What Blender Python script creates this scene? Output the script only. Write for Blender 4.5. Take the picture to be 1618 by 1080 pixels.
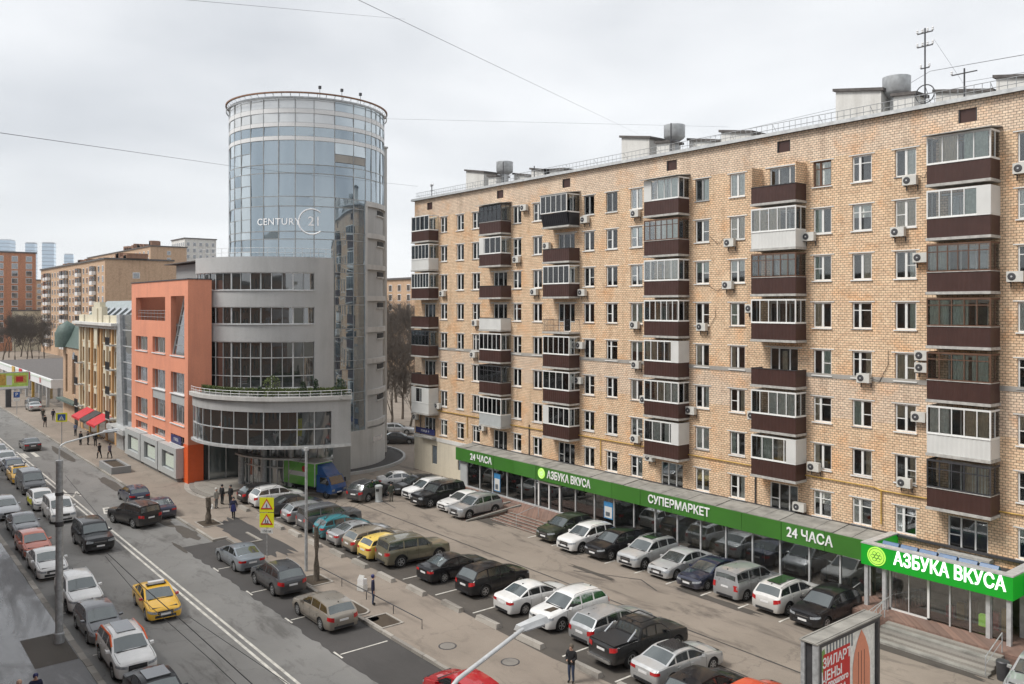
import bpy, bmesh, math, random
from mathutils import Vector, Matrix
R = math.radians
random.seed(7)
scene = bpy.context.scene
for o in list(bpy.data.objects):
    bpy.data.objects.remove(o)
COL = scene.collection

# ---------------------------------------------------------------- camera, world, sun, exposure
CAM_H = 17.5
cam_d = bpy.data.cameras.new('camera')
cam = bpy.data.objects.new('camera', cam_d)
COL.objects.link(cam)
cam.location = (0, 0, CAM_H)
cam.rotation_euler = (R(90), 0, math.atan2(.7779, .6284))
cam_d.sensor_width = 36
cam_d.lens = 36 * 1317 / 1618
cam_d.shift_y = -57 / 1618
cam_d.clip_start = .1
cam_d.clip_end = 5000
scene.camera = cam
scene.render.resolution_x = 1024
scene.render.resolution_y = 684

SUN_EL, SUN_AZ = 52, 250          # azimuth: the direction the light comes from, degrees counter-clockwise from +X
world = bpy.data.worlds.new('World')
scene.world = world
world.use_nodes = True
wt = world.node_tree
for n in list(wt.nodes):
    wt.nodes.remove(n)
def wn(t, **k):
    n = wt.nodes.new(t)
    for a, b in k.items():
        setattr(n, a, b)
    return n
w_out = wn('ShaderNodeOutputWorld')
w_bg = wn('ShaderNodeBackground')
w_bg.inputs['Strength'].default_value = .1
w_sky = wn('ShaderNodeTexSky', sky_type='NISHITA')
w_sky.sun_disc = False
w_sky.sun_elevation = R(SUN_EL)
w_sky.sun_rotation = R(90 - SUN_AZ)
w_co = wn('ShaderNodeTexCoord')
w_map = wn('ShaderNodeMapping')
w_map.inputs['Scale'].default_value = (1.0, 1.0, 3.2)
w_no = wn('ShaderNodeTexNoise')
w_no.inputs['Scale'].default_value = 1.5
w_no.inputs['Detail'].default_value = 5
w_no.inputs['Roughness'].default_value = .48
w_no.inputs['Distortion'].default_value = .35
w_rp = wn('ShaderNodeValToRGB')
w_rp.color_ramp.elements[0].position = .30
w_rp.color_ramp.elements[0].color = (3.0, 3.12, 3.3, 1)
w_rp.color_ramp.elements[1].position = .62
w_rp.color_ramp.elements[1].color = (5.0, 5.06, 5.12, 1)
w_mx = wn('ShaderNodeMix', data_type='RGBA')
w_mx.inputs['Factor'].default_value = .95
L = wt.links.new
L(w_co.outputs['Generated'], w_map.inputs['Vector'])
L(w_map.outputs['Vector'], w_no.inputs['Vector'])
L(w_no.outputs['Fac'], w_rp.inputs['Fac'])
L(w_sky.outputs['Color'], w_mx.inputs[6])
L(w_rp.outputs['Color'], w_mx.inputs[7])
L(w_mx.outputs[2], w_bg.inputs['Color'])
L(w_bg.outputs['Background'], w_out.inputs['Surface'])

sun_d = bpy.data.lights.new('sun', 'SUN')
sun_d.energy = 1.5
sun_d.angle = R(18)
sun_d.color = (1, .965, .91)
sun = bpy.data.objects.new('sun', sun_d)
COL.objects.link(sun)
_d = Vector((math.cos(R(SUN_EL)) * math.cos(R(SUN_AZ)), math.cos(R(SUN_EL)) * math.sin(R(SUN_AZ)), math.sin(R(SUN_EL))))
sun.rotation_euler = _d.to_track_quat('Z', 'Y').to_euler()
sun.location = (-30, -20, 60)
scene.view_settings.view_transform = 'Standard'
scene.view_settings.look = 'None'
scene.view_settings.gamma = 1
scene.view_settings.use_curve_mapping = False
scene.view_settings.exposure = 1.1

# ---------------------------------------------------------------- materials
M = {}
def nt(name):
    m = bpy.data.materials.new(name)
    m.use_nodes = True
    t = m.node_tree
    return m, t, t.nodes['Principled BSDF']
def noise(t, scale, detail=4, vec=None, rough=.55, dist=0):
    n = t.nodes.new('ShaderNodeTexNoise')
    n.inputs['Scale'].default_value = scale
    n.inputs['Detail'].default_value = detail
    n.inputs['Roughness'].default_value = rough
    n.inputs['Distortion'].default_value = dist
    if vec is None:
        g = t.nodes.new('ShaderNodeNewGeometry')
        vec = g.outputs['Position']
    t.links.new(vec, n.inputs['Vector'])
    return n
def ramp(t, fac, stops):
    r = t.nodes.new('ShaderNodeValToRGB')
    e = r.color_ramp.elements
    e[0].position, e[0].color = stops[0][0], (*stops[0][1], 1)
    e[1].position, e[1].color = stops[-1][0], (*stops[-1][1], 1)
    for p, c in stops[1:-1]:
        x = e.new(p)
        x.color = (*c, 1)
    t.links.new(fac, r.inputs['Fac'])
    return r
def mixc(t, fac, a, b, mode='MIX'):
    m = t.nodes.new('ShaderNodeMix')
    m.data_type = 'RGBA'
    m.blend_type = mode
    for i, v in ((0, fac), (6, a), (7, b)):
        if hasattr(v, 'links'):
            t.links.new(v, m.inputs[i])
        elif isinstance(v, (int, float)):
            m.inputs[i].default_value = v
        else:
            m.inputs[i].default_value = (*v, 1)
    return m.outputs[2]
def bump(t, bs, h, strength=.3, dist=.02):
    b = t.nodes.new('ShaderNodeBump')
    b.inputs['Strength'].default_value = strength
    b.inputs['Distance'].default_value = dist
    t.links.new(h, b.inputs['Height'])
    t.links.new(b.outputs['Normal'], bs.inputs['Normal'])
def sc(c, k):
    return tuple(x * k for x in c)
def mat(name, col, rough=.6, metal=0, var=.18, scale=3, spec=.5, bmp=0, coat=0):
    """a plain surface with fine mottling"""
    m, t, b = nt(name)
    n = noise(t, scale, 5)
    r = ramp(t, n.outputs['Fac'], [(.3, sc(col, 1 - var)), (.7, sc(col, 1 + var))])
    t.links.new(r.outputs['Color'], b.inputs['Base Color'])
    b.inputs['Roughness'].default_value = rough
    b.inputs['Metallic'].default_value = metal
    b.inputs['Specular IOR Level'].default_value = spec
    b.inputs['Coat Weight'].default_value = coat
    b.inputs['Coat Roughness'].default_value = .06
    if bmp:
        n2 = noise(t, scale * 8, 4)
        bump(t, b, n2.outputs['Fac'], bmp, .01)
    M[name] = m
    return m
def streaked(name, col, dirt, rough=.8, amount=.5, bmp=.2):
    """render or concrete with rain streaks running down it"""
    m, t, b = nt(name)
    g = t.nodes.new('ShaderNodeNewGeometry')
    mp = t.nodes.new('ShaderNodeMapping')
    mp.inputs['Scale'].default_value = (1.6, 1.6, .14)
    t.links.new(g.outputs['Position'], mp.inputs['Vector'])
    n1 = noise(t, 1.0, 6, mp.outputs['Vector'], .65)
    n2 = noise(t, .35, 5)
    mul = t.nodes.new('ShaderNodeMath'); mul.operation = 'MULTIPLY'
    t.links.new(n1.outputs['Fac'], mul.inputs[0]); t.links.new(n2.outputs['Fac'], mul.inputs[1])
    r = ramp(t, mul.outputs[0], [(.2, (0, 0, 0)), (.42, (amount,) * 3)])
    n3 = noise(t, 9, 4)
    r3 = ramp(t, n3.outputs['Fac'], [(.3, sc(col, .94)), (.7, sc(col, 1.05))])
    t.links.new(mixc(t, r.outputs['Color'], r3.outputs['Color'], dirt), b.inputs['Base Color'])
    b.inputs['Roughness'].default_value = rough
    bump(t, b, n3.outputs['Fac'], bmp, .01)
    M[name] = m
    return m
def wallvec(t):
    """x+y, z: the running length of an upright wall and its height"""
    g = t.nodes.new('ShaderNodeNewGeometry')
    s = t.nodes.new('ShaderNodeSeparateXYZ')
    t.links.new(g.outputs['Position'], s.inputs[0])
    a = t.nodes.new('ShaderNodeMath'); a.operation = 'ADD'
    t.links.new(s.outputs[0], a.inputs[0]); t.links.new(s.outputs[1], a.inputs[1])
    c = t.nodes.new('ShaderNodeCombineXYZ')
    t.links.new(a.outputs[0], c.inputs[0]); t.links.new(s.outputs[2], c.inputs[1])
    return c.outputs[0], s.outputs[2], a.outputs[0]
def brick(name, c1, c2, mortar, bw=.27, bh=.145, ms=.016, patches=True):
    m, t, b = nt(name)
    v, z, xx = wallvec(t)
    br = t.nodes.new('ShaderNodeTexBrick')
    br.inputs['Scale'].default_value = 1
    br.inputs['Brick Width'].default_value = bw
    br.inputs['Row Height'].default_value = bh
    br.inputs['Mortar Size'].default_value = ms
    br.inputs['Mortar Smooth'].default_value = .25
    br.inputs['Color1'].default_value = (*c1, 1)
    br.inputs['Color2'].default_value = (*c2, 1)
    br.inputs['Mortar'].default_value = (*mortar, 1)
    br.offset = .5
    t.links.new(v, br.inputs['Vector'])
    n = noise(t, 1.4, 6, v, .62)
    r = ramp(t, n.outputs['Fac'], [(.28, (.84, .82, .8)), (.55, (1, 1, 1)), (.75, (1.05, 1.03, 1.0))])
    col = mixc(t, 1, br.outputs['Color'], r.outputs['Color'], 'MULTIPLY')
    n4 = noise(t, 5.5, 3, v, .7)
    r4 = ramp(t, n4.outputs['Fac'], [(.36, (.78, .75, .74)), (.5, (1, 1, 1)), (.66, (1.06, 1.05, 1.03))])
    col = mixc(t, 1, col, r4.outputs['Color'], 'MULTIPLY')
    # rain streaks down the wall
    mps = t.nodes.new('ShaderNodeMapping'); mps.inputs['Scale'].default_value = (1.1, .10, 1)
    t.links.new(v, mps.inputs['Vector'])
    ns = noise(t, 1.0, 6, mps.outputs['Vector'], .7)
    rs = ramp(t, ns.outputs['Fac'], [(.36, (.80, .78, .76)), (.48, (1, 1, 1))])
    col = mixc(t, .8, col, mixc(t, 1, col, rs.outputs['Color'], 'MULTIPLY'))
    if patches:
        # paler brickwork above 26.75 m and in a belt below the grey string course; rusty tint under the roof zone and low down
        for lo, hi, tint, k in ((26.75, 40, (1.0, .955, .89), .55), (10.6, 13.15, (1.03, .98, .93), .5)):
            a = t.nodes.new('ShaderNodeMath'); a.operation = 'GREATER_THAN'; a.inputs[1].default_value = lo
            c = t.nodes.new('ShaderNodeMath'); c.operation = 'LESS_THAN'; c.inputs[1].default_value = hi
            d = t.nodes.new('ShaderNodeMath'); d.operation = 'MULTIPLY'
            e = t.nodes.new('ShaderNodeMath'); e.operation = 'MULTIPLY'; e.inputs[1].default_value = k
            t.links.new(z, a.inputs[0]); t.links.new(z, c.inputs[0])
            t.links.new(a.outputs[0], d.inputs[0]); t.links.new(c.outputs[0], d.inputs[1]); t.links.new(d.outputs[0], e.inputs[0])
            hs = t.nodes.new('ShaderNodeHueSaturation'); hs.inputs['Saturation'].default_value = .62; hs.inputs['Value'].default_value = .93
            t.links.new(col, hs.inputs['Color'])
            col = mixc(t, e.outputs[0], col, hs.outputs[0])
        n5 = noise(t, .42, 4, v, .6)
        r5 = ramp(t, n5.outputs['Fac'], [(.52, (0, 0, 0)), (.68, (.65,) * 3)])
        col = mixc(t, r5.outputs['Color'], col, mixc(t, 1, col, (1.05, .8, .58), 'MULTIPLY'))
    t.links.new(col, b.inputs['Base Color'])
    b.inputs['Roughness'].default_value = .82
    iv = t.nodes.new('ShaderNodeMath'); iv.operation = 'SUBTRACT'; iv.inputs[0].default_value = 1
    t.links.new(br.outputs['Fac'], iv.inputs[1])
    bump(t, b, iv.outputs[0], .8, .02)
    M[name] = m
    return m
def glass(name, col=(.03, .035, .04), rough=.03, refl=.22, transp=0.0, var=0.0, gcol=(.95, .97, 1)):
    """window glass: body colour, mirror part rising at grazing angles, optional see-through part"""
    m, t, b = nt(name)
    out = t.nodes['Material Output']
    b.inputs['Base Color'].default_value = (*col, 1)
    b.inputs['Roughness'].default_value = .15
    g = t.nodes.new('ShaderNodeBsdfGlossy')
    g.inputs['Roughness'].default_value = rough
    g.inputs['Color'].default_value = (*gcol, 1)
    lw = t.nodes.new('ShaderNodeFresnel'); lw.inputs['IOR'].default_value = 1.45
    ad = t.nodes.new('ShaderNodeMath'); ad.operation = 'ADD'; ad.use_clamp = True
    ad.inputs[1].default_value = refl
    t.links.new(lw.outputs[0], ad.inputs[0])
    mx = t.nodes.new('ShaderNodeMixShader')
    t.links.new(ad.outputs[0], mx.inputs[0])
    base = b.outputs[0]
    if transp:
        tr = t.nodes.new('ShaderNodeBsdfTransparent')
        tr.inputs['Color'].default_value = (.95, .97, .96, 1)
        m2 = t.nodes.new('ShaderNodeMixShader'); m2.inputs[0].default_value = transp
        t.links.new(b.outputs[0], m2.inputs[1]); t.links.new(tr.outputs[0], m2.inputs[2])
        base = m2.outputs[0]
    t.links.new(base, mx.inputs[1]); t.links.new(g.outputs[0], mx.inputs[2])
    t.links.new(mx.outputs[0], out.inputs['Surface'])
    if var:
        n = noise(t, var, 2)
        bump(t, g, n.outputs['Fac'], .3 if name == 'glass_office' else .12, .05)
    M[name] = m
    return m
def emit(name, col, s=1.0):
    m, t, b = nt(name)
    b.inputs['Base Color'].default_value = (*col, 1)
    b.inputs['Emission Color'].default_value = (*col, 1)
    b.inputs['Emission Strength'].default_value = s
    b.inputs['Roughness'].default_value = .4
    M[name] = m
    return m
def asphalt(name, base, dark, light, wet=0.0, cracks=True, stain=.5, rough=.85):
    m, t, b = nt(name)
    g = t.nodes.new('ShaderNodeNewGeometry')
    pos = g.outputs['Position']
    mp = t.nodes.new('ShaderNodeMapping'); mp.inputs['Scale'].default_value = (.35, 1.2, 1)
    t.links.new(pos, mp.inputs['Vector'])
    n1 = noise(t, .22, 7, pos, .62)
    n2 = noise(t, .55, 7, mp.outputs['Vector'], .7, .6)
    n3 = noise(t, 45, 3, pos, .7)
    r1 = ramp(t, n1.outputs['Fac'], [(.3, sc(base, .86)), (.7, sc(base, 1.12))])
    r2 = ramp(t, n2.outputs['Fac'], [(.34, (stain,) * 3), (.47, (0, 0, 0))])
    c = mixc(t, r2.outputs['Color'], r1.outputs['Color'], dark)
    r2b = ramp(t, n2.outputs['Fac'], [(.60, (0, 0, 0)), (.78, (.6,) * 3)])
    c = mixc(t, r2b.outputs['Color'], c, light)
    r3 = ramp(t, n3.outputs['Fac'], [(.25, (.72,) * 3), (.75, (1.25,) * 3)])
    c = mixc(t, .55, c, mixc(t, 1, c, r3.outputs['Color'], 'MULTIPLY'))
    if cracks:
        vo = t.nodes.new('ShaderNodeTexVoronoi'); vo.feature = 'DISTANCE_TO_EDGE'
        vo.inputs['Scale'].default_value = .16
        dn = noise(t, .9, 5, pos, .65)
        ds = t.nodes.new('ShaderNodeVectorMath'); ds.operation = 'MULTIPLY_ADD'
        ds.inputs[1].default_value = (2.2, 2.2, 0)
        t.links.new(dn.outputs['Color'], ds.inputs[0]); t.links.new(pos, ds.inputs[2])
        t.links.new(ds.outputs[0], vo.inputs['Vector'])
        rc = ramp(t, vo.outputs['Distance'], [(.0, (.34,) * 3), (.009, (0, 0, 0))])
        c = mixc(t, rc.outputs['Color'], c, sc(dark, .7))
    t.links.new(c, b.inputs['Base Color'])
    if wet:
        nw = noise(t, .3, 6, mp.outputs['Vector'], .62, .8)
        rw = ramp(t, nw.outputs['Fac'], [(.40, (.07,) * 3), (.56, (.6,) * 3)])
        t.links.new(rw.outputs['Color'], b.inputs['Roughness'])
        b.inputs['Specular IOR Level'].default_value = .7
    else:
        b.inputs['Roughness'].default_value = rough
        b.inputs['Specular IOR Level'].default_value = .25
    bump(t, b, n3.outputs['Fac'], .25 if not wet else .04, .01)
    M[name] = m
    return m

asphalt('road', (.20, .196, .188), (.095, .09, .085), (.26, .248, .228), stain=.75)
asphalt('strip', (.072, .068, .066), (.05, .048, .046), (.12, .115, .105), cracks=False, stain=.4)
asphalt('lot', (.262, .224, .187), (.11, .094, .082), (.32, .28, .235), stain=.8)
asphalt('walk', (.262, .222, .185), (.15, .128, .108), (.30, .265, .225), cracks=True, stain=.5)
asphalt('wet_walk', (.12, .118, .12), (.06, .06, .062), (.16, .158, .155), wet=1, cracks=False, stain=.6)
asphalt('far_ground', (.16, .145, .12), (.09, .08, .07), (.21, .19, .16), cracks=False)
asphalt('dark_asphalt', (.09, .08, .07), (.05, .045, .042), (.15, .135, .12), cracks=False, stain=.6)
asphalt('soil', (.075, .058, .042), (.04, .03, .024), (.12, .10, .08), cracks=False, stain=.6)
asphalt('kerb', (.30, .28, .25), (.15, .135, .12), (.38, .36, .33), cracks=False, stain=.7)
asphalt('kerb_b', (.24, .222, .20), (.12, .11, .1), (.34, .32, .29), cracks=False, stain=.7)
asphalt('kerb_c', (.36, .335, .30), (.15, .135, .12), (.40, .38, .35), cracks=False, stain=.7)
brick('brick_main', (.87, .66, .45), (.78, .55, .36), (.33, .24, .17), ms=.017)
brick('brick_far', (.66, .46, .31), (.58, .39, .25), (.40, .28, .19), .3, .16, patches=False)
brick('brick_dark', (.36, .19, .115), (.28, .145, .09), (.2, .12, .08), .3, .12, patches=False)
brick('brick_orange_tower', (.62, .29, .16), (.52, .23, .13), (.2, .1, .06), .4, .2, patches=False)
brick('granite_brick', (.26, .16, .125), (.20, .13, .105), (.12, .09, .08), .6, .3, .01, patches=False)
streaked('plaster_cream', (.66, .60, .48), (.42, .37, .29))
streaked('plaster_orange', (.74, .30, .185), (.55, .22, .145), amount=.55)
mat('orange_bright', (.72, .11, .02), .5, var=.05)
streaked('concrete', (.43, .43, .425), (.27, .27, .26), amount=.45)
streaked('concrete_light', (.54, .53, .51), (.33, .32, .30), amount=.6)
streaked('concrete_panel', (.27, .275, .275), (.18, .18, .18), amount=.4)
streaked('yellow_plaster', (.58, .36, .17), (.36, .23, .12), amount=.5)
streaked('cream_trim', (.66, .61, .47), (.42, .37, .28), amount=.5)
streaked('white_plaster', (.68, .67, .64), (.42, .40, .37), amount=.55)
streaked('string_grey', (.36, .34, .31), (.22, .2, .18), amount=.6)
mat('brown_panel', (.058, .027, .022), .45, var=.12, scale=1.5, spec=.4)
mat('black_panel', (.018, .018, .022), .4)
mat('white_panel', (.62, .62, .60), .5, var=.06, scale=1)
mat('grey_panel', (.42, .44, .44), .5, var=.06)
mat('white_frame', (.74, .74, .72), .4, var=.05)
mat('brown_frame', (.12, .06, .035), .6)
mat('grey_frame', (.30, .31, .31), .4)
mat('dark_frame', (.05, .05, .055), .45)
mat('slab_edge', (.42, .41, .385), .8, var=.25, scale=4)
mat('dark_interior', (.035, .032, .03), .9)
mat('room_interior', (.17, .145, .12), .9, var=.5, scale=1.2)
mat('curtain_white', (.78, .78, .73), .9, var=.15, scale=6)
mat('curtain_green', (.52, .58, .51), .9, var=.15, scale=6)
mat('curtain_beige', (.58, .48, .36), .9, var=.15, scale=6)
mat('metal_grey', (.38, .39, .395), .5, metal=.2, var=.25, scale=6)
mat('metal_dark', (.07, .07, .075), .5, metal=.3)
mat('metal_light', (.55, .56, .56), .4, metal=.3)
mat('zinc', (.46, .475, .485), .45, metal=.4, var=.2)
mat('roof_tar', (.11, .10, .095), .9, var=.3)
mat('roof_green', (.085, .125, .11), .6, var=.2)
mat('roof_seam', (.30, .34, .345), .45, metal=.3, var=.2)
mat('canopy_slate', (.27, .26, .235), .8, var=.3, scale=1.2, bmp=.3)
mat('sign_green', (.045, .165, .022), .35, var=.10, scale=.5)
mat('sign_green_b', (.050, .180, .026), .4, var=.10, scale=.5)
mat('white_letter', (.85, .85, .85), .4, var=.02)
mat('rubber', (.018, .018, .018), .85)
mat('rim', (.42, .43, .44), .35, metal=.7)
mat('rim_dark', (.12, .12, .125), .35, metal=.7)
mat('plate_white', (.72, .72, .72), .4, var=.12, scale=25)
mat('black_plastic', (.02, .02, .022), .55)
mat('chrome', (.6, .6, .6), .2, metal=.9, var=.05)
mat('lamp_red', (.45, .012, .015), .2, coat=.8)
mat('lamp_clear', (.30, .32, .34), .12, coat=.8, var=.35, scale=12)
mat('bark', (.11, .09, .07), .95, var=.4, scale=9, bmp=.6)
mat('twig', (.085, .068, .055), .95, var=.3)
mat('hedge_green', (.09, .12, .03), .85, var=.5, scale=9)
mat('conifer', (.022, .045, .018), .85, var=.4, scale=9)
mat('awning_red', (.50, .012, .02), .6)
mat('awning_dark', (.04, .035, .035), .7)
mat('gas_yellow', (.50, .31, .06), .6, var=.25)
mat('paint_white', (.55, .53, .48), .75, var=.3, scale=2.5)
mat('ac_white', (.60, .59, .55), .5, var=.1)
mat('blue_film', (.02, .09, .22), .35)
mat('poster_blue', (.05, .22, .45), .4)
mat('skin', (.50, .31, .23), .6)
mat('sign_blue', (.02, .08, .30), .4)
mat('sign_yellow', (.72, .72, .02), .4, var=.03)
mat('sign_red', (.55, .02, .02), .4, var=.03)
mat('plate_navy', (.02, .025, .12), .4)
mat('steel_blue', (.17, .20, .23), .4, metal=.4)
glass('glass_window', (.05, .056, .056), refl=.05, transp=.97)
glass('glass_office', (.022, .027, .027), refl=.13, var=.35)
glass('glass_tower', (.07, .11, .145), refl=.30, var=.12, gcol=(.80, .90, .97), rough=.02)
glass('glass_shop', (.028, .034, .034), refl=.11, transp=.85)
glass('glass_car', (.02, .023, .024), refl=.07, rough=.04)
glass('glass_wind', (.045, .052, .052), refl=.09, rough=.05, gcol=(.86, .93, .93))
glass('glass_entrance', (.10, .125, .125), refl=.18, var=.5)
glass('glass_far', (.05, .055, .06), refl=.15)
glass('skyscraper_glass', (.13, .20, .28), refl=.35, rough=.15, gcol=(.75, .88, 1))
emit('sign_bright', (.004, .21, .012), .35)
emit('logo_lime', (.42, .80, .10), .25)
mat('advert_lime', (.45, .62, .12), .5, var=.3, scale=2)
emit('letter_lit', (.9, .92, .9), .75)

# ---------------------------------------------------------------- mesh builder
class MB:
    def __init__(s):
        s.v = []; s.f = []; s.m = []
    def add(s, vs, fs, m=0):
        k = len(s.v)
        s.v += [tuple(a) for a in vs]
        s.f += [tuple(i + k for i in f) for f in fs]
        s.m += [m] * len(fs)
        return s
    def box(s, x0, x1, y0, y1, z0, z1, m=0):
        if x0 > x1: x0, x1 = x1, x0
        if y0 > y1: y0, y1 = y1, y0
        if z0 > z1: z0, z1 = z1, z0
        vs = [(x0, y0, z0), (x1, y0, z0), (x1, y1, z0), (x0, y1, z0), (x0, y0, z1), (x1, y0, z1), (x1, y1, z1), (x0, y1, z1)]
        return s.add(vs, [(0, 3, 2, 1), (4, 5, 6, 7), (0, 1, 5, 4), (1, 2, 6, 5), (2, 3, 7, 6), (3, 0, 4, 7)], m)
    def prism(s, pts, z0, z1, m=0):
        """a plan polygon (counter-clockwise) raised from z0 to z1"""
        n = len(pts)
        vs = [(x, y, z0) for x, y in pts] + [(x, y, z1) for x, y in pts]
        fs = [tuple(range(n - 1, -1, -1)), tuple(range(n, 2 * n))]
        fs += [(i, (i + 1) % n, n + (i + 1) % n, n + i) for i in range(n)]
        return s.add(vs, fs, m)
    def quad(s, a, b, c, d, m=0):
        return s.add([a, b, c, d], [(0, 1, 2, 3)], m)
    def hexa(s, p, m=0):
        """8 corners: bottom 4 then top 4"""
        return s.add(p, [(0, 3, 2, 1), (4, 5, 6, 7), (0, 1, 5, 4), (1, 2, 6, 5), (2, 3, 7, 6), (3, 0, 4, 7)], m)
    def tube(s, pts, r, n=6, m=0, cap=True):
        pts = [Vector(p) for p in pts]
        rs = r if isinstance(r, (list, tuple)) else [r] * len(pts)
        vs = []; fs = []
        for i, p in enumerate(pts):
            a = pts[max(i - 1, 0)]; b = pts[min(i + 1, len(pts) - 1)]
            d = (b - a).normalized()
            u = d.cross(Vector((0, 0, 1)))
            if u.length < 1e-3: u = Vector((1, 0, 0))
            u.normalize(); w = d.cross(u)
            for k in range(n):
                t = 2 * math.pi * k / n
                vs.append(p + (u * math.cos(t) + w * math.sin(t)) * rs[i])
        for i in range(len(pts) - 1):
            for k in range(n):
                fs.append((i * n + k, (i + 1) * n + k, (i + 1) * n + (k + 1) % n, i * n + (k + 1) % n))
        if cap:
            fs.append(tuple(range(n))); e = (len(pts) - 1) * n
            fs.append(tuple(range(e + n - 1, e - 1, -1)))
        return s.add(vs, fs, m)
    def lathe(s, prof, c=(0, 0, 0), n=16, m=0, axis='z'):
        vs = []; fs = []
        for r, z in prof:
            for k in range(n):
                t = 2 * math.pi * k / n
                if axis == 'z': vs.append((c[0] + r * math.cos(t), c[1] + r * math.sin(t), c[2] + z))
                elif axis == 'y': vs.append((c[0] + r * math.cos(t), c[1] + z, c[2] + r * math.sin(t)))
                else: vs.append((c[0] + z, c[1] + r * math.cos(t), c[2] + r * math.sin(t)))
        for i in range(len(prof) - 1):
            for k in range(n):
                fs.append((i * n + k, i * n + (k + 1) % n, (i + 1) * n + (k + 1) % n, (i + 1) * n + k))
        fs.append(tuple(range(n - 1, -1, -1))); e = (len(prof) - 1) * n
        fs.append(tuple(range(e, e + n)))
        return s.add(vs, fs, m)
    def mesh(s, name, mats, smooth=None):
        me = bpy.data.meshes.new(name)
        me.from_pydata(s.v, [], s.f)
        if not isinstance(mats, (list, tuple)): mats = [mats]
        for a in mats: me.materials.append(M[a] if isinstance(a, str) else a)
        if len(mats) > 1: me.polygons.foreach_set('material_index', s.m)
        if smooth is not None:
            me.polygons.foreach_set('use_smooth', [True] * len(me.polygons))
            me.set_sharp_from_angle(angle=R(smooth))
        me.update()
        return me

def put(name, me, parent=None, loc=(0, 0, 0), rz=0, label=None):
    o = bpy.data.objects.new(name, me)
    o.location = loc
    if rz: o.rotation_euler = (0, 0, rz)
    if parent:
        o.parent = parent
        KIDS.setdefault(parent.name, []).append(o)
    COL.objects.link(o)
    if label: o['label'] = label
    return o
def part(name, mb, mats, parent=None, loc=(0, 0, 0), rz=0, label=None, smooth=None):
    return put(name, mb.mesh(name, mats, smooth), parent, loc, rz, label)
def thing(name, label, cat, loc=(0, 0, 0), rz=0, group=None):
    o = put(name, None, None, loc, rz)
    return tag(o, label, cat, group)
def tag(o, label, cat, group=None, kind=None):
    o['label'] = label
    o['category'] = cat
    if group: o['group'] = group
    if kind: o['kind'] = kind
    return o
def struct(name, mb, mats, parent=None, kind='structure'):
    o = part(name, mb, mats, parent)
    if not parent or kind == 'stuff': o['kind'] = kind
    return o
def copy_tree(o, parent=None):
    c = o.copy(); COL.objects.link(c); c.parent = parent
    if parent: KIDS.setdefault(parent.name, []).append(c)
    for ch in list(KIDS.get(o.name, ())):
        copy_tree(ch, c)
    return c
KIDS = {}
ORD = ['first', 'second', 'third', 'fourth', 'fifth', 'sixth', 'seventh', 'eighth', 'ninth', 'tenth', 'eleventh', 'twelfth', 'thirteenth', 'fourteenth', 'fifteenth']
_fonts = {}
def text_mesh(name, txt, size, mat_, depth=.02, bold=0.0, align='CENTER', spacing=1.0):
    c = bpy.data.curves.new(name, 'FONT')
    c.body = txt; c.size = size; c.extrude = depth; c.offset = bold
    c.align_x = align; c.align_y = 'CENTER'; c.space_character = spacing
    c.resolution_u = 3
    o = bpy.data.objects.new('t', c)
    COL.objects.link(o)
    bpy.context.view_layer.update()
    me = bpy.data.meshes.new_from_object(o.evaluated_get(bpy.context.evaluated_depsgraph_get()))
    me.name = name
    me.materials.clear(); me.materials.append(M[mat_])
    bpy.data.objects.remove(o)
    return me
def text_on(name, txt, size, mat_, parent, loc, rot, depth=.02, bold=0.0, align='CENTER', spacing=1.0, label=None, sx=1):
    o = put(name, text_mesh(name, txt, size, mat_, depth, bold, align, spacing), parent, loc, 0, label)
    o.rotation_euler = rot
    o.scale = (sx, 1, 1)
    return o
FACE_MY = (R(90), 0, 0)            # upright, read by somebody looking towards +Y
FACE_PX = (R(90), 0, R(90))        # upright, read by somebody looking towards -X
def wall_grid(mb, length, z0, z1, holes, place, depth=.2, m=0, mr=0):
    """an upright wall with real openings. place(s, d, z) turns (along, inward depth, up) into a point"""
    xs = sorted({0, length, *[h[0] for h in holes], *[h[1] for h in holes]})
    zs = sorted({z0, z1, *[h[2] for h in holes], *[h[3] for h in holes]})
    hs = set()
    for i in range(len(xs) - 1):
        for j in range(len(zs) - 1):
            cx, cz = (xs[i] + xs[i + 1]) / 2, (zs[j] + zs[j + 1]) / 2
            if any(h[0] < cx < h[1] and h[2] < cz < h[3] for h in holes): continue
            mb.quad(place(xs[i], 0, zs[j]), place(xs[i + 1], 0, zs[j]), place(xs[i + 1], 0, zs[j + 1]), place(xs[i], 0, zs[j + 1]), m)
    for a, b, c, d in holes:
        P = [(a, c), (b, c), (b, d), (a, d)]
        for k in range(4):
            (s0, q0), (s1, q1) = P[k], P[(k + 1) % 4]
            mb.quad(place(s0, 0, q0), place(s0, depth, q0), place(s1, depth, q1), place(s1, 0, q1), mr)

# ================================================================ the setting
def sheet(name, x0, x1, y0, y1, z, m, parent=None, kind='structure'):
    mb = MB().quad((x0, y0, z), (x1, y0, z), (x1, y1, z), (x0, y1, z))
    return struct(name, mb, m, parent, kind)
def poly_sheet(name, pts, z, m, parent=None):
    mb = MB(); mb.add([(x, y, z) for x, y in pts], [tuple(range(len(pts)))])
    return struct(name, mb, m, parent)

sheet('ground', -1800, 900, -900, 1500, -.10, 'far_ground')
road = sheet('road', -900, 120, 9.55, 22.6, 0, 'road')
YK = 22.55                       # face of the far kerb
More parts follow.
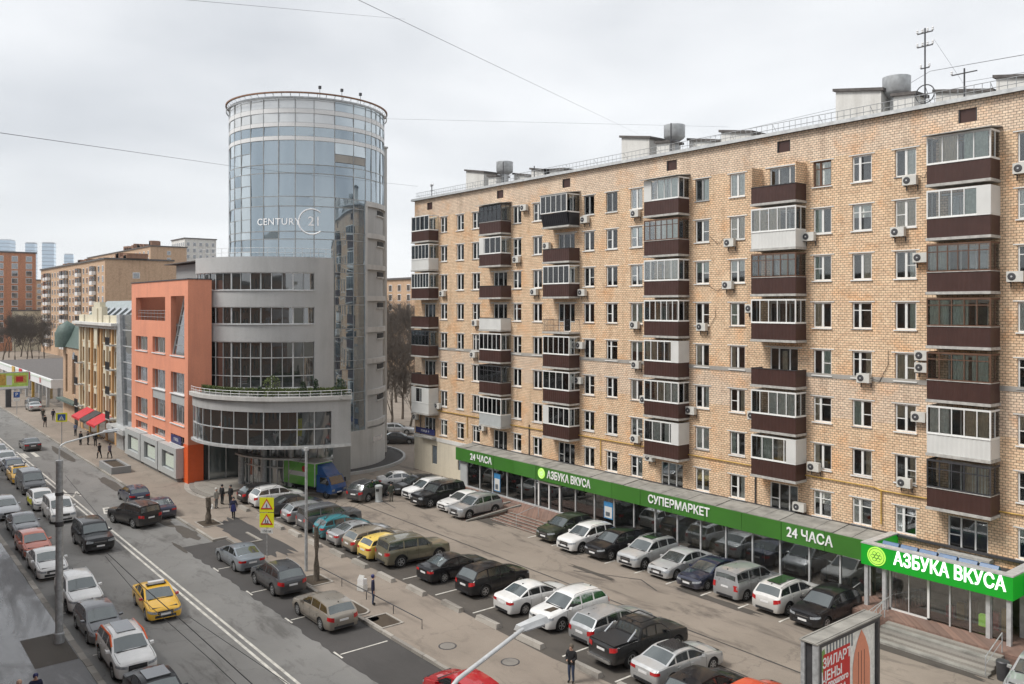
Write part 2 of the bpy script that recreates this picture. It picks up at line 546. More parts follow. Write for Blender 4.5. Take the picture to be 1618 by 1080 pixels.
# ragged dark strip where cars park along the far kerb
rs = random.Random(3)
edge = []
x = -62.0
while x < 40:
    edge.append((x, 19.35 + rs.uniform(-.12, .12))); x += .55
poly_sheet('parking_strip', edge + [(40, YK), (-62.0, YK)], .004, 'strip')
for i_, (cx, cy, w, h) in enumerate(((-75, 20.6, 12, 1.3), (-88, 20.8, 9, 1.1), (-66, 20.9, 5, 1.2), (-110, 20.6, 14, 1.0), (-62, 19.2, 3.2, .35))):
    pts = []
    for k in range(22):
        t = k / 22 * 2 * math.pi
        q = 1 + rs.uniform(-.2, .2)
        pts.append((cx + w / 2 * math.cos(t) * q, min(cy + h / 2 * math.sin(t) * q, 21.55)))
    poly_sheet('road_patch', pts, .006 + .0015 * i_, 'dark_asphalt')
# far pavement and car park on one level, near pavement
SW = .12
poly_sheet('pavement', [(-900, 21.75), (-62.3, 21.75), (-62.3, YK + .15), (40, YK + .15), (40, 27.3), (-80.5, 27.3), (-80.5, 60), (-900, 60)], SW, 'walk')
poly_sheet('car_park', [(-80.5, 27.3), (40, 27.3), (40, 60), (-80.5, 60)], SW, 'lot')
sheet('near_pavement', -900, 40, -30, 9.25, .14, 'wet_walk')
sheet('courtyard_road', -200, -76, 60.0, 110, SW - .002, 'lot')
# dark patches on the car park floor under the parked cars and by the shop steps
for i_, (cx, cy, w, h, m) in enumerate(((-45, 29.0, 46, 3.0, 'dark_asphalt'), (-36.5, 42.2, 26, 1.8, 'dark_asphalt'), (-60, 41.0, 16, 1.5, 'dark_asphalt'), (-20, 41.6, 7, 1.1, 'dark_asphalt'), (-77.5, 55.5, 5.5, 7, 'dark_asphalt'), (-61.5, 24.3, 12, 2.2, 'strip'), (-30.7, 40.2, 6, .7, 'dark_asphalt'), (-39, 38.2, 4, .4, 'dark_asphalt'))):
    pts = []
    n = 46
    for k in range(n):
        t = k / n * 2 * math.pi
        q = 1 + rs.uniform(-.16, .16)
        pts.append((cx + w / 2 * max(-1, min(1, 1.25 * math.cos(t))) * q, cy + h / 2 * max(-1, min(1, 1.25 * math.sin(t))) * q))
    poly_sheet('dark_patch', pts, SW + .003 + .0015 * i_, m)  # flat ragged sheet, darker than the floor round it
# long tar seams across the car park
for (a, b) in (((-66, 35.6), (-20, 35.4)), ((-40, 37.5), (-36, 39.6)), ((-36, 39.6), (-34, 38.8)), ((-30, 33.2), (-18, 33.0)), ((-72, 38.6), (-62, 37.2))):
    mb = MB()
    n = 30
    for i in range(n):
        p = [(a[0] + (b[0] - a[0]) * t / n, a[1] + (b[1] - a[1]) * t / n) for t in (i, i + 1)]
        w = .035 + .02 * rs.random()
        mb.quad((p[0][0], p[0][1] - w, SW + .017), (p[1][0], p[1][1] - w, SW + .017), (p[1][0], p[1][1] + w, SW + .017), (p[0][0], p[0][1] + w, SW + .017))
    struct('tar_seam', mb, 'strip')

# kerbs of separate stones
def kerb(name, x0, x1, y0, y1, h, step, m='kerb', far=None):
    base = MB().box(x0, far if far else x0, y0 + .01, y1 - .01, -.05, h - .012) if far else MB().box(x0, x1, y0 + .012, y1 - .012, -.05, h - .012)
    k = struct(name, base, m)
    shape = MB().box(0, step - .025, 0, y1 - y0, -.02, h)
    meshes = [shape.mesh('kerb_stone', mm) for mm in (m, 'kerb_b', 'kerb_c')]
    x = x0; r = random.Random(int(x0 * 7))
    while x < x1:
        o = put('kerb_stone', r.choice(meshes), k, (x, y0 + r.uniform(-.015, .015), r.uniform(-.012, .012)))
        o.rotation_euler = (0, 0, r.uniform(-.008, .008))
        x += step
    return k
kerb('near_kerb', -96, -14, 9.25, 9.55, .16, 1.0)
kerb('far_kerb', -62.0, -14, YK, YK + .2, .155, 1.0)
kerb('far_pavement_kerb', -150, -62.2, 21.6, 21.8, .15, 2.0)
struct('distant_kerb', MB().box(-500, -96, 9.25, 9.55, -.05, .16).box(-500, -150, 21.6, 21.8, -.05, .15), 'kerb')
struct('kerb_return', MB().box(-62.4, -62.1, 21.6, YK + .2, -.05, .156).box(-59.7, -59.5, YK, 24.4, .06, .2).box(-62.4, -59.7, 24.2, 24.4, .06, .2), 'kerb')
kerb('court_kerb', -74.5, -68.5, 57.6, 57.8, .24, 1.0)

# painted markings
marks = MB()
for y in (16.1, 16.5):
    x = -400
    while x < -12:
        if rs.random() > .04: marks.box(x, x + 1.9, y, y + .15, .0, .006)
        x += 1.9
struct('centre_line', marks, 'paint_white')
mk = MB()
for i in range(8):
    y = 10.4 + i * 1.05
    mk.box(-113.5, -109.8, y, y + .45, 0, .006)
struct('zebra_crossing', mk, 'paint_white')
mk = MB()
for x in (-55.4, -49.6, -43.9, -38.0, -32.0, -26.2):
    mk.box(x, x + .09, 19.6, 22.3, .004, .010)
    mk.box(x - .45, x + .5, 19.42, 19.52, .004, .010)
for x in (-68.6, -60.2, -53.0, -45.7, -38.6):
    mk.box(x, x + .09, 9.9, 11.7, 0, .006)
struct('street_bay_lines', mk, 'paint_white')
mk = MB()
for x in (-65.3, -62, -58.5, -54.9, -51.6, -45.6, -41.9, -38.1, -34.4, -30.6, -27.0, -23.4):
    mk.box(x, x + .11, 27.9, 32.6, SW, SW + .021)
for i in range(16):
    x = -47.9 + i * 2.68
    if x < -22: mk.box(x, x + .11, 40.2, 41.2, SW, SW + .021)
struct('car_park_bay_lines', mk, 'paint_white')
for txt, x, y in (('А', -85.6, 17.2), ('Б', -77.0, 17.8)):
    me = text_mesh('lane_letter', txt, 1.5, 'paint_white', .002, .02)
    o = put('lane_letter', me, None, (x, y, .006)); o.rotation_euler = (0, 0, R(80)); o.scale = (.75, 2.1, 1)
    o['kind'] = 'structure'

# ================================================================ the brick apartment block
FY = 48.0                         # street face of the block
BX0, BX1 = -76.0, -3.0
ZT = 28.7
FL = 2.96
block = thing('apartment_block', 'long nine-storey yellow brick apartment block above the green supermarket front', 'building', (-40, FY, 0))
def W(root):
    l = root.location
    return (-l[0], -l[1], -l[2])
WCOL = [-70.5, -67.6, -64.95, -58.7, -55.85, -49.35, -46.75, -44.1, -37.8, -34.8, -28.45, -25.85, -23.2, -16.7, -13.7, -10.2, -7.2]
BCOL = [-73.1, -61.2, -52.1, -40.6, -31.2, -19.8]
holes = []
for k in range(8):
    for xc in WCOL:
        holes.append((xc - .62 - BX0, xc + .62 - BX0, 25.0 - FL * k, 26.6 - FL * k))
    for xc in BCOL:
        holes.append((xc - 1.05 - BX0, xc + 1.05 - BX0, (24.2 if k < 7 else 24.75) - FL * k, 26.6 - FL * k))
for xc in BCOL:
    holes.append((xc - .48 - BX0, xc + .5 - BX0, 27.55, 28.3))
mb = MB()
wall_grid(mb, BX1 - BX0, 3.6, ZT, holes, lambda s, d, z: (BX0 + s, FY + d, z), .22, 0, 0)
mb.quad((BX0, FY, 3.6), (BX0, FY + 13, 3.6), (BX0, FY + 13, ZT), (BX0, FY, ZT))
mb.quad((BX1, FY + 13, 3.6), (BX1, FY, 3.6), (BX1, FY, ZT), (BX1, FY + 13, ZT))
mb.quad((BX1, FY + 13, 0), (BX0, FY + 13, 0), (BX0, FY + 13, ZT), (BX1, FY + 13, ZT))
part('wall', mb, 'brick_main', block, W(block))
gh = [(3.4, 4.35, 1.15, 3.05), (8.05, 8.95, 1.15, 3.05)]
mb = MB(); wall_grid(mb, 10.8, -.1, 3.6, gh, lambda s, d, z: (BX0 - .03 + s, FY - .03 + d, z), .2)
mb.quad((BX0 - .03, FY + 13, -.1), (BX0 - .03, FY - .03, -.1), (BX0 - .03, FY - .03, 3.6), (BX0 - .03, FY + 13, 3.6))
part('ground_floor_wall', mb, 'plaster_cream', block, W(block))
for a, b, c, d in gh:
    part('shutter', MB().box(BX0 + a, BX0 + b, FY + .08, FY + .12, c, d), 'steel_blue', block, W(block))
part('inner_wall', MB().box(BX0 + .4, BX1 - .4, FY + 1.0, FY + 12.6, 0, ZT - .5), 'room_interior', block, W(block))
part('string_course', MB().box(BX0 - .02, BX1, FY - .035, FY - .001, 13.0, 13.28), 'string_grey', block, W(block))
part('string_course', MB().box(BX0 - .05, BX0 + 11, FY - .08, FY - .031, 3.55, 3.95), 'white_plaster', block, W(block))
mb = MB().box(BX0 - .25, BX1 + .1, FY - .25, FY + 13.2, ZT + .003, ZT + .14)
part('roof', mb, 'roof_tar', block, W(block))
rf = part('roof_edge', MB().box(BX0 - .28, BX1, FY - .30, FY - .252, ZT - .02, ZT + .2).box(BX0 - .30, BX0 - .252, FY - .3, FY + 13, ZT - .02, ZT + .2), 'metal_light', block, W(block))
mb = MB()
x = BX0 + .2
i = 0
while x < BX1:
    mb.tube([(x, FY + .15, ZT + .1), (x, FY + .15, ZT + .85)], .018, 4)
    if i % 8 == 0: mb.tube([(x, FY + .15, ZT + .8), (x, FY + .9, ZT + .12)], .015, 4)
    x += .42; i += 1
for z in (.5, .85):
    mb.tube([(BX0, FY + .15, ZT + z), (BX1, FY + .15, ZT + z)], .02, 4)
part('roof_railing', mb, 'metal_grey', block, W(block))
for i in range(13):
    x = BX0 + 2.5 + i * 4.6
    part('roof_hatch', MB().box(x, x + 1.3, FY + .35, FY + .8, ZT + .14, ZT + .24), 'roof_tar', block, W(block))
# gas pipe
mb = MB()
pp = [(-76, 6.75), (-62, 6.75), (-61.6, 6.6), (-52, 6.62), (-51.6, 6.75), (-25, 6.72), (-24.6, 6.6), (-3, 6.6)]
mb.tube([(x, FY - .1, z) for x, z in pp], .042, 6)
for x in (-66.3, -47.9, -24.6):
    mb.tube([(x, FY - .1, 6.65), (x, FY - .1, 4.6)], .045, 6)
part('gas_pipe', mb, 'gas_yellow', block, W(block))
for x in (-74.7, -33.3, -56.9):
    part('drain_pipe', MB().tube([(x, FY - .08, 3.7), (x, FY - .08, 6.9)], .05, 6), 'metal_dark', block, W(block))

# windows: local x along the wall, y inwards, z up from the sill
def frame_mesh(w, h, style, fm='white_frame'):
    mb = MB()
    t = .085; y0, y1 = .10, .17
    mb.box(-w / 2, w / 2, y0, y1, 0, t).box(-w / 2, w / 2, y0, y1, h - t, h)
    mb.box(-w / 2, -w / 2 + t, y0, y1, t, h - t).box(w / 2 - t, w / 2, y0, y1, t, h - t)
    c = 0 if style != 3 else -w * .12
    mb.box(c - .07, c + .07, y0 - .012, y1, t, h - t)
    if style == 1: mb.box(-w / 2 + t, c - .055, y0 + .005, y1, h * .46, h * .46 + .05)
    if style == 2: mb.box(c + .055, w / 2 - t, y0 + .005, y1, h * .46, h * .46 + .05)
    if style == 3: mb.box(-w / 2 + t, w / 2 - t, y0 + .005, y1, h * .68, h * .68 + .05)
    # lintel strip and sill
    mb.box(-w / 2 - .2, w / 2 + .2, -.03, -.002, h + .01, h + .075, 1)
    return mb.mesh('window', [fm, 'white_plaster'])
FW, FH = 1.24, 1.6
FR = [frame_mesh(FW, FH, s) for s in range(4)] + [frame_mesh(FW, FH, 3, 'brown_frame'), frame_mesh(FW, FH, 0, 'grey_frame')]
SILL = MB().box(-FW / 2 - .07, FW / 2 + .07, -.09, .10, -.07, -.005).mesh('sill', 'white_frame')
SILLG = MB().box(-FW / 2 - .05, FW / 2 + .05, -.07, .10, -.05, -.005).mesh('sill', 'metal_grey')
PANE_L = MB().box(-FW / 2 + .05, -.04, .13, .136, .05, FH - .05).mesh('pane', 'glass_window')
PANE_R = MB().box(.04, FW / 2 - .05, .13, .136, .05, FH - .05).mesh('pane', 'glass_window')
CURT = []
def curtain(x0, x1, z0, z1, m, folds=.09, y=.15):
    mb = MB(); n = max(2, int((x1 - x0) / folds))
    P = [(x0 + (x1 - x0) * i / n, y + (.03 if i % 2 else 0)) for i in range(n + 1)]
    for i in range(n):
        mb.quad((*P[i], z0), (*P[i + 1], z0), (*P[i + 1], z1), (*P[i], z1))
    return mb.mesh('curtain', m)
for m in ('curtain_white', 'curtain_green', 'curtain_beige'):
    CURT += [curtain(-.6, .6, 0, 1.6, m), curtain(-.6, -.02, 0, 1.6, m), curtain(.02, .6, 0, 1.6, m), curtain(-.6, -.25, 0, 1.6, m), curtain(.2, .6, 0, 1.6, m), curtain(-.6, .6, .8, 1.6, m, .6)]
rw = random.Random(11)
for k in range(8):
    for xc in WCOL:
        z = 25.0 - FL * k
        s = rw.choice([0, 0, 0, 1, 2, 1, 3] if k != 7 else [0, 3, 3, 0, 1])
        fm = FR[s]
        if k == 0 and rw.random() < .3: fm = FR[4] if rw.random() < .4 else FR[5]
        w = put('window', fm, block, (xc - block.location[0], 0, z))
        put('pane', PANE_L, w); put('pane', PANE_R, w)
        put('sill', SILL if rw.random() < .75 else SILLG, w)
        if rw.random() < .88: put('curtain', rw.choice(CURT + [CURT[0], CURT[5]]), w)
for xc in BCOL:
    w = part('attic_vent', MB().box(-.48, .5, .1, .14, 0, .75).box(-.48, -.42, .02, .1, 0, .75, 1).box(.44, .5, .02, .1, 0, .75, 1), ['brown_panel', 'dark_frame'], block, (xc - block.location[0], 0, 27.55))
    for j in range(5): part('louvre', MB().box(-.42, .44, .04, .1, .08 + j * .14, .14 + j * .14), 'brown_frame', w) if j < 0 else None

# balcony doors and the balconies
def balcony_door_mesh(h):
    mb = MB(); w = 2.1
    mb.box(-w / 2, w / 2, .1, .17, h - .07, h)
    for a in (-w / 2, w / 2 - .07, -.42, .38): mb.box(a, a + .07, .1, .17, 0, h - .07)
    mb.box(-w / 2 + .07, -.42, .1, .17, h * .34, h * .34 + .07).box(-.35, .38, .1, .17, 0, .08).box(.45, w / 2 - .07, .1, .17, h * .34, h * .34 + .07)
    mb.box(-w / 2 + .07, -.42, .12, .15, 0, h * .34, 1).box(.45, w / 2 - .07, .12, .15, 0, h * .34, 1)
    mb.box(-w / 2 - .3, w / 2 + .3, -.05, -.002, h + .01, h + .1, 2)
    return mb.mesh('balcony_door', ['white_frame', 'brick_main', 'white_plaster'])
BD = balcony_door_mesh(2.4)
BDP = [MB().box(-.98, -.42, .13, .136, .85, 2.33).mesh('pane', 'glass_window'), MB().box(-.36, .39, .13, .136, .08, 2.33).mesh('pane', 'glass_window'), MB().box(.45, .98, .13, .136, .85, 2.33).mesh('pane', 'glass_window')]
def tri_window_mesh(h):
    mb = MB(); w = 2.1
    mb.box(-w / 2, w / 2, .1, .17, h - .07, h).box(-w / 2, w / 2, .1, .17, 0, .08)
    for a in (-w / 2, w / 2 - .08, -.40, .34): mb.box(a, a + .08, .09, .17, .08, h - .07)
    mb.box(-w / 2 + .08, -.40, .1, .165, h * .42, h * .42 + .06)
    mb.box(-w / 2 - .3, w / 2 + .3, -.6, .0, -.25, -.05, 1)
    return mb.mesh('window', ['white_frame', 'slab_edge'])
TW = tri_window_mesh(1.85)
TWP = [MB().box(a, b, .13, .136, .08, 1.8).mesh('pane', 'glass_window') for a, b in ((-.97, -.4), (-.32, .34), (.42, .97))]
BW = 1.62   # half width
BDEP = 1.2
SLAB = MB().box(-BW - .06, BW + .06, -BDEP - .06, -.001, -.15, 0).mesh('balcony', 'slab_edge')
def front_panel(z1=1.05, m='brown_panel', slant=0.0):
    mb = MB(); n = 26
    for i in range(n):
        a, b = -BW + 2 * BW * i / n, -BW + 2 * BW * (i + 1) / n
        d0, d1 = (.018, 0) if i % 2 else (0, .018)
        mb.quad((a, -BDEP + d0, .01), (b, -BDEP + d1, .01), (b, -BDEP - slant + d1, z1), (a, -BDEP - slant + d0, z1))
    mb.box(-BW, BW, -BDEP + .02, -BDEP + .05, .01, z1 - .02)
    return mb.mesh('front_panel', m)
def side_panel(side, z1=1.05, m='brown_panel'):
    x = side * BW
    return MB().box(x - .02, x + .02, -BDEP + .002, -.002, .01, z1).mesh('side_panel', m)
FP = {m: front_panel(m=m) for m in ('brown_panel', 'white_panel', 'grey_panel')}
FP['black_panel'] = front_panel(m='black_panel', slant=.28)
SP = {(m, s): side_panel(s, m=m) for m in ('brown_panel', 'white_panel', 'grey_panel', 'black_panel') for s in (-1, 1)}
RAILS = {m: MB().box(-BW - .03, BW + .03, -BDEP - .03, -BDEP + .05, 1.05, 1.09).box(-BW - .03, -BW + .03, -BDEP + .05, -.002, 1.05, 1.09).box(BW - .03, BW + .03, -BDEP + .05, -.002, 1.05, 1.09).mesh('railing', m) for m in ('white_frame', 'metal_grey', 'metal_dark', 'slab_edge')}
def glazing(n, m, off=.0, z1=2.62, transom=None, side_solid=None):
    """frame round the three open sides, n lights in front and one at each side"""
    mb = MB(); t = .05
    y = -BDEP - off
    mb.box(-BW, BW, y, y + .06, 1.09, 1.16).box(-BW, BW, y, y + .06, z1 - .1, z1)
    for i in range(n + 1):
        x = -BW + 2 * BW * i / n
        w = t if 0 < i < n else .07
        mb.box(x - w / 2, x + w / 2, y - .006, y + .07, 1.10, z1 - .01)
    for s in (-1, 1):
        mb.box(s * BW - .03, s * BW + .03, y + .07, -.002, 1.09, 1.16).box(s * BW - .03, s * BW + .03, y + .07, -.002, z1 - .1, z1)
        mb.box(s * BW - .03, s * BW + .03, y / 2 - .02, y / 2 + .02, 1.16, z1 - .1)
    if transom: mb.box(-BW, BW, y - .003, y + .05, transom, transom + .05)
    return mb.mesh('glazing_frame', m)
GZ = {'w5': glazing(5, 'white_frame'), 'w4': glazing(4, 'white_frame'), 'b6': glazing(6, 'brown_frame', transom=2.15), 'b5': glazing(5, 'brown_frame', transom=2.2), 'd5': glazing(5, 'dark_frame', transom=2.1), 'w6': glazing(6, 'white_frame'), 'wo': glazing(5, 'white_frame', off=.28)}
def gl_panes(n, off=0.0, skip=()):
    out = []
    for i in range(n):
        if i in skip: continue
        a, b = -BW + 2 * BW * i / n + .03, -BW + 2 * BW * (i + 1) / n - .03
        out.append(MB().box(a, b, -BDEP - off + .02, -BDEP - off + .026, 1.16, 2.53).mesh('pane', 'glass_window'))
    return out
GP = {5: gl_panes(5), 4: gl_panes(4), 6: gl_panes(6), 'o': gl_panes(5, .28)}
GSIDE = {s: MB().box(s * BW - .004, s * BW + .004, -BDEP + .07, -.01, 1.16, 2.53).mesh('pane', 'glass_window') for s in (-1, 1)}
GCURT = [curtain(a, b, 1.15, 2.5, m, .08, -BDEP + .07) for m in ('curtain_white', 'curtain_beige', 'curtain_green') for a, b in ((-1.5, -.5), (-.4, .5), (.3, 1.5), (-1.0, -.1), (.7, 1.5))]
SOLR = MB().box(BW - .66, BW + .035, -BDEP - .012, -BDEP + .0, 1.1, 2.61).box(BW + .031, BW + .045, -BDEP, -.01, 1.1, 2.61).mesh('solid_panel', 'white_panel')
SOLL = MB().box(-BW - .02, -BW + .72, -BDEP - .012, -BDEP + .0, 1.12, 2.6).mesh('solid_panel', 'white_panel')
SOLBOTH = MB().box(-BW - .02, -BW + .8, -BDEP - .012, -BDEP, 1.12, 2.6).box(BW - 1.3, BW + .03, -BDEP - .012, -BDEP, 1.12, 2.6).box(BW + .031, BW + .045, -BDEP, -.01, 1.1, 2.61).mesh('solid_panel', 'white_panel')
WALLS = [MB().box(s * BW - .03, s * BW + .03, -BDEP + .02, -.002, 1.09, 2.4).mesh('side_screen', 'brick_main') for s in (-1, 1)]
BROOF = MB().hexa([(-BW - .15, -BDEP - .35, 2.63), (BW + .15, -BDEP - .35, 2.63), (BW + .15, -.002, 2.8), (-BW - .15, -.002, 2.8), (-BW - .15, -BDEP - .35, 2.68), (BW + .15, -BDEP - .35, 2.68), (BW + .15, -.002, 2.86), (-BW - .15, -.002, 2.86)]).mesh('roof', 'slab_edge')
LATT = MB()
for i in range(27):
    x = -BW + 2 * BW * i / 26
    LATT.tube([(x, -BDEP, 0), (x, -BDEP - .0, 1.02)], .012, 4)
for z in (.1, .55, 1.02): LATT.box(-BW, BW, -BDEP - .015, -BDEP + .015, z, z + .03)
for s in (-1, 1):
    LATT.box(s * BW - .015, s * BW + .015, -BDEP, 0, 1.02, 1.05)
    for j in range(7): LATT.tube([(s * BW, -BDEP * j / 7, 0), (s * BW, -BDEP * j / 7, 1.02)], .012, 4)
LATT = LATT.mesh('railing', 'metal_dark')
# per stack, top to bottom: (panel, glazing, extra)
ST = {
 0: [('brown', 'w4', 'noroof'), ('white', 'w5', ''), ('brown', 'w6', ''), ('brown', None, ''), ('brown', 'd5', ''), ('brown', None, ''), ('white', 'w4', 'solboth')],
 1: [('brown', 'd5', 'roof'), ('brown', 'w4', 'soll'), ('brown', None, ''), ('white', None, ''), ('brown', 'w5', ''), ('brown', 'd5', ''), ('grey', 'w5', '')],
 2: [('black', 'wo', 'roof'), ('brown', None, ''), ('brown', 'w5', ''), (None, None, 'latt'), ('brown', 'w5', ''), ('brown', 'w4', ''), ('brown', 'w5', 'soll')],
 3: [('brown', 'w5', 'roof soll'), ('brown', 'b6', ''), ('brown', 'w5', ''), ('brown', 'w6', ''), ('brown', 'w5', 'solr'), ('brown', 'w5', ''), ('brown', 'w4', 'solr')],
 4: [('brown', None, 'walls'), ('white', 'w5', ''), ('brown', 'b6', ''), ('brown', 'w5', ''), ('brown', None, ''), ('brown', 'w5', ''), ('brown', 'w4', 'solr')],
 5: [('brown', 'w4', 'roof'), ('brown', 'w5', 'solr'), ('brown', 'b6', ''), ('brown', 'b5', 'curt'), ('brown', 'b5', ''), ('white', 'w5', ''), ('brown', 'd5', 'curt')]}
rb = random.Random(5)
for si, xc in enumerate(BCOL):
    for k in range(8):
        zf = 24.2 - FL * k
        if k == 7:
            w = put('window', TW, block, (xc - block.location[0], 0, 24.75 - FL * 7))
            for p in TWP: put('pane', p, w)
            continue
        d = put('balcony_door', BD, block, (xc - block.location[0], 0, zf))
        for p in BDP: put('pane', p, d)
        if rb.random() < .6: put('curtain', rb.choice(CURT), d, (rb.choice([-.4, .4]), .05, .6))
        pm, gz, ex = ST[si][k]
        b = put('balcony', SLAB, block, (xc - block.location[0], 0, zf))
        if pm:
            mm = pm + '_panel'
            put('front_panel', FP[mm], b)
            for s in (-1, 1): put('side_panel', SP[(mm, s)], b)
            put('railing', RAILS['white_frame' if (gz or '').startswith('w') else 'slab_edge' if gz else 'metal_dark'], b)
        if 'latt' in ex: put('railing', LATT, b)
        if gz:
            put('glazing_frame', GZ[gz], b)
            n = 'o' if gz == 'wo' else int(gz[1])
            for i, p in enumerate(GP[n]): put('pane', p, b)
            for s in (-1, 1): put('pane', GSIDE[s], b)
            if rb.random() < .85 or 'curt' in ex:
                for c in rb.sample(GCURT, 2): put('curtain', c, b)
        if 'soll' in ex: put('solid_panel', SOLL, b)
        if 'solr' in ex: put('solid_panel', SOLR, b)
        if 'solboth' in ex: put('solid_panel', SOLBOTH, b)
        if 'walls' in ex: put('side_screen', WALLS[0], b); put('side_screen', WALLS[1], b)
        if ex.startswith('roof'): put('roof', BROOF, b)

# shafts, fan drums and little roofs on top
def shaft(x0, x1, y0, y1, z0, z1, slope, drum=None, split=None):
    s = part('vent_shaft', MB().hexa([(x0, y0, z0), (x1, y0, z0), (x1, y1, z0), (x0, y1, z0), (x0, y0, z1), (x1, y0, z1 - slope), (x1, y1, z1 - slope), (x0, y1, z1)]), 'white_plaster', block, W(block))
    part('roof', MB().hexa([(x0 - .15, y0 - .15, z1 + .02), (x1 + .2, y0 - .15, z1 - slope - .03), (x1 + .2, y1 + .2, z1 - slope - .03), (x0 - .15, y1 + .2, z1 + .02),
                            (x0 - .15, y0 - .15, z1 + .2), (x1 + .2, y0 - .15, z1 - slope + .16), (x1 + .2, y1 + .2, z1 - slope + .16), (x0 - .15, y1 + .2, z1 + .2)]), 'roof_tar', s)
    if drum:
        dx, dy, dz, r = drum
        part('fan_drum', MB().lathe([(r * .45, -1.2), (r * .5, -.35), (r * .9, -.12), (r, 0), (r, .95), (r * .93, .97), (r * .93, .4)], (dx, dy, dz), 20), 'zinc', s, smooth=40)
    return s
for gx, dxr in ((-71.6, 5.3), (-49.1, 4.9), (-29.6, 3.6)):
    shaft(gx, gx + 3.1, 51.6, 53.4, ZT + .14, 31.75, .55, (gx + dxr, 52.6, 31.15, .85))
    shaft(gx + 3.9, gx + 5.2, 51.6, 53.0, ZT + .14, 30.65, .1)
    shaft(gx + 5.6, gx + 8.8, 53.6, 55.0, ZT + .14, 30.9, .6)
    shaft(gx + 9.5, gx + 12.2, 52.6, 54.0, ZT + .14, 30.8, .5)
shaft(-60.2, -57.4, 52.6, 54, ZT + .14, 30.4, .2)

def mast(name, label, x, y, z0, z1, arms, extra=None):
    t = thing(name, label, 'antenna', (x, y, z0))
    part('pole', MB().tube([(0, 0, 0), (0, 0, z1 - z0)], .05, 6), 'metal_dark', t)
    for z, w, cups in arms:
        part('crossbar', MB().box(-w, w, -.03, .03, z - z0, z - z0 + .06), 'metal_dark', t)
        for i in range(cups):
            xx = -w + 2 * w * i / max(cups - 1, 1)
            part('insulator', MB().lathe([(.04, 0), (.07, .05), (.05, .12), (.07, .16), (.03, .24)], (xx, 0, z - z0 + .06), 8), 'plate_white', t)
    return t
t = mast('antenna_mast', 'tall dark roof mast with a round ring, above the right end of the block', -23.1, 50.2, ZT + .14, 34.0, ((33.7, .45, 4), (32.9, .45, 4), (31.6, .25, 2)))
ring = MB()
pts = [(.55 * math.cos(a / 20 * 2 * math.pi), 0, 1.25 + .55 * math.sin(a / 20 * 2 * math.pi)) for a in range(21)]
ring.tube(pts, .035, 5); ring.tube([(-.5, 0, 1.25), (.5, 0, 1.25)], .02, 4); ring.tube([(0, 0, .8), (0.25, -.25, 1.25), (0, 0, 1.75)], .02, 4)
part('dish_ring', ring, 'metal_dark', t)
mast('antenna_mast', 'short roof post with a thin cross arm, right of the tall mast with the ring', -21.0, 50.5, ZT + .14, 31.2, ((30.9, .7, 1),))
mast('antenna_mast', 'plain roof post between the middle shafts of the brick block', -43.2, 51.0, ZT + .14, 31.9, ())
mast('antenna_mast', 'plain roof post beside the fan drum over the left third of the brick block', -64.0, 50.6, ZT + .14, 31.6, ())
mast('antenna_mast', 'short roof post nearest the middle of the left shafts', -61.2, 52.2, ZT + .14, 31.0, ())
mast('antenna_mast', 'small aerial with a round reflector at the far left corner of the brick roof', -73.6, 48.6, ZT + .14, 30.3, ((29.6, .25, 0), (30.1, .22, 2)))

# air conditioners: lift-off units on the wall
ACM = [MB().box(-.4, .4, -.42, -.12, 0, .55).mesh('air_conditioner', 'ac_white')]
ACF = MB().lathe([(.2, 0), (.2, -.02), (.16, -.03), (.05, -.03)], (.12 - .26, -.42, .275), 14, axis='y').mesh('fan', 'metal_dark')
ACC = MB().lathe([(.05, 0), (.05, -.02)], (-.14, -.445, .275), 8, axis='y').mesh('fan_hub', 'metal_light')
ACB = [MB().box(x, x + .04, -.42, 0, -.05, -.005).box(x, x + .04, -.04, 0, -.3, -.051).mesh('bracket', 'metal_dark') for x in (-.34, .30)]
ACP = [(-57.37, 26.29), (-58.44, 21.69), (-55.97, 18.73), (-70.33, 18.75), (-64.71, 15.85), (-65.02, 12.79), (-71.2, 7.27), (-75.4, 5.71), (-63.59, 5.91), (-54.3, 22.7), (-49.56, 24.59), (-49.86, 18.6), (-50.1, 14.24), (-50.3, 11.32), (-43.96, 24.62), (-44.03, 16.03), (-43.89, 12.97), (-43.0, 10.37), (-43.96, 7.26), (-42.48, 6.05), (-38.6, 9.97), (-35.23, 21.86), (-35.38, 18.94), (-37.61, 16.01), (-33.5, 17.33), (-29.2, 21.88), (-33.3, 10.15), (-28.86, 7.38), (-25.57, 13.18), (-29.88, 4.66), (-22.8, 24.69), (-23.5, 21.79), (-22.2, 20.24), (-22.1, 14.69), (-22.1, 14.01), (-22.3, 11.19), (-23.13, 7.32), (-17.0, 24.64), (-17.3, 19.03)]
used = {}
for x, z in ACP:
    z -= .27
    fl = max(2, min(9, int(round((z - 3.7) / FL)) + 2))
    j = min(range(6), key=lambda i: abs(BCOL[i] - x))
    side = 'left' if x < BCOL[j] else 'right'
    dist = 'close to' if abs(x - BCOL[j]) < 2.9 else 'further'
    lab = f'air conditioner unit on the {ORD[fl - 1]} storey of the brick block, {dist} {"" if dist == "close to" else "out from "}the {side} side of the {ORD[j]} balcony column from the left'
    if lab in used:
        lab = lab.replace('air conditioner unit', 'lower air conditioner unit' if z < used[lab] else 'upper air conditioner unit')
    used[lab] = z
    lab = lab.replace(' of the brick block', '').replace('air conditioner unit on the', 'air conditioner,').replace('the left side of', 'left of').replace('the right side of', 'right of')
    t = thing('air_conditioner', lab, 'air conditioner', (x, FY - .001, z), 0, 'air conditioners on the brick block')
    put('casing', ACM[0], t)
    put('fan', ACF, t); put('fan_hub', ACC, t); put('bracket', ACB[0], t); put('bracket', ACB[1], t)
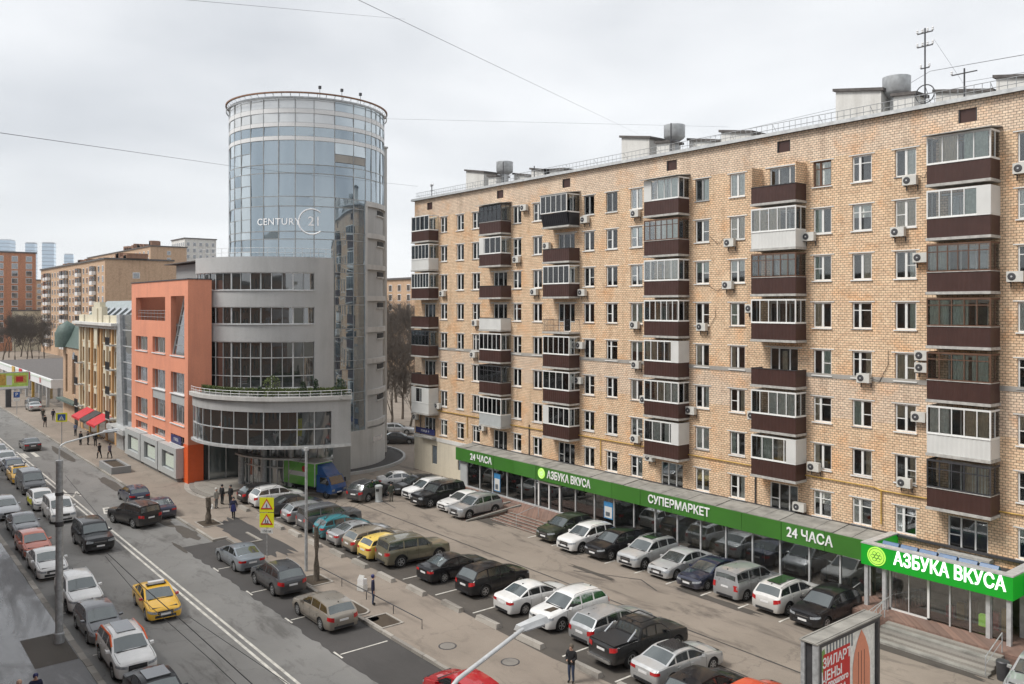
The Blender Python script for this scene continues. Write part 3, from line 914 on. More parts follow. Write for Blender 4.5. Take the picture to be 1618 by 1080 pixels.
# loose cables hanging from some of them
for i, (x0, z0, x1, z1) in enumerate(((-37.0, 18.9, -35.9, 18.7), (-36.9, 22.4, -35.9, 22.0), (-25.2, 13.2, -24.2, 14.9), (-22.6, 7.3, -21.3, 7.5), (-37.4, 16.3, -36.6, 17.2), (-22.3, 24.9, -21.9, 25.6))):
    tag(part('cable', MB().tube([(x0, FY - .3, z0), ((x0 + x1) / 2, FY - .06, min(z0, z1) - .15), (x1, FY - .05, (z0 + z1) / 2), (x1, FY - .05, z1)], .018, 4), 'black_plastic'),
        'thin black wall cable by the ' + ['air conditioner left of the fifth balcony column, seventh storey', 'satellite arm left of the fifth balcony column, eighth storey', 'air conditioner two windows left of the last balcony column', 'air conditioner beside the lowest balcony at the right', 'air conditioner right of the fourth balcony column, sixth floor', 'top air conditioner left of the last balcony column'][i], 'cable')
t = thing('street_plate', 'dark blue house plate with white lettering at the left corner of the brick block', 'sign', (-75.9, FY, 3.95))
part('plate', MB().box(.3, 3.9, -.13, -.09, .12, .72), 'plate_navy', t)
text_on('lettering', 'улица Ленинская Слобода 9'.replace('улица Ленинская Слобода 9', 'УЛИЦА  9'), .34, 'plate_white', t, (2.1, -.135, .42), FACE_MY, .004)

# ================================================================ the supermarket front
shop = thing('supermarket_front', 'long glazed supermarket front with a dark green lettered fascia under the brick block', 'shop', (-44, 46.3, 0))
GY = 46.3
part('plinth', MB().box(-65.0, -24.3, GY - .35, FY - .03, -.05, .42).box(-56.5, -47.5, 45.0, GY - .351, -.05, .45), 'granite_brick', shop, W(shop))
part('sill', MB().box(-65.0, -24.3, GY - .16, GY + .1, .421, .53), 'metal_light', shop, W(shop))
part('interior', MB().box(-65.0, -24.3, FY + .6, FY + .75, .1, 3.2), 'plaster_cream', shop, W(shop))
mull = [-64.0, -61.99, -60.06, -57.94, -55.91, -54.1, -53.6, -52.26, -50.92, -49.1, -46.93, -44.8, -42.75, -40.66, -38.6, -36.54, -34.44, -32.35, -30.31, -28.27, -26.24, -24.4]
MU = MB().box(-.05, .05, -.08, .08, .53, 2.95).mesh('mullion', 'metal_light')
for i, x in enumerate(mull):
    put('mullion', MU, shop, (x + 44, 0, 0))
    if i + 1 < len(mull): part('pane', MB().box(x + .05, mull[i + 1] - .05, GY - .02, GY + .0, .53, 2.9), 'glass_shop', shop, W(shop))
part('end_wall', MB().box(-65.05, -64.05, GY - .1, FY - .04, -.05, 2.95), 'grey_panel', shop, W(shop))
part('door_frame', MB().box(-53.6, -50.9, GY - .14, GY - .085, 2.55, 2.7).box(-53.65, -53.5, GY - .14, GY - .085, .5, 2.55).box(-52.3, -52.18, GY - .14, GY - .085, .5, 2.55).box(-51.0, -50.85, GY - .14, GY - .085, .5, 2.55), 'white_frame', shop, W(shop))
for i in range(3):   # things in the window: shelves of goods
    pass
rg = random.Random(21)
mats_goods = ['curtain_beige', 'awning_red', 'poster_blue', 'logo_lime', 'white_panel', 'brown_frame', 'gas_yellow', 'room_interior']
for i in range(26):
    x = -63.5 + i * 1.5
    if -54.5 < x < -50: continue
    s = part('shelf', MB().box(x, x + 1.2, GY + .8, GY + 1.15, .5, .5 + rg.uniform(.5, 1.5)), rg.choice(['curtain_beige', 'brown_frame', 'white_panel', 'room_interior', 'metal_grey']), shop, W(shop))
for (x, w, z0, z1, m, lb) in ((-59.85, .9, .75, 2.35, 'poster_blue', 'blue poster with a white lower picture in the shop window left of the door'), (-45.9, .95, 1.05, 2.35, 'poster_blue', 'white and blue poster in the shop window right of the door')):
    p = thing('window_poster', lb, 'poster', (x, GY - .03, z0))
    part('sheet', MB().box(0, w, -.012, 0, 0, z1 - z0), m, p)
    part('print', MB().box(.08, w - .08, -.018, -.013, .08, (z1 - z0) * .72), 'white_panel', p)
    part('print', MB().box(.2, w - .3, -.024, -.019, .2, (z1 - z0) * .4), 'steel_blue', p)
# fascia panels
fx = [-65.4 + i * (41.3 / 14) for i in range(15)]
SIGN_Y = 45.9
for i in range(14):
    part('fascia_panel', MB().box(fx[i] + .015, fx[i + 1] - .015, SIGN_Y - .012 * (i % 2), SIGN_Y + .1, 2.85 - .02, 4.0), 'sign_green' if i % 3 else 'sign_green_b', shop, W(shop))
part('fascia_back', MB().box(-65.3, -24.2, SIGN_Y + .101, SIGN_Y + .2, 2.86, 3.98), 'metal_dark', shop, W(shop))
part('fascia_return', MB().box(-65.4, -65.32, SIGN_Y + .1, FY - .04, 2.85, 3.98), 'sign_green', shop, W(shop))
part('soffit', MB().box(-65.3, -24.2, SIGN_Y + .2, FY - .04, 2.9, 2.98), 'metal_dark', shop, W(shop))
# the lettering, in the places it has in the street
def letters(txt, x0, x1, zc, size, y=SIGN_Y - .03, parent=shop, m='white_letter'):
    me = text_mesh('lettering', txt, size, m, .02, size * .018)
    w = max(v.co.x for v in me.vertices) - min(v.co.x for v in me.vertices)
    o = put('lettering', me, parent, ((x0 + x1) / 2 - parent.location[0], y - parent.location[1], zc))
    o.rotation_euler = FACE_MY
    o.scale = ((x1 - x0) / w, 1, 1)
    return o
letters('24 ЧАСА', -63.0, -59.7, 3.42, .82)
letters('АЗБУКА ВКУСА', -52.15, -47.0, 3.44, .86)
letters('СУПЕРМАРКЕТ', -41.0, -35.5, 3.44, .80)
letters('24 ЧАСА', -29.6, -26.5, 3.44, .84)
def fruit_logo(parent, x, y, z, r):
    d = part('logo_disc', MB().lathe([(r, 0), (r, -.03)], (x, y, z), 28, axis='y'), 'logo_lime', parent)
    mb = MB()
    for rr in (.84, ):
        p = [(x + r * rr * math.cos(a / 24 * 2 * math.pi), y - .036, z + r * rr * math.sin(a / 24 * 2 * math.pi)) for a in range(25)]
        mb.tube(p, r * .03, 4)
    for dx, dz in ((-.22, .3), (.22, .3), (-.42, -.02), (0, -.02), (.42, -.02), (-.22, -.34), (.22, -.34)):
        p = [(x + r * (dx + .2 * math.cos(a / 10 * 2 * math.pi)), y - .036, z + r * (dz + .17 * math.sin(a / 10 * 2 * math.pi))) for a in range(11)]
        mb.tube(p, r * .028, 4)
    part('logo_line', mb, 'white_letter' if r < .5 else 'sign_green', d)
fruit_logo(shop, -52.85 + 44, SIGN_Y - GY - .02, 3.45, .44)
# the canopy roof of slabs sloping back to the wall
n = 34
for i in range(n):
    a = -65.3 + i * 41.2 / n; b = -65.3 + (i + 1) * 41.2 / n
    dz = rg.uniform(-.02, .02)
    part('roof_slab', MB().hexa([(a + .02, SIGN_Y + .02, 3.99 + dz), (b - .02, SIGN_Y + .02, 3.99 + dz), (b - .02, FY - .3, 4.17 + dz), (a + .02, FY - .3, 4.17 + dz),
                                 (a + .02, SIGN_Y + .02, 4.04 + dz), (b - .02, SIGN_Y + .02, 4.04 + dz), (b - .02, FY - .3, 4.22 + dz), (a + .02, FY - .3, 4.22 + dz)]), 'canopy_slate', shop, W(shop))
part('roof_bed', MB().box(-65.3, -24.2, SIGN_Y + .22, FY - .04, 3.6, 3.96), 'metal_dark', shop, W(shop))
part('gutter', MB().box(-65.3, -12, FY - .24, FY - .04, 4.12, 4.24), 'metal_dark', shop, W(shop))
# steps and ramp before the left door
st = thing('entrance_steps', 'brown stone steps with landing below the left supermarket door', 'steps', (-50.5, 43, SW))
for i in range(5):
    part('step', MB().box(-53.8 + .5 * i * .2, -47.4, 41.2 + i * .42, 41.2 + (i + 1) * .42 + .02, SW - .02, SW + .085 * (i + 1)), 'granite_brick', st, W(st))
    part('step_nosing', MB().box(-53.8 + .1 * i, -47.4, 41.17 + i * .42, 41.27 + i * .42, SW + .085 * (i + 1), SW + .085 * (i + 1) + .02), 'canopy_slate', st, W(st))
part('landing', MB().box(-54.2, -47.0, 43.32, 44.98, SW - .02, SW + .46), 'granite_brick', st, W(st))
rl = MB()
for x in (-47.3, -50.6):
    rl.tube([(x, 41.3, SW + .1), (x, 41.3, SW + 1.0), (x, 43.6, SW + 1.45), (x, 43.6, SW + .4)], .025, 5)
part('handrail', rl, 'metal_grey', st, W(st))
rp = thing('wheelchair_ramp', 'narrow ramp with pale edges left of the brown steps', 'ramp', (-55, 42, SW))
part('slope', MB().hexa([(-56.0, 39.4, SW - .02), (-54.6, 39.4, SW - .02), (-54.3, 44.9, SW - .02), (-55.9, 44.9, SW - .02), (-56.0, 39.4, SW + .02), (-54.6, 39.4, SW + .02), (-54.3, 44.9, SW + .48), (-55.9, 44.9, SW + .48)]), 'granite_brick', rp, W(rp))
for x in (-56.05, -54.6):
    part('edge', MB().hexa([(x, 39.3, SW), (x + .16, 39.3, SW), (x + .3, 44.9, SW + .4), (x + .14, 44.9, SW + .4), (x, 39.3, SW + .12), (x + .16, 39.3, SW + .12), (x + .3, 44.9, SW + .6), (x + .14, 44.9, SW + .6)]), 'canopy_slate', rp, W(rp))
# the right entrance pavilion
ent = thing('entrance_pavilion', 'glazed entrance porch with a bright green lit sign box, right end of the supermarket', 'shop entrance', (-20.2, 44.6, SW))
X0, X1, EY = -24.0, -16.25, 44.5
part('platform', MB().box(X0 - .6, X1 + 2.2, EY - .9, FY - .03, SW - .02, .8), 'granite_brick', ent, W(ent))
part('sign_box', MB().box(X0, X1, EY, EY + .45, 3.1, 4.25).box(X1 - .45, X1, EY + .45, FY - .1, 3.1, 4.25).box(X0, X0 + .4, EY + .45, FY - .1, 3.1, 4.25), 'sign_bright', ent, W(ent))
part('sign_rim', MB().box(X0 - .02, X1 + .02, EY - .02, EY + .5, 4.251, 4.32).box(X1 - .5, X1 + .02, EY + .5, FY - .1, 4.251, 4.32).box(X0 - .02, X0 + .45, EY + .5, FY - .1, 4.251, 4.32), 'metal_light', ent, W(ent))
part('roof', MB().box(X0 + .4, X1 - .45, EY + .46, FY - .06, 3.55, 3.65), 'metal_dark', ent, W(ent))
letters('АЗБУКА ВКУСА', X0 + 1.85, X1 - .3, 3.68, .98, EY - .03, ent, 'letter_lit')
fruit_logo(ent, X0 + .9 - ent.location[0], EY - .012 - ent.location[1], 3.7 - SW, .52)
for i in range(6):
    a = X0 + .75 + i * 1.02
    part('roof_panel', MB().hexa([(a, EY + .55, 3.66), (a + .9, EY + .55, 3.66), (a + .9, EY + 1.5, 3.66), (a, EY + 1.5, 3.66), (a, EY + 1.0, 4.36), (a + .9, EY + 1.0, 4.36), (a + .9, EY + 1.1, 4.36), (a, EY + 1.1, 4.36)]), 'blue_film', ent, W(ent))
part('door_surround', MB().box(X0 + 1.3, X0 + 3.5, EY + .55, EY + .62, 2.95, 3.08).box(X0 + 1.3, X0 + 1.42, EY + .55, EY + .62, .8, 2.95).box(X0 + 3.38, X0 + 3.5, EY + .55, EY + .62, .8, 2.95).box(X0 + 1.3, X0 + 3.5, EY + .55, EY + .62, .8, .9), 'white_frame', ent, W(ent))
part('door', MB().box(X0 + 1.42, X0 + 2.38, EY + .57, EY + .6, .9, 2.95), 'glass_shop', ent, W(ent))
part('door', MB().box(X0 + 2.42, X0 + 3.38, EY + .57, EY + .6, .9, 2.95), 'glass_shop', ent, W(ent))
part('door_post', MB().box(X0 + 2.385, X0 + 2.415, EY + .55, EY + .62, .9, 2.95), 'white_frame', ent, W(ent))
xs = [3.5, 4.55, 5.55, 6.55, 7.3]
for a, b in zip(xs, xs[1:]):
    part('pane', MB().box(X0 + a + .04, X0 + b - .04, EY + .57, EY + .59, .9, 3.05), 'glass_shop', ent, W(ent))
    part('mullion', MB().box(X0 + b - .04, X0 + b + .04, EY + .53, EY + .63, .8, 3.08), 'metal_light', ent, W(ent))
part('inner_wall', MB().box(X0 + .2, X1 - .2, FY - .4, FY - .3, .8, 3.1), 'room_interior', ent, W(ent))
part('side_pane', MB().box(X0 + .02, X0 + 1.2, EY + 1.6, EY + 1.62, .9, 3.05), 'glass_shop', ent, W(ent))
for x, y in ((X0 + .2, EY + .25), (X0 + 1.2, EY + .3), (X1 - .25, EY + .25), (X1 - .25, EY + 1.9), (X1 - 1.3, EY + .5)):
    part('column', MB().box(x - .1, x + .1, y - .1, y + .1, .8, 3.1), 'metal_light', ent, W(ent))
for i in range(6):
    part('display', MB().box(X0 + 3.8 + i * .55, X0 + 4.2 + i * .55, EY + 1.8, EY + 2.1, .82, 1.4 + .3 * (i % 3)), ['awning_red', 'gas_yellow', 'brown_frame', 'logo_lime'][i % 4], ent, W(ent))
es = thing('entrance_steps', 'grey stone steps below the right supermarket entrance', 'steps', (-19.5, 42.6, SW))
for i in range(5):
    y = 41.7 + i * .39
    part('step', MB().box(-22.3 + .08 * i, -16.3, y, y + .41, SW - .02, SW + .115 * (i + 1)), ['canopy_slate', 'kerb', 'kerb_b'][i % 3], es, W(es))
hr = MB()
for x in (-22.2, -16.4):
    hr.tube([(x, 41.7, SW + .1), (x, 41.7, 1.1), (x, 43.6, 1.75), (x, 43.6, .8)], .025, 5)
    hr.tube([(x, 41.7, .75), (x, 43.6, 1.35)], .018, 4)
part('handrail', hr, 'metal_grey', es, W(es))
r2 = thing('wheelchair_ramp', 'ramp with a mesh railing left of the right supermarket entrance', 'ramp', (-23.4, 43, SW))
part('slope', MB().hexa([(-24.4, 41.2, SW - .02), (-22.5, 41.2, SW - .02), (-22.5, 46, SW - .02), (-24.6, 46, SW - .02), (-24.4, 41.2, SW + .05), (-22.5, 41.2, SW + .05), (-24.7 + 2.1, 46, .78), (-24.6, 46, .78)]), 'granite_brick', r2, W(r2))
hr = MB()
for i in range(11):
    y = 41.3 + i * .42; z = SW + .05 + (y - 41.2) / 4.8 * .6
    hr.tube([(-22.55, y, z), (-22.55, y, z + .95)], .016, 4)
hr.tube([(-22.55, 41.3, SW + 1.0), (-22.55, 45.5, 1.65)], .022, 5)
hr.tube([(-24.45, 41.3, SW + 1.0), (-24.6, 45.5, 1.65)], .022, 5).tube([(-24.45, 41.3, SW + 1.0), (-24.45, 41.3, SW)], .02, 4)
part('railing', hr, 'metal_light', r2, W(r2))
# fascia carrying on right of the porch
s2 = thing('shop_wall', 'glazed shop wall with a dark green fascia, right of the lit sign box', 'shop', (-10, 46.3, 0))
for i in range(3):
    part('fascia_panel', MB().box(-16.1 + i * 4.2, -16.1 + i * 4.2 + 4.17, SIGN_Y, SIGN_Y + .15, 2.85, 4.0), 'sign_green', s2, W(s2))
part('plinth', MB().box(-14, -3, GY - .35, FY - .03, -.05, .42), 'granite_brick', s2, W(s2))
for i in range(6):
    part('pane', MB().box(-16.1 + i * 2.1 + .05, -16.1 + (i + 1) * 2.1 - .05, GY - .02, GY, .42, 2.9), 'glass_shop', s2, W(s2))
    part('mullion', MB().box(-16.1 + i * 2.1 - .05, -16.1 + i * 2.1 + .05, GY - .08, GY + .08, .42, 2.9), 'metal_light', s2, W(s2))
part('roof_bed', MB().box(-16.1, -3.5, SIGN_Y + .15, FY - .04, 3.7, 4.0), 'canopy_slate', s2, W(s2))

# ================================================================ helpers for round fronts
def arc(cx, cy, r, a0, a1, n):
    return [(cx + r * math.cos(R(a0 + (a1 - a0) * i / n)), cy + r * math.sin(R(a0 + (a1 - a0) * i / n))) for i in range(n + 1)]
def band(mb, cx, cy, r0, r1, a0, a1, z0, z1, n, m=0):
    """a curved solid strip between two radii"""
    P = arc(cx, cy, r0, a0, a1, n); Q = arc(cx, cy, r1, a0, a1, n)
    vs = []
    for (x, y), (u, v) in zip(P, Q):
        vs += [(x, y, z0), (u, v, z0), (u, v, z1), (x, y, z1)]
    fs = []
    for i in range(n):
        a, b = 4 * i, 4 * i + 4
        for k in range(4): fs.append((a + k, a + (k + 1) % 4, b + (k + 1) % 4, b + k))
    fs += [(3, 2, 1, 0), (4 * n, 4 * n + 1, 4 * n + 2, 4 * n + 3)]
    return mb.add(vs, fs, m)
def curved_pane(cx, cy, r, a0, a1, z0, z1, rnd=None, amt=.025):
    P = arc(cx, cy, r, a0, a1, 4)
    j = [rnd.uniform(-amt, amt) if rnd else 0 for _ in range(2)]
    mb = MB(); n = len(P)
    vs = []
    for i, (x, y) in enumerate(P):
        dx, dy = x - cx, y - cy; l = math.hypot(dx, dy)
        t = (i / (n - 1) - .5)
        for z, s in ((z0, -1), (z1, 1)):
            d = j[0] * t * 2 + j[1] * s
            vs.append((x + dx / l * d, y + dy / l * d, z))
    for i in range(n): 
        x, y = P[i]; dx, dy = x - cx, y - cy; l = math.hypot(dx, dy)
        for z in (z0, z1): vs.append((x - dx / l * .03, y - dy / l * .03, z))
    fs = [(2 * i, 2 * i + 2, 2 * i + 3, 2 * i + 1) for i in range(n - 1)]
    o = 2 * n
    fs += [(o + 2 * i, o + 2 * i + 1, o + 2 * i + 3, o + 2 * i + 2) for i in range(n - 1)]
    mb.add(vs, fs)
    return mb

# ================================================================ the glass tower
TX, TY, TR = -87.8, 41.3, 8.45
TF = -25.2                        # bearing of the side that faces the street corner
tower = thing('glass_tower', 'round blue glass office tower with a ring rail on top, behind the grey curved building', 'tower', (TX, TY, 0))
rt = random.Random(9)
zr = [4.1, 7.4, 8.3, 10.8, 11.7, 14.2, 15.1, 17.6, 18.5, 21.0, 21.9, 24.4, 25.2, 27.8, 28.8, 31.2, 32.1, 34.6, 35.0, 36.0, 36.4, 37.4, 37.85, 38.9]
light_rows = {(36.4, 37.4), (37.85, 38.9)}
spandrel = {(34.6, 35.0), (36.0, 36.4), (37.4, 37.85)}
cols = [TF - 112, TF - 100, TF - 88, TF - 76, TF - 64, TF - 54, TF - 43.5, TF - 32, TF - 20.5, TF - 8.8, TF + 4, TF + 18.6, TF + 33.6, TF + 45, TF + 52, TF + 59, TF + 67, TF + 76, TF + 86, TF + 98]
cols = [c for c in cols]
glass('glass_light', (.55, .57, .57), refl=.2, var=.3)
glass('glass_pale', (.30, .36, .39), refl=.35, var=.3, gcol=(.85, .92, .97))
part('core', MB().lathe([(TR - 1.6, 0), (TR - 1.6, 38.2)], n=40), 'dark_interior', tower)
mb = MB(); band(mb, 0, 0, TR - .25, TR - .05, -180, 180, -.1, 4.1, 72); 
part('base_wall', mb, 'concrete_light', tower)
for i in range(len(cols) - 1):
    a, b = cols[i], cols[i + 1]
    side = i >= 13
    for z0, z1 in zip(zr, zr[1:]):
        if side and z1 < 29: continue
        if z1 < 22 and i < 8: continue        # hidden inside the curved building
        if (z0, z1) in spandrel:
            mb = MB(); band(mb, 0, 0, TR - .1, TR + .05, a, b, z0, z1, 4); part('spandrel', mb, 'plate_white', tower); continue
        m = 'glass_tower'
        if (z0, z1) in light_rows: m = 'glass_light' if (1 < i < 11) else 'glass_pale'
        if i in (3, 4, 5) and z0 < 34: m = rt.choice(['glass_pale', 'glass_tower', 'glass_pale']) if z0 < 33 else m
        if (z0, z1) == (32.1, 34.6) and i in (11, 12):
            part('pane', curved_pane(0, 0, TR, a + .3, b - .3, 32.1, 32.5, rt), 'glass_tower', tower, smooth=30)
            part('blind', curved_pane(0, 0, TR, a + .3, b - .3, 32.55, 33.35, rt, 0), 'string_grey', tower, smooth=30)
            part('pane', curved_pane(0, 0, TR, a + .3, b - .3, 33.4, 34.55, rt), 'glass_pale', tower, smooth=30)
            continue
        if i in (3, 4, 5) and z1 - z0 > 2:
            zm = (z0 + z1) / 2
            part('pane', curved_pane(0, 0, TR, a + .3, b - .3, z0 + .04, zm - .03, rt), m, tower, smooth=30)
            part('pane', curved_pane(0, 0, TR, a + .3, b - .3, zm + .03, z1 - .04, rt), rt.choice(['glass_pale', 'glass_tower']), tower, smooth=30)
            mb = MB(); band(mb, 0, 0, TR - .06, TR + .02, a, b, zm - .03, zm + .03, 4); part('transom', mb, 'grey_frame', tower)
            continue
        part('pane', curved_pane(0, 0, TR, a + .3, b - .3, z0 + .04, z1 - .04, rt), m, tower, smooth=30)
for z in zr:
    mb = MB(); band(mb, 0, 0, TR - .06, TR + .03, cols[0], cols[-1] if z > 28 else cols[13], z - .04, z + .04, 60)
    part('transom', mb, 'grey_frame', tower)
for i, a in enumerate(cols):
    x, y = (TR + .02) * math.cos(R(a)), (TR + .02) * math.sin(R(a))
    part('mullion', MB().tube([(x, y, 4.1 if i < 14 else 28.8), (x, y, 38.9)], .055, 4), 'grey_frame', tower)
mb = MB(); band(mb, 0, 0, TR - .7, TR + .1, -180, 180, 38.95, 39.1, 72); part('roof_edge', mb, 'zinc', tower)
mb = MB(); band(mb, 0, 0, TR + .25, TR + .42, cols[0] - 10, cols[-1], 39.35, 39.5, 60); part('ring_rail', mb, 'sign_red', tower) if False else part('ring_rail', mb, 'brick_dark', tower)
mb = MB(); band(mb, 0, 0, TR + .28, TR + .36, cols[0] - 10, cols[-1], 38.75, 38.82, 60); part('ring_rail', mb, 'metal_grey', tower)
for a in range(int(cols[0]) - 8, int(cols[-1]), 6):
    c, s = math.cos(R(a)), math.sin(R(a))
    part('ring_bracket', MB().tube([((TR - .1) * c, (TR - .1) * s, 38.95), ((TR + .33) * c, (TR + .33) * s, 39.4), ((TR + .33) * c, (TR + .33) * s, 38.8)], .025, 4), 'metal_grey', tower)
part('roof_cabin', MB().lathe([(1.6, 38.9), (1.6, 39.3), (.2, 39.6)], (1.0, -2, 0), 20), 'zinc', tower, smooth=40)
for a in (TF + 8, TF + 24, TF + 40):
    c, s = TR * math.cos(R(a)), TR * math.sin(R(a))
    part('floodlight', MB().tube([(c, s, 39), (c, s, 40.1)], .03, 4).box(c - .12, c + .12, s - .12, s + .12, 40.0, 40.3), 'metal_dark', tower)
# concrete bays on the side towards the car park
a0, a1 = cols[13], TF + 112
mb = MB(); band(mb, 0, 0, TR - .35, TR - .12, a0, a1, 4.1, 28.8, 40); part('bay_wall', mb, 'concrete', tower)
for k in range(8):
    z = 28.6 - 3.4 * k
    if z < 4: break
    mb = MB(); band(mb, 0, 0, TR - .119, TR + .18, a0, a1, z - .35, z + .2, 30); part('bay_beam', mb, 'concrete_light', tower)
    if z - 3.4 > 3:
        mb = MB(); band(mb, 0, 0, TR - .119, TR - .02, a0 + 18, a0 + 36, z - 1.05, z - .55, 8); part('window', mb, 'dark_interior', tower)
        mb = MB(); band(mb, 0, 0, TR - .119, TR + .06, a0 + 16, a0 + 38, z - 1.2, z - 1.08, 8); part('window_ledge', mb, 'concrete_light', tower)
for a, w in ((a0 - .6, 2.2), (a0 + 41, 5), (a1 - 12, 4)):
    mb = MB(); band(mb, 0, 0, TR - .118, TR + .14, a, a + w, 4.1, 28.5, 4); part('bay_post', mb, 'concrete_light', tower)
mb = MB(); band(mb, 0, 0, TR - .04, TR + .12, -28, a1, -.1, 4.2, 40); part('base_wall', mb, 'concrete_light', tower)
for k in range(2):
    mb = MB(); band(mb, 0, 0, TR + .121, TR + .14, 28, 44, 2.6 - k * 0, 3.2, 6)
part('window', mb, 'glass_far', tower)
part('stair_tower', MB().box(-9, 1.9, 3.2, 9.1, 0, 36.1).box(-9.1, 2.0, 3.1, 9.2, 36.1, 36.3), 'concrete_light', tower)
mb = MB(); band(mb, 0, 0, TR + .2, TR + 2.2, -32, 110, -.05, .25, 40); part('plinth', mb, 'strip', tower)
mb = MB(); band(mb, 0, 0, TR + 2.2, TR + 2.45, -32, 110, -.05, .42, 40); part('plinth_kerb', mb, 'concrete', tower)
# lettering on the glass
mat('glass_letter', (.92, .93, .94), .4, var=.03)
lg = thing('tower_lettering', 'thin white company lettering and round numeral emblem on the tower glass', 'sign', (TX, TY, 25.9))
def on_glass(me, parent, arc_off, zoff):
    """bend a flat text mesh round the tower"""
    for v in me.vertices:
        s = v.co.x + arc_off; zz_ = v.co.y + zoff; d = v.co.z
        a = R(TF) + s / TR
        rr = TR + .10 + d
        v.co = (rr * math.cos(a), rr * math.sin(a), zz_)
    me.update()
    return put('lettering', me, parent)
on_glass(text_mesh('lettering', 'CENTURY', .98, 'glass_letter', .008, .008, spacing=1.1), lg, -3.1, .25)
on_glass(text_mesh('lettering', '21', 1.35, 'glass_letter', .008, .012), lg, .62, .3)
mb = MB()
P = []
for i in range(31):
    t = R(48 + 264 * i / 30)
    s, zq = .35 + 1.3 * math.cos(t), .3 + 1.3 * math.sin(t)
    a = R(TF) + s / TR
    P.append(((TR + .10) * math.cos(a), (TR + .10) * math.sin(a), zq))
mb.tube(P, .075, 5)
part('emblem_ring', mb, 'glass_letter', lg)

# ================================================================ the grey curved building in front of the tower
DX, DY, DR = -86.2, 37.7, 9.2
gb = thing('curved_office', 'grey concrete office building with a curved front, ribbon windows and planted terrace', 'building', (DX, DY, 0))
A0, A1, AW = -96, 8.5, -5
rg2 = random.Random(4)
for z0, z1 in ((8.9, 9.4), (13.98, 15.7), (17.4, 19.05), (20.8, 22.35)):
    mb = MB(); band(mb, 0, 0, DR - .4, DR, A0, A1, z0, z1, 40); part('wall', mb, 'concrete', gb, smooth=30)
for z0, z1 in ((9.4, 13.98), (15.7, 17.4), (19.05, 20.8)):
    mb = MB(); band(mb, 0, 0, DR - .4, DR, AW, A1, z0, z1, 8); part('wall', mb, 'concrete', gb, smooth=30)
    n = 14
    for i in range(n):
        a, b = A0 + (AW - A0) * i / n, A0 + (AW - A0) * (i + 1) / n
        zs = [z0, 10.6, 12.4, z1] if z1 - z0 > 3 else [z0, z1]
        for q0, q1 in zip(zs, zs[1:]):
            part('pane', curved_pane(0, 0, DR - .2, a + .4, b - .4, q0 + .05, q1 - .05, rg2, .02), 'glass_office', gb, smooth=30)
        x, y = (DR - .17) * math.cos(R(a)), (DR - .17) * math.sin(R(a))
        part('mullion', MB().tube([(x, y, z0), (x, y, z1)], .05 if i % 3 else .09, 4), 'grey_frame' if i % 2 else 'metal_light', gb)
    for q in ([10.6, 12.4] if z1 - z0 > 3 else []) + [z0 + .04, z1 - .04]:
        mb = MB(); band(mb, 0, 0, DR - .26, DR - .12, A0, AW, q - .04, q + .04, 30); part('transom', mb, 'metal_light', gb)
    mb = MB(); band(mb, 0, 0, DR - .05, DR + .1, A0, AW, z0 - .06, z0 + .02, 30); part('sill', mb, 'metal_light', gb)
    for j in range(7):
        a = A0 + (AW - A0) * rg2.randrange(14) / 14
        mb = MB(); band(mb, 0, 0, DR - .34, DR - .32, a + .6, a + 5.8, max(z0, z1 - rg2.uniform(.8, 1.8)), z1 - .1, 3); part('blind', mb, rg2.choice(['curtain_white', 'curtain_beige', 'string_grey']), gb)
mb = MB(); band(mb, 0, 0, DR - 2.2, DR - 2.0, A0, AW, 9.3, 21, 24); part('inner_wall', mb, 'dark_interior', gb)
pl = arc(0, 0, DR - .05, A0, A1, 40) + [(-1, 3.0), (-12, 3.0), (-12, -9)]
part('roof', MB().prism(pl, 22.1, 22.2), 'roof_tar', gb)
x, y = DR * math.cos(R(A1)), DR * math.sin(R(A1))
part('end_wall', MB().prism([(x - .3, y - .02), (x - .02, y + .02), (0, y + .9), (0, y + .5)], 0, 22.35), 'concrete', gb)
P = arc(0, 0, DR - .15, A0, A1, 40)
mb = MB()
for i, (x, y) in enumerate(P[::2]): mb.tube([(x, y, 22.35), (x, y, 23.2)], .02, 4)
for z in (22.75, 23.2): mb.tube([(x, y, z) for x, y in P], .02, 4)
part('roof_railing', mb, 'metal_light', gb)
# recessed top terrace, left side
part('penthouse', MB().box(-10, -1.5, -8.3, 0, 19, 22.0), 'concrete_panel', gb)
# the lower rotunda
RX, RY, RR = -78.7 - DX, 36.9 - DY, 11.0
B0, B1, BG = -100, -4.6, -14
mb = MB(); band(mb, RX, RY, RR - .35, RR - .05, B0, B1, 8.1, 9.1, 40); part('wall', mb, 'concrete', gb, smooth=30)
mb = MB(); band(mb, RX, RY, RR - .35, RR + .25, B0, B1, 9.1, 9.45, 40); part('cornice', mb, 'concrete_light', gb, smooth=30)
mb = MB(); band(mb, RX, RY, RR - .35, RR + .08, B0, B1, 4.85, 5.1, 40); part('cornice', mb, 'metal_light', gb, smooth=30)
mb = MB(); band(mb, RX, RY, RR - .35, RR - .05, BG, B1, 5.1, 8.1, 6); part('wall', mb, 'concrete', gb, smooth=30)
n = 11
for i in range(n):
    a, b = B0 + (BG - B0) * i / n, B0 + (BG - B0) * (i + 1) / n
    for q0, q1 in ((5.1, 6.56), (6.56, 8.1)):
        part('pane', curved_pane(RX, RY, RR - .18, a + .3, b - .3, q0 + .03, q1 - .03, rg2, .03), 'glass_office', gb, smooth=30)
    x, y = RX + (RR - .15) * math.cos(R(a)), RY + (RR - .15) * math.sin(R(a))
    part('mullion', MB().tube([(x, y, 5.1), (x, y, 8.1)], .05, 4), 'metal_light', gb)
mb = MB(); band(mb, RX, RY, RR - .22, RR - .1, B0, BG, 6.52, 6.6, 30); part('transom', mb, 'metal_light', gb)
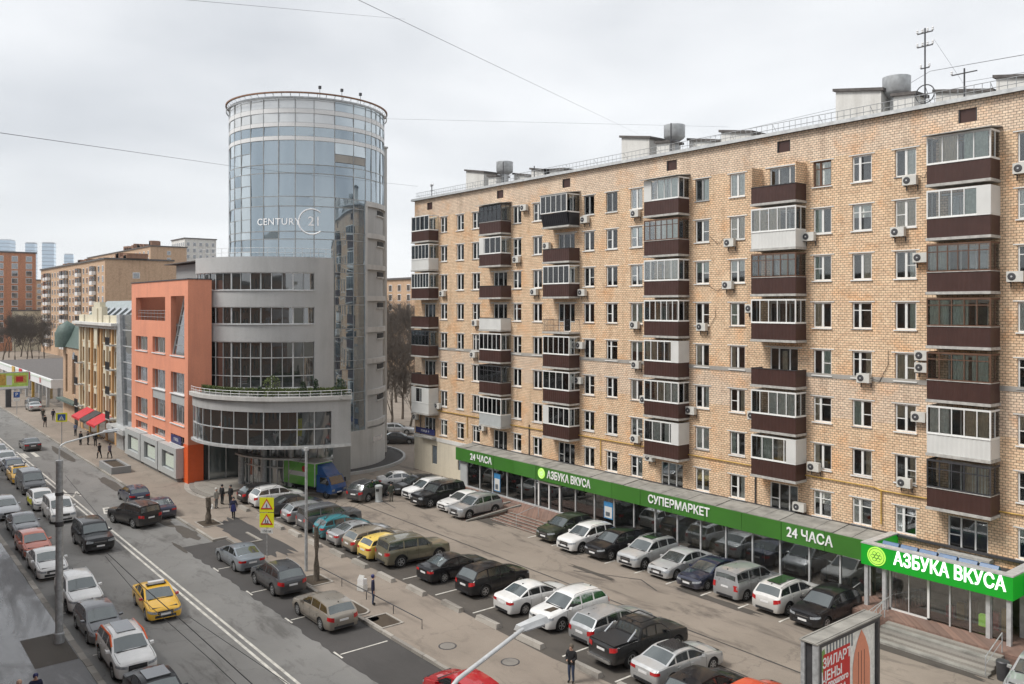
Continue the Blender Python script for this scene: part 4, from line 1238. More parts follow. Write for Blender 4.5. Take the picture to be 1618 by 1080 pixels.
pl = arc(RX, RY, RR - .1, B0, B1, 40) + [(RX - 8, RY)]
part('terrace_floor', MB().prism(pl, 9.0, 9.09), 'roof_tar', gb)
part('soffit', MB().prism(arc(RX, RY, RR - .1, B0, B1, 40) + [(RX - 8, RY)], 4.86, 4.95), 'dark_interior', gb)
mb = MB()
P = arc(RX, RY, RR + .05, B0, B1, 40)
for i, (x, y) in enumerate(P):
    if i % 2 == 0: mb.tube([(x, y, 9.45), (x, y, 9.95)], .02, 4)
for z in (9.7, 9.95): mb.tube([(x, y, z) for x, y in P], .02, 4)
part('terrace_railing', mb, 'plate_white', gb)
# entrance under the rotunda
mb = MB(); band(mb, RX, RY, RR - 6.0, RR - 5.9, B0 - 30, 30, .3, 4.86, 40); part('entrance_wall', mb, 'concrete_panel', gb)
for i in range(14):
    a, b = -100 + 7 * i, -100 + 7 * (i + 1)
    for q0, q1 in ((.35, 3.1), (3.15, 4.8)):
        part('pane', curved_pane(RX, RY, RR - 4.8, a + .4, b - .4, q0, q1, rg2, .04), 'glass_entrance', gb, smooth=30)
    x, y = RX + (RR - 4.78) * math.cos(R(a)), RY + (RR - 4.78) * math.sin(R(a))
    part('mullion', MB().tube([(x, y, .3), (x, y, 4.86)], .06, 4), 'metal_light', gb)
for zq in (.4, 2.3, 3.05):
    mb = MB(); band(mb, RX, RY, RR - 4.82, RR - 4.70, -100, -2, zq - .05, zq + .05, 30); part('transom', mb, 'metal_light', gb)
for k in range(4):
    y0 = -9.2 + k * 1.7
    part('pane', MB().box(3.14, 3.18, y0 + .05, y0 + 1.65, .15, 3.8), 'glass_entrance', gb)
    part('mullion', MB().box(3.1, 3.24, y0 - .05, y0 + .05, .1, 3.9), 'metal_light', gb)
mb = MB(); band(mb, RX, RY, RR - 4.9, RR - 3.8, -95, -25, 3.2, 3.35, 24); part('door_canopy', mb, 'metal_light', gb)
for a in (-95, -62, -38):
    x, y = RX + (RR - 4.4) * math.cos(R(a)), RY + (RR - 4.4) * math.sin(R(a))
    part('column', MB().lathe([(.28, -.1), (.28, 4.9)], (x, y, 0), 16), 'metal_grey', gb, smooth=40)
mb = MB(); band(mb, RX, RY, 0.2, RR - 3.4, -125, 0, -.05, .3, 40); band(mb, RX, RY, RR - 3.4, RR - .8, -125, -78, -.05, .299, 12); part('platform', mb, 'kerb', gb)
for k in range(3):
    mb = MB(); band(mb, RX, RY, RR - .8, RR - .3 + .45 * k, -125, -76, -.05, .28 - .07 * k, 20)
    part('step', mb, ['kerb', 'kerb_b', 'kerb_c'][k], gb)
part('side_wall', MB().box(RX + .5, RX + RR - 6.2, RY - .6, RY + .2, -.05, 4.84), 'concrete_panel', gb)
# plants on the terrace
def shrub(name, label, cat, x, y, z, h, w, m, seed, n=420):
    t = thing(name, label, cat, (x, y, z), 0, 'plants on the rotunda terrace')
    part('stem', MB().tube([(0, 0, 0), (0, 0, h * .5)], .04, 5), 'bark', t)
    r = random.Random(seed); mb = MB()
    for _ in range(n):
        u = r.random(); a = r.uniform(0, 2 * math.pi)
        rad = w * (1 - u * .75 if m == 'conifer' else math.sqrt(max(0, 1 - (2 * u - 1) ** 2))) * math.sqrt(r.random()) * r.uniform(.75, 1.15)
        p = Vector((rad * math.cos(a), rad * math.sin(a), .08 + u * h))
        d = Vector((r.uniform(-1, 1), r.uniform(-1, 1), r.uniform(-.6, 1))).normalized() * .16
        e = d.cross(Vector((r.uniform(-1, 1), r.uniform(-1, 1), .3))).normalized() * .06
        mb.quad(p - e, p + d * .5 - e * .2, p + d, p + e)
    f = part('foliage', mb, m, t)
    return t
wg = lambda a, dr=0: (DX + RX + (RR - .5 + dr) * math.cos(R(a)), DY + RY + (RR - .5 + dr) * math.sin(R(a)))
for i, (a, h, w, m, lb) in enumerate(((-42, 1.5, .8, 'hedge_green', 'yellow-green bush in the middle of the rotunda terrace'), (-27, 1.1, .55, 'conifer', 'dark green conifer bush on the terrace, left one of the right pair'), (-21, 1.25, .4, 'conifer', 'dark green conifer bush on the terrace, right one of the right pair'),
                                     (-9, 1.2, .95, 'conifer', 'wide dark green bush at the right end of the rotunda terrace'), (-48, .8, .6, 'conifer', 'low dark bush left of the yellow-green bush on the rotunda terrace'))):
    x, y = wg(a); shrub('terrace_bush', lb, 'bush', x, y, 9.1, h * 1.4, w * 1.15, m, 30 + i)
mb = MB(); r = random.Random(8)
for i in range(4200):
    a = r.uniform(-88, -6); x, y = wg(a, r.uniform(-.25, .25)); z = r.uniform(9.5, 10.1)
    mb.quad((x, y, z), (x + r.uniform(-.12, .12), y + r.uniform(-.12, .12), z + .06), (x + r.uniform(-.1, .1), y + r.uniform(-.1, .1), z + .16), (x + .03, y - .05, z + .08))
tag(struct('terrace_hedge', mb, 'hedge_green', None, 'stuff'), 'low yellow-green hedge along the rotunda terrace railing', 'hedge')
tr = thing('planter_trough', 'dark planter trough running round the rotunda terrace under the hedge', 'planter', (DX, DY, 9.09))
mb = MB(); band(mb, RX, RY, RR - .85, RR - .2, -88, -6, 0, .42, 30); part('trough', mb, 'concrete_panel', tr)

# ================================================================ the orange building
OX0, OX1, OY = -103.2, -83.1, 26.5
org = thing('orange_building', 'orange rendered corner building with an open roof terrace and grey ground floor bays', 'building', (-93, 31, 0))
C1, C2, C3 = (-101.4, -96.8), (-94.9, -90.4), (-88.5, -84.2)
oh = [(C1[0], C2[1], 15.9, 18.45), (*C1, 12.5, 14.1), (*C2, 12.5, 14.2), (*C3, 12.5, 18.5), (*C1, 9.0, 10.7), (*C2, 5.6, 10.75), (*C3, 5.6, 10.8), (*C1, 5.2, 7.2),
      (C1[0], C1[1], 3.6, 4.5), (C2[0], C2[1], 3.6, 4.5), (C3[0], C3[1], 3.6, 4.5), (*C1, .4, 3.2), (*C2, .4, 3.2), (*C3, .4, 3.2)]
mb = MB()
wall_grid(mb, OX1 - OX0, -.1, 20.1, [(a - OX0, b - OX0, c, d) for a, b, c, d in oh], lambda s, d, z: (OX0 + s, OY + d, z), .55)
part('wall', mb, 'plaster_orange', org, W(org))
mb = MB()
wall_grid(mb, 2.3, 3.9, 20.1, [], lambda s, d, z: (OX1 - d, OY + s, z), .5)
mb.box(OX1 - .45, OX1 - .005, OY + 2.2, OY + 2.3, 3.9, 20.09)
part('side_wall', mb, 'plaster_orange', org, W(org))
part('corner_pillar', MB().box(OX1 - 1.3, OX1 + .01, OY - .012, OY + 1.5, -.1, 3.9), 'orange_bright', org, W(org))
part('terrace_back_wall', MB().box(OX0 + 6, OX1 - 4.8, OY + 6.3, OY + 6.5, 15.4, 19.6), 'concrete_panel', org, W(org))
part('terrace_floor', MB().box(OX0 + .1, OX1 - 4.5, OY + .56, OY + 9.4, 15.2, 15.4).box(OX1 - 4.5, OX1 - .1, OY + .56, OY + 2.15, 15.2, 15.4), 'roof_tar', org, W(org))
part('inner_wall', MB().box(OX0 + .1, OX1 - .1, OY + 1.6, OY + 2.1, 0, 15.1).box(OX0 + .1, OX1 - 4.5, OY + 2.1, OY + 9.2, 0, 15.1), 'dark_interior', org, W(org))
part('roof_frame', MB().box(OX0, OX1, OY + .551, OY + 9.5, 19.7, 20.08).box(OX0 + .0, OX0 + .4, OY + .56, OY + 9.5, 15.4, 19.7), 'plaster_orange', org, W(org)) if False else part('roof_frame', MB().box(OX0, OX0 + .4, OY + .56, OY + 9.5, 0, 20.08).box(OX0 + .4, OX1 - .02, OY + .56, OY + 1.1, 18.5, 20.08), 'plaster_orange', org, W(org))
part('parapet_cap', MB().box(OX0 - .08, OX1 + .08, OY - .08, OY + .6, 20.101, 20.2).box(OX1 - .5, OX1 + .08, OY + .6, OY + 2.35, 20.101, 20.2), 'metal_dark', org, W(org))
def owin(a, b, z0, z1, bars=2, tr=None, m='glass_office', y=.3):
    mb = MB(); t = .07
    mb.box(a, b, OY + y - .04, OY + y + .04, z0, z0 + t).box(a, b, OY + y - .04, OY + y + .04, z1 - t, z1)
    for i in range(bars + 1):
        x = a + (b - a) * i / bars
        mb.box(max(a, x - .05), min(b, x + .05), OY + y - .045, OY + y + .045, z0 + t, z1 - t)
    f = part('window', mb, 'metal_light', org, W(org))
    for i in range(bars):
        u, v = a + (b - a) * i / bars + .05, a + (b - a) * (i + 1) / bars - .05
        part('pane', MB().box(u, v, OY + y - .01, OY + y + .01, z0 + t, z1 - t), m, f)
    part('sill', MB().box(a - .1, b + .1, OY - .1, OY + y, z0 - .1, z0 - .005), 'plate_white', f)
for C in (C1, C2): owin(*C, 12.5, 14.1 if C is C1 else 14.2, 3)
owin(*C1, 9.0, 10.7, 3)
owin(*C1, 5.2, 7.2, 3)
for C in (C2, C3):
    owin(*C, 8.65, 10.78, 3)
    owin(*C, 5.6, 7.6, 3)
    part('spandrel_panel', MB().box(C[0], C[1], OY + .05, OY + .3, 7.61, 8.54), 'grey_panel', org, W(org))
for C in (C1, C2, C3): owin(*C, 3.6, 4.5, 3)
# slanted glazing in the tall opening
mb = MB()
a, b = C3
for i in range(6):
    z0, z1 = 12.5 + i, 13.5 + i
    y0, y1 = OY + .25 + i * .07, OY + .25 + (i + 1) * .07
    q0, q1 = a + i * .42, a + (i + 1) * .42
    part('pane', MB().hexa([(q0, y0, z0 + .04), (b - .1, y0, z0 + .04), (b - .1, y0 + .02, z0 + .04), (q0, y0 + .02, z0 + .04), (q1, y1, z1 - .03), (b - .1, y1, z1 - .03), (b - .1, y1 + .02, z1 - .03), (q1, y1 + .02, z1 - .03)]), 'glass_office', org, W(org))
    part('transom', MB().box(q0, b, y0 - .05, y0 + .05, z0 - .04, z0 + .04), 'grey_frame', org, W(org))
part('slanted_post', MB().tube([(a, OY + .2, 12.5), (a + 2.5, OY + .62, 18.5)], .09, 4), 'metal_light', org, W(org))
part('sill', MB().box(a - .1, b + .1, OY - .1, OY + .3, 12.38, 12.49), 'plate_white', org, W(org))
rl = MB()
for z in (16.3, 16.7, 17.0): rl.tube([(C1[0], OY + .3, z), (C2[1], OY + .3, z)], .02, 4)
for i in range(10): rl.tube([(C1[0] + i * 1.22, OY + .3, 15.9), (C1[0] + i * 1.22, OY + .3, 17.0)], .02, 4)
part('terrace_railing', rl, 'metal_grey', org, W(org))
# grey box bays at street level
for i, (a, b) in enumerate(((-103.2, -97.0), (-96.7, -90.6), (-90.3, -84.4))):
    f = part('bay', MB().box(a, a + 1.3, OY - .75, OY - .01, .5, 3.45).box(b - .7, b, OY - .75, OY - .01, .5, 3.45).box(a + 1.3, b - .7, OY - .75, OY - .01, 2.85, 3.45).box(a + 1.3, b - .7, OY - .75, OY - .01, .5, 1.1), 'grey_panel', org, W(org))
    for j in range(2):
        u = a + 1.3 + (b - a - 2.0) * j / 2
        part('pane', MB().box(u + .05, u + (b - a - 2.0) / 2 - .05, OY - .5, OY - .46, 1.1, 2.85), 'glass_office', f)
    part('bay_sign', MB().box(a + 1.9, b - 1.4, OY - .53, OY - .51, 1.3, 2.5), 'curtain_green', f)
    part('bay_foot', MB().box(a + .3, b - .3, OY - .5, OY - .02, -.05, .49), 'concrete_panel', org, W(org))
sg = thing('street_plate', 'dark blue street name plate between the ground floor and first floor of the orange building', 'sign', (-86.5, OY, 4.1))
part('plate', MB().box(-1.6, 1.6, -.1, -.05, -.45, .35), 'plate_navy', sg)
text_on('lettering', 'УЛИЦА', .42, 'plate_white', sg, (0, -.104, -.05), FACE_MY, .003)

# ================================================================ glass wedge and the ornate yellow house
wd = thing('glass_stair_wedge', 'narrow slanted grey metal and glass stair front between yellow and orange houses', 'building', (-106.5, 27, 0))
part('slanted_wall', MB().hexa([(-3.9, -.4, 0), (-.6, -.4, 0), (-.6, 5, 0), (-3.9, 5, 0), (-3.9, -.4, 16.4), (-2.4, -.4, 16.4), (-2.4, 5, 16.4), (-3.9, 5, 16.4)]), 'zinc', wd)
for i in range(7):
    z0, z1 = 3.0 + i * 1.93, 3.0 + (i + 1) * 1.93
    u0, u1 = -.55 - 1.85 * z0 / 16.4, -.55 - 1.85 * z1 / 16.4
    part('pane', MB().hexa([(u0, -.1, z0 + .05), (3.3, -.1, z0 + .05), (3.3, .1, z0 + .05), (u0, .1, z0 + .05), (u1, -.1, z1 - .05), (3.3, -.1, z1 - .05), (3.3, .1, z1 - .05), (u1, .1, z1 - .05)]), 'glass_office', wd)
    part('transom', MB().box(u0, 3.3, -.16, .14, z0 - .05, z0 + .05), 'metal_light', wd)
part('canopy', MB().box(-4.2, 3.4, -1.5, .0, 2.5, 3.1), 'metal_light', wd)
text_on('lettering', 'МЕХА', .45, 'metal_dark', wd, (-.8, -1.52, 2.8), FACE_MY, .01)
part('body', MB().box(-3.9, 3.3, .2, 8, 0, 16.2), 'dark_interior', wd)

yh = thing('yellow_house', 'narrow ornate yellow house with cream trim, balconies and a stepped gable', 'building', (-120, 27, 0))
yx0, yx1 = -11.7, 9.6
yw = []
cols_y = (-9.6, -6.2, -2.9, 2.2, 5.2, 8.0)
for k in range(4):
    for c in cols_y: yw.append((c - .65 - yx0, c + .65 - yx0, 3.6 + 3.05 * k, 5.6 + 3.05 * k))
mb = MB(); wall_grid(mb, yx1 - yx0, 0, 15.3, yw, lambda s, d, z: (yx0 + s, d, z), .25)
mb.quad((yx1, 0, 0), (yx1, 9, 0), (yx1, 9, 15.3), (yx1, 0, 15.3)); mb.quad((yx0, 9, 0), (yx0, 0, 0), (yx0, 0, 15.3), (yx0, 9, 15.3))
part('wall', mb, 'yellow_plaster', yh)
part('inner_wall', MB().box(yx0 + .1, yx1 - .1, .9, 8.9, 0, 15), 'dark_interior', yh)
for a, b, c, d in yw:
    f = part('window', MB().box(a + yx0, b + yx0, .12, .18, c, c + .08).box(a + yx0, b + yx0, .12, .18, d - .08, d).box(a + yx0 + .6, a + yx0 + .7, .12, .18, c + .08, d - .08).box(a + yx0 - .15, b + yx0 + .15, -.12, -.005, c - .2, c - .02, 1).box(a + yx0 - .2, a + yx0 - .02, -.08, -.003, c, d + .1, 1).box(b + yx0 + .02, b + yx0 + .2, -.08, -.003, c, d + .1, 1), ['white_frame', 'cream_trim'], yh)
    part('pane', MB().box(a + yx0 + .02, b + yx0 - .02, .14, .15, c + .08, d - .08), 'glass_window', f)
    part('apron', MB().box(a + yx0 - .1, b + yx0 + .1, -.06, -.003, c - 1.0, c - .25), 'cream_trim', yh)
for x in (-11.4, -7.9, -4.5, -.2, .9, 3.7, 6.6, 9.2):
    part('pilaster', MB().box(x - .28, x + .28, -.28, -.002, 3.0, 15.0), 'cream_trim' if x in (-7.9, 3.7, 9.2, -11.4) else 'yellow_plaster', yh)
part('cornice', MB().box(yx0 - .4, yx1 + .3, -1.1, .2, 15.0, 15.35).box(yx0 - .2, yx1 + .1, -.7, .2, 14.6, 15.0), 'white_plaster', yh)
part('cornice', MB().box(yx0 - .05, yx1 + .05, -.25, -.001, 2.9, 3.2), 'cream_trim', yh)
part('gable', MB().prism([(-3.2, -.4), (2.2, -.4), (2.2, .3), (-3.2, .3)], 15.35, 17.4).prism([(-2.2, -.4), (1.2, -.4), (1.2, .3), (-2.2, .3)], 17.4, 18.0), 'cream_trim', yh)
part('gable_panel', MB().box(-1.3, .3, -.55, -.401, 12.4, 17.2), 'cream_trim', yh)
for a, b in ((-11.4, -8.6), (-7.6, -3.6), (2.6, 5.4), (6.2, 9.2)):
    part('parapet', MB().box(a, b, -.3, .2, 15.36, 16.3), 'cream_trim', yh)
for k in range(4):
    for c in ((-9.6, 8.0) if k < 3 else (8.0,)):
        z = 3.5 + 3.05 * k
        bl = part('balcony', MB().box(c - 1, c + 1, -1.1, -.29, z - .15, z), 'slab_edge', yh)
        mb = MB()
        for i in range(9): mb.tube([(c - 1 + i * .25, -1.08, z), (c - 1 + i * .25, -1.08, z + .95)], .03, 4)
        mb.box(c - 1, c + 1, -1.1, -1.05, z + .92, z + .97)
        part('railing', mb, 'metal_dark', bl)
part('roof', MB().hexa([(yx0, .3, 15.3), (yx1, .3, 15.3), (yx1, 9, 15.3), (yx0, 9, 15.3), (yx0, 3.5, 18.2), (yx1, 3.5, 18.2), (yx1, 9, 18.2), (yx0, 9, 18.2)]), 'roof_seam', yh)
for i in range(6): part('skylight', MB().hexa([(-9 + i * 3.1, 1.0, 16.0), (-7.8 + i * 3.1, 1.0, 16.0), (-7.8 + i * 3.1, 2.2, 17.1), (-9 + i * 3.1, 2.2, 17.1), (-9 + i * 3.1, .9, 16.2), (-7.8 + i * 3.1, .9, 16.2), (-7.8 + i * 3.1, 2.1, 17.3), (-9 + i * 3.1, 2.1, 17.3)]), 'glass_far', yh)
for i in range(5):
    x = -10.5 + i * 4.6
    part('ground_floor_pier', MB().box(x - .4, x + .4, -.12, -.002, 0, 2.9), 'gas_yellow' if i in (1, 2) else 'yellow_plaster', yh)
    part('shop_window', MB().box(x + .5, x + 3.9, -.06, -.004, .3, 2.7), 'glass_far', yh) if i < 4 else None
for (x, m, lb) in ((-115.6, 'awning_red', 'red shop awning nearer the orange building'), (-124.3, 'awning_red', 'red shop awning at the far end of the yellow house'), (-120.0, 'awning_dark', 'dark awning between the two red ones')):
    w = 2.3 if m == 'awning_red' else 1.6
    t = thing('awning', lb, 'awning', (x, 26.7, 2.4), 0, 'shop awnings on the yellow house')
    part('cloth', MB().hexa([(-w, -1.9, .1), (w, -1.9, .1), (w, -.0, 1.1), (-w, -.0, 1.1), (-w, -1.9, .16), (w, -1.9, .16), (w, -.0, 1.16), (-w, -.0, 1.16)]), m, t)
    part('valance', MB().box(-w, w, -1.93, -1.905, -.12, .15), m, t)
    part('arm', MB().tube([(-w + .1, 0, .3), (-w + .1, -1.85, .1)], .02, 4), 'metal_grey', t)
    part('arm', MB().tube([(w - .1, 0, .3), (w - .1, -1.85, .1)], .02, 4), 'metal_grey', t)

gt = thing('brick_turret_house', 'brown brick house with tall arched window and dark green mansard roof, left of yellow house', 'building', (-138, 28, 0))
gh = [(1.8, 3.2, 4.4, 10.2), (6.5, 8.7, 4.4, 9.6)]
mb = MB(); wall_grid(mb, 11.8, 0, 11.3, gh, lambda s, d, z: (-5.9 + s, -1 + d, z), .3)
mb.quad((5.9, -1, 0), (5.9, 9, 0), (5.9, 9, 11.3), (5.9, -1, 11.3)); mb.quad((-5.9, 9, 0), (-5.9, -1, 0), (-5.9, -1, 11.3), (-5.9, 9, 11.3))
part('wall', mb, 'brick_far', gt)
for a, b, c, d in gh:
    f = part('window', MB().box(a - 5.9, b - 5.9, -.8, -.72, c, c + .1).box((a + b) / 2 - 5.95, (a + b) / 2 - 5.85, -.8, -.72, c + .1, d), 'dark_frame', gt)
    part('pane', MB().box(a - 5.85, b - 5.95, -.76, -.74, c + .1, d), 'glass_far', f)
P = [(1.7 + 1.1 * math.cos(R(t)), 9.6 + 1.1 * math.sin(R(t))) for t in range(0, 181, 15)]
mb = MB(); k = len(P); mb.add([(x, -1.02, z) for x, z in P], [tuple(range(k))]); part('arch_window', mb, 'glass_far', gt)
part('roof', MB().hexa([(-6.1, -1.2, 11.3), (6.1, -1.2, 11.3), (6.1, 9, 11.3), (-6.1, 9, 11.3), (-4.6, .2, 14.2), (4.9, .2, 14.2), (4.9, 8, 14.2), (-4.6, 8, 14.2)]).hexa([(-4.6, .2, 14.2), (4.9, .2, 14.2), (4.9, 8, 14.2), (-4.6, 8, 14.2), (-1, 2, 16.6), (5.5, 2, 16.6), (5.5, 8, 16.6), (-1, 8, 16.6)]), 'roof_green', gt)
part('turret', MB().lathe([(1.7, 11.2), (1.75, 13.2), (1.3, 14.4), (.1, 15.2)], (-5.0, -.6, 0), 12), 'roof_green', gt, smooth=50)
part('canopy', MB().box(-5.9, 6.1, -2.0, -1.01, 3.2, 3.5), 'roof_green', gt)
part('door', MB().box(2.4, 4.4, -1.06, -1.01, 0, 2.9), 'dark_interior', gt)

# mansard roofs behind the yellow house
mr = thing('mansard_block', 'house with long pale grey metal mansard roof behind the ornate yellow house', 'building', (-125, 40, 0))
part('wall', MB().box(-22, 16, 0, 12, 0, 15), 'yellow_plaster', mr)
part('roof', MB().hexa([(-22.3, -.3, 15), (16.3, -.3, 15), (16.3, 12, 15), (-22.3, 12, 15), (-20, 3, 19.2), (16.3, 3, 19.2), (16.3, 11, 19.2), (-20, 11, 19.2)]), 'roof_seam', mr)
for i in range(10):
    part('dormer', MB().hexa([(-18 + i * 3.4, -.1, 16.0), (-16.6 + i * 3.4, -.1, 16.0), (-16.6 + i * 3.4, 2, 16.0), (-18 + i * 3.4, 2, 16.0), (-18 + i * 3.4, .3, 17.8), (-16.6 + i * 3.4, .3, 17.8), (-16.6 + i * 3.4, 2.4, 18.3), (-18 + i * 3.4, 2.4, 18.3)]), 'glass_far', mr)
for i in range(24):
    a = -20 + i * 1.5
    part('roof_finial', MB().box(a, a + .3, 3.1, 3.4, 19.2, 20.0), 'roof_green', mr)

# ================================================================ background blocks
def slab_block(name, label, x0, x1, y0, y1, h, m, floors, wy, wx, ww=1.5, wh=1.6, base=3.0, gm='glass_far', balc=(), z0=0):
    """a distant block with a window in every bay of its street face and of its +X face"""
    cx, cy = (x0 + x1) / 2, (y0 + y1) / 2
    t = thing(name, label, 'building', (cx, cy, 0))
    part('wall', MB().box(x0 - cx, x1 - cx, y0 - cy, y1 - cy, z0, h), m, t)
    part('roof', MB().box(x0 - cx - .4, x1 - cx + .4, y0 - cy - .4, y1 - cy + .4, h + .002, h + .5), 'roof_tar', t)
    fl = (h - base - 1) / floors
    fr = MB().box(-ww / 2 - .12, ww / 2 + .12, -.1, -.004, -.15, wh + .15).box(-ww / 2, ww / 2, -.14, -.101, 0, wh, 1)
    me = fr.mesh('window', ['plate_white', gm])
    frx = MB().box(.004, .1, -ww / 2 - .12, ww / 2 + .12, -.15, wh + .15).box(.101, .14, -ww / 2, ww / 2, 0, wh, 1).mesh('window', ['plate_white', gm])
    bal = MB().box(-1.7, 1.7, -1.3, -.15, -1.1, 0).box(-1.6, 1.6, -1.25, -.15, 0, 1.5, 1).mesh('balcony', ['plate_white', gm])
    for k in range(floors):
        z = base + fl * k + .6
        for j in range(wy):
            x = x0 - cx + (x1 - x0) * (j + .5) / wy
            if j in balc: put('balcony', bal, t, (x, y0 - cy, z + .3))
            else: put('window', me, t, (x, y0 - cy, z))
        for j in range(wx):
            put('window', frx, t, (x1 - cx, y0 - cy + (y1 - y0) * (j + .5) / wx, z))
    return t
b1 = slab_block('brick_slab_block', 'long tan brick apartment slab with white balconies beyond the market pavilion', -360, -261.8, 60, 79, 31, 'brick_far', 9, 20, 0, balc=(2, 3, 8, 9, 13, 17))
for k in range(9):
    if k in (7, 5, 3): 
        for yy in (-1,):
            part('window', MB().box(49.11, 49.2, yy - 1, yy + 1, 4 + 3 * k + .6, 5.8 + 3 * k + .6).box(49.21, 49.3, yy - .8, yy + .8, 4.2 + 3 * k + .6, 5.6 + 3 * k + .6, 1), ['plate_white', 'glass_far'], b1)
r = random.Random(2)
for i in range(22):
    x = r.uniform(-47, 47)
    part('roof_vent', MB().box(x, x + r.uniform(1, 4), -4, 2, 31.5, 31.5 + r.uniform(.6, 2.2)), 'brick_dark', b1)
b2 = slab_block('brick_slab_block', 'taller tan brick slab rising behind the long balconied one', -520, -397, 110, 126, 44.5, 'brick_far', 13, 18, 1)
for i in range(18):
    x = r.uniform(10, 60)
    part('roof_vent', MB().box(x, x + r.uniform(1.5, 5), -7, -3, 45, 45 + r.uniform(.8, 2.6)), 'brick_dark', b2)
def at(px, F):
    """the point of the ground F metres out along the camera axis, seen at that column"""
    q = (px - 809) / 1317 * F
    return .6284 * q - .7779 * F, .7779 * q + .6284 * F
x, y = at(306, 440)
slab_block('white_tower_block', 'white apartment tower with a grid of dark windows behind the brick slabs', x - 11, x + 11, y - 8, y + 8, 52, 'white_plaster', 15, 7, 5, 1.3, 1.7)
x, y = at(-8, 330)
slab_block('orange_brick_tower', 'orange brick tower cut by the left edge of the picture', x - 14, x + 14, y - 12, y + 12, 38, 'brick_orange_tower', 12, 6, 5, 1.9, 1.9)
x, y = at(46, 420)
slab_block('beige_tower_block', 'beige apartment block with a white balcony strip, between orange tower and brick slab', x - 15, x + 15, y - 8, y + 8, 30, 'brick_far', 9, 7, 4, 1.6, 1.5, balc=(1,))
x, y = at(43, 330)
slab_block('cream_house', 'low cream house with small windows in front of the beige block', x - 12, x + 9, y - 6, y + 6, 15.5, 'cream_trim', 4, 7, 3, .9, 1.2)
x, y = at(645, 230)
slab_block('brick_slab_block', 'brick block with brown cornice seen in the gap beside the round tower', x - 20, x + 26, y - 6, y + 6, 24.5, 'brick_far', 8, 10, 3, 1.4, 1.5)
for i, (px, w, h, lb) in enumerate(((8, 34, 178, 'wide blue glass skyscraper at the left edge, beyond the orange tower'), (49.5, 21, 171, 'slim blue glass skyscraper, left one of the close pair'), (77.5, 26, 171, 'slim blue glass skyscraper, right one of the close pair'), (109, 20, 143, 'faint low glass skyscraper behind the brick slab roof'))):
    x, y = at(px, 2050)
    t = thing('skyscraper', lb, 'skyscraper', (x, y, 0), R(-30 + 5 * i))
    part('shaft', MB().box(-w / 2, w / 2, -w / 2, w / 2, 0, h), 'skyscraper_glass', t)
    mb = MB()
    for k in range(int(h / 9)): mb.box(-w / 2 - .4, w / 2 + .4, -w / 2 - .4, w / 2 + .4, k * 9 + 8, k * 9 + 9.2)
    part('floor_bands', mb, 'steel_blue', t)
    part('crown', MB().box(-w / 2 + 1, w / 2 - 1, -w / 2 + 1, w / 2 - 1, h, h + 2.5), 'zinc', t)

# market pavilion
mk = thing('market_pavilion', 'long low market pavilion with a flat grey roof and pale lit fascia', 'pavilion', (-180, 32, 0))
part('body', MB().box(-40, 22.5, -2.5, 16, 0, 4.6), 'glass_far', mk)
part('roof', MB().box(-42, 23, -4, 20, 4.98, 5.1), 'roof_tar', mk)
part('fascia', MB().box(-42, 23.3, -4.4, -4.0, 3.7, 5.15).box(23.0, 23.3, -4.0, 3, 3.7, 5.15), 'plate_white', mk)
part('fascia_stripe', MB().box(-42, 23.2, -4.46, -4.401, 4.75, 5.0), 'curtain_green', mk)
part('end_wall', MB().box(22.6, 23.0, -2.5, 6, 0, 3.7), 'white_panel', mk)
for i in range(9): part('pillar', MB().box(-38 + i * 7, -37.5 + i * 7, -4.2, -3.8, 0, 3.7), 'gas_yellow' if i == 6 else 'metal_light', mk)
for i in range(9): part('roof_unit', MB().box(-30 + i * 5.2, -28.4 + i * 5.2, 8 + (i * 5) % 7, 9.6 + (i * 5) % 7, 5.11, 6.5), 'white_panel', mk)
for i in range(3): part('pavilion_sign', MB().box(-16 + i * 8.5, -13 + i * 8.5, -4.6, -4.47, 3.9, 5.3), ['gas_yellow', 'awning_red', 'awning_red'][i], mk)
text_on('lettering', 'М', 1.3, 'awning_red', mk, (14, -4.49, 4.4), FACE_MY, .01)
rf2 = thing('low_shed_roof', 'low dark-roofed market sheds behind the pavilion', 'shed', (-200, 70, 0))
part('body', MB().box(-40, 30, -14, 12, 0, 5.5), 'concrete_panel', rf2)
part('roof', MB().box(-41, 31, -15, 13, 5.51, 5.9), 'roof_tar', rf2)
for i in range(10): part('roof_unit', MB().box(-36 + i * 6.4, -33.6 + i * 6.4, -9 + (i * 3) % 9, -7 + (i * 3) % 9, 5.91, 7.3), ['white_panel', 'metal_dark', 'grey_panel'][i % 3], rf2)

# far billboard
fb = thing('roadside_billboard', 'billboard with a yellow and green food advert on a dark post', 'billboard', (-166, 22.6, 0))
part('post', MB().box(-.4, .4, -.3, .5, 0, 3.2), 'metal_dark', fb)
part('frame', MB().box(-.25, .25, -3.4, 3.2, 3.1, 6.1), 'metal_grey', fb)
part('sheet', MB().box(.251, .27, -3.25, 3.05, 3.6, 5.95), 'advert_lime', fb)
part('sheet', MB().box(.271, .28, -3.0, -.3, 3.9, 5.8).box(.271, .28, .9, 2.8, 4.2, 5.5), 'gas_yellow', fb)
part('sheet', MB().box(.281, .29, -.2, .6, 3.9, 5.5), 'white_panel', fb)
part('sheet', MB().box(.281, .29, 1.2, 2.3, 4.4, 5.3), 'awning_red', fb)
part('sheet', MB().box(.251, .29, -3.25, 3.05, 3.2, 3.6), 'plate_white', fb)

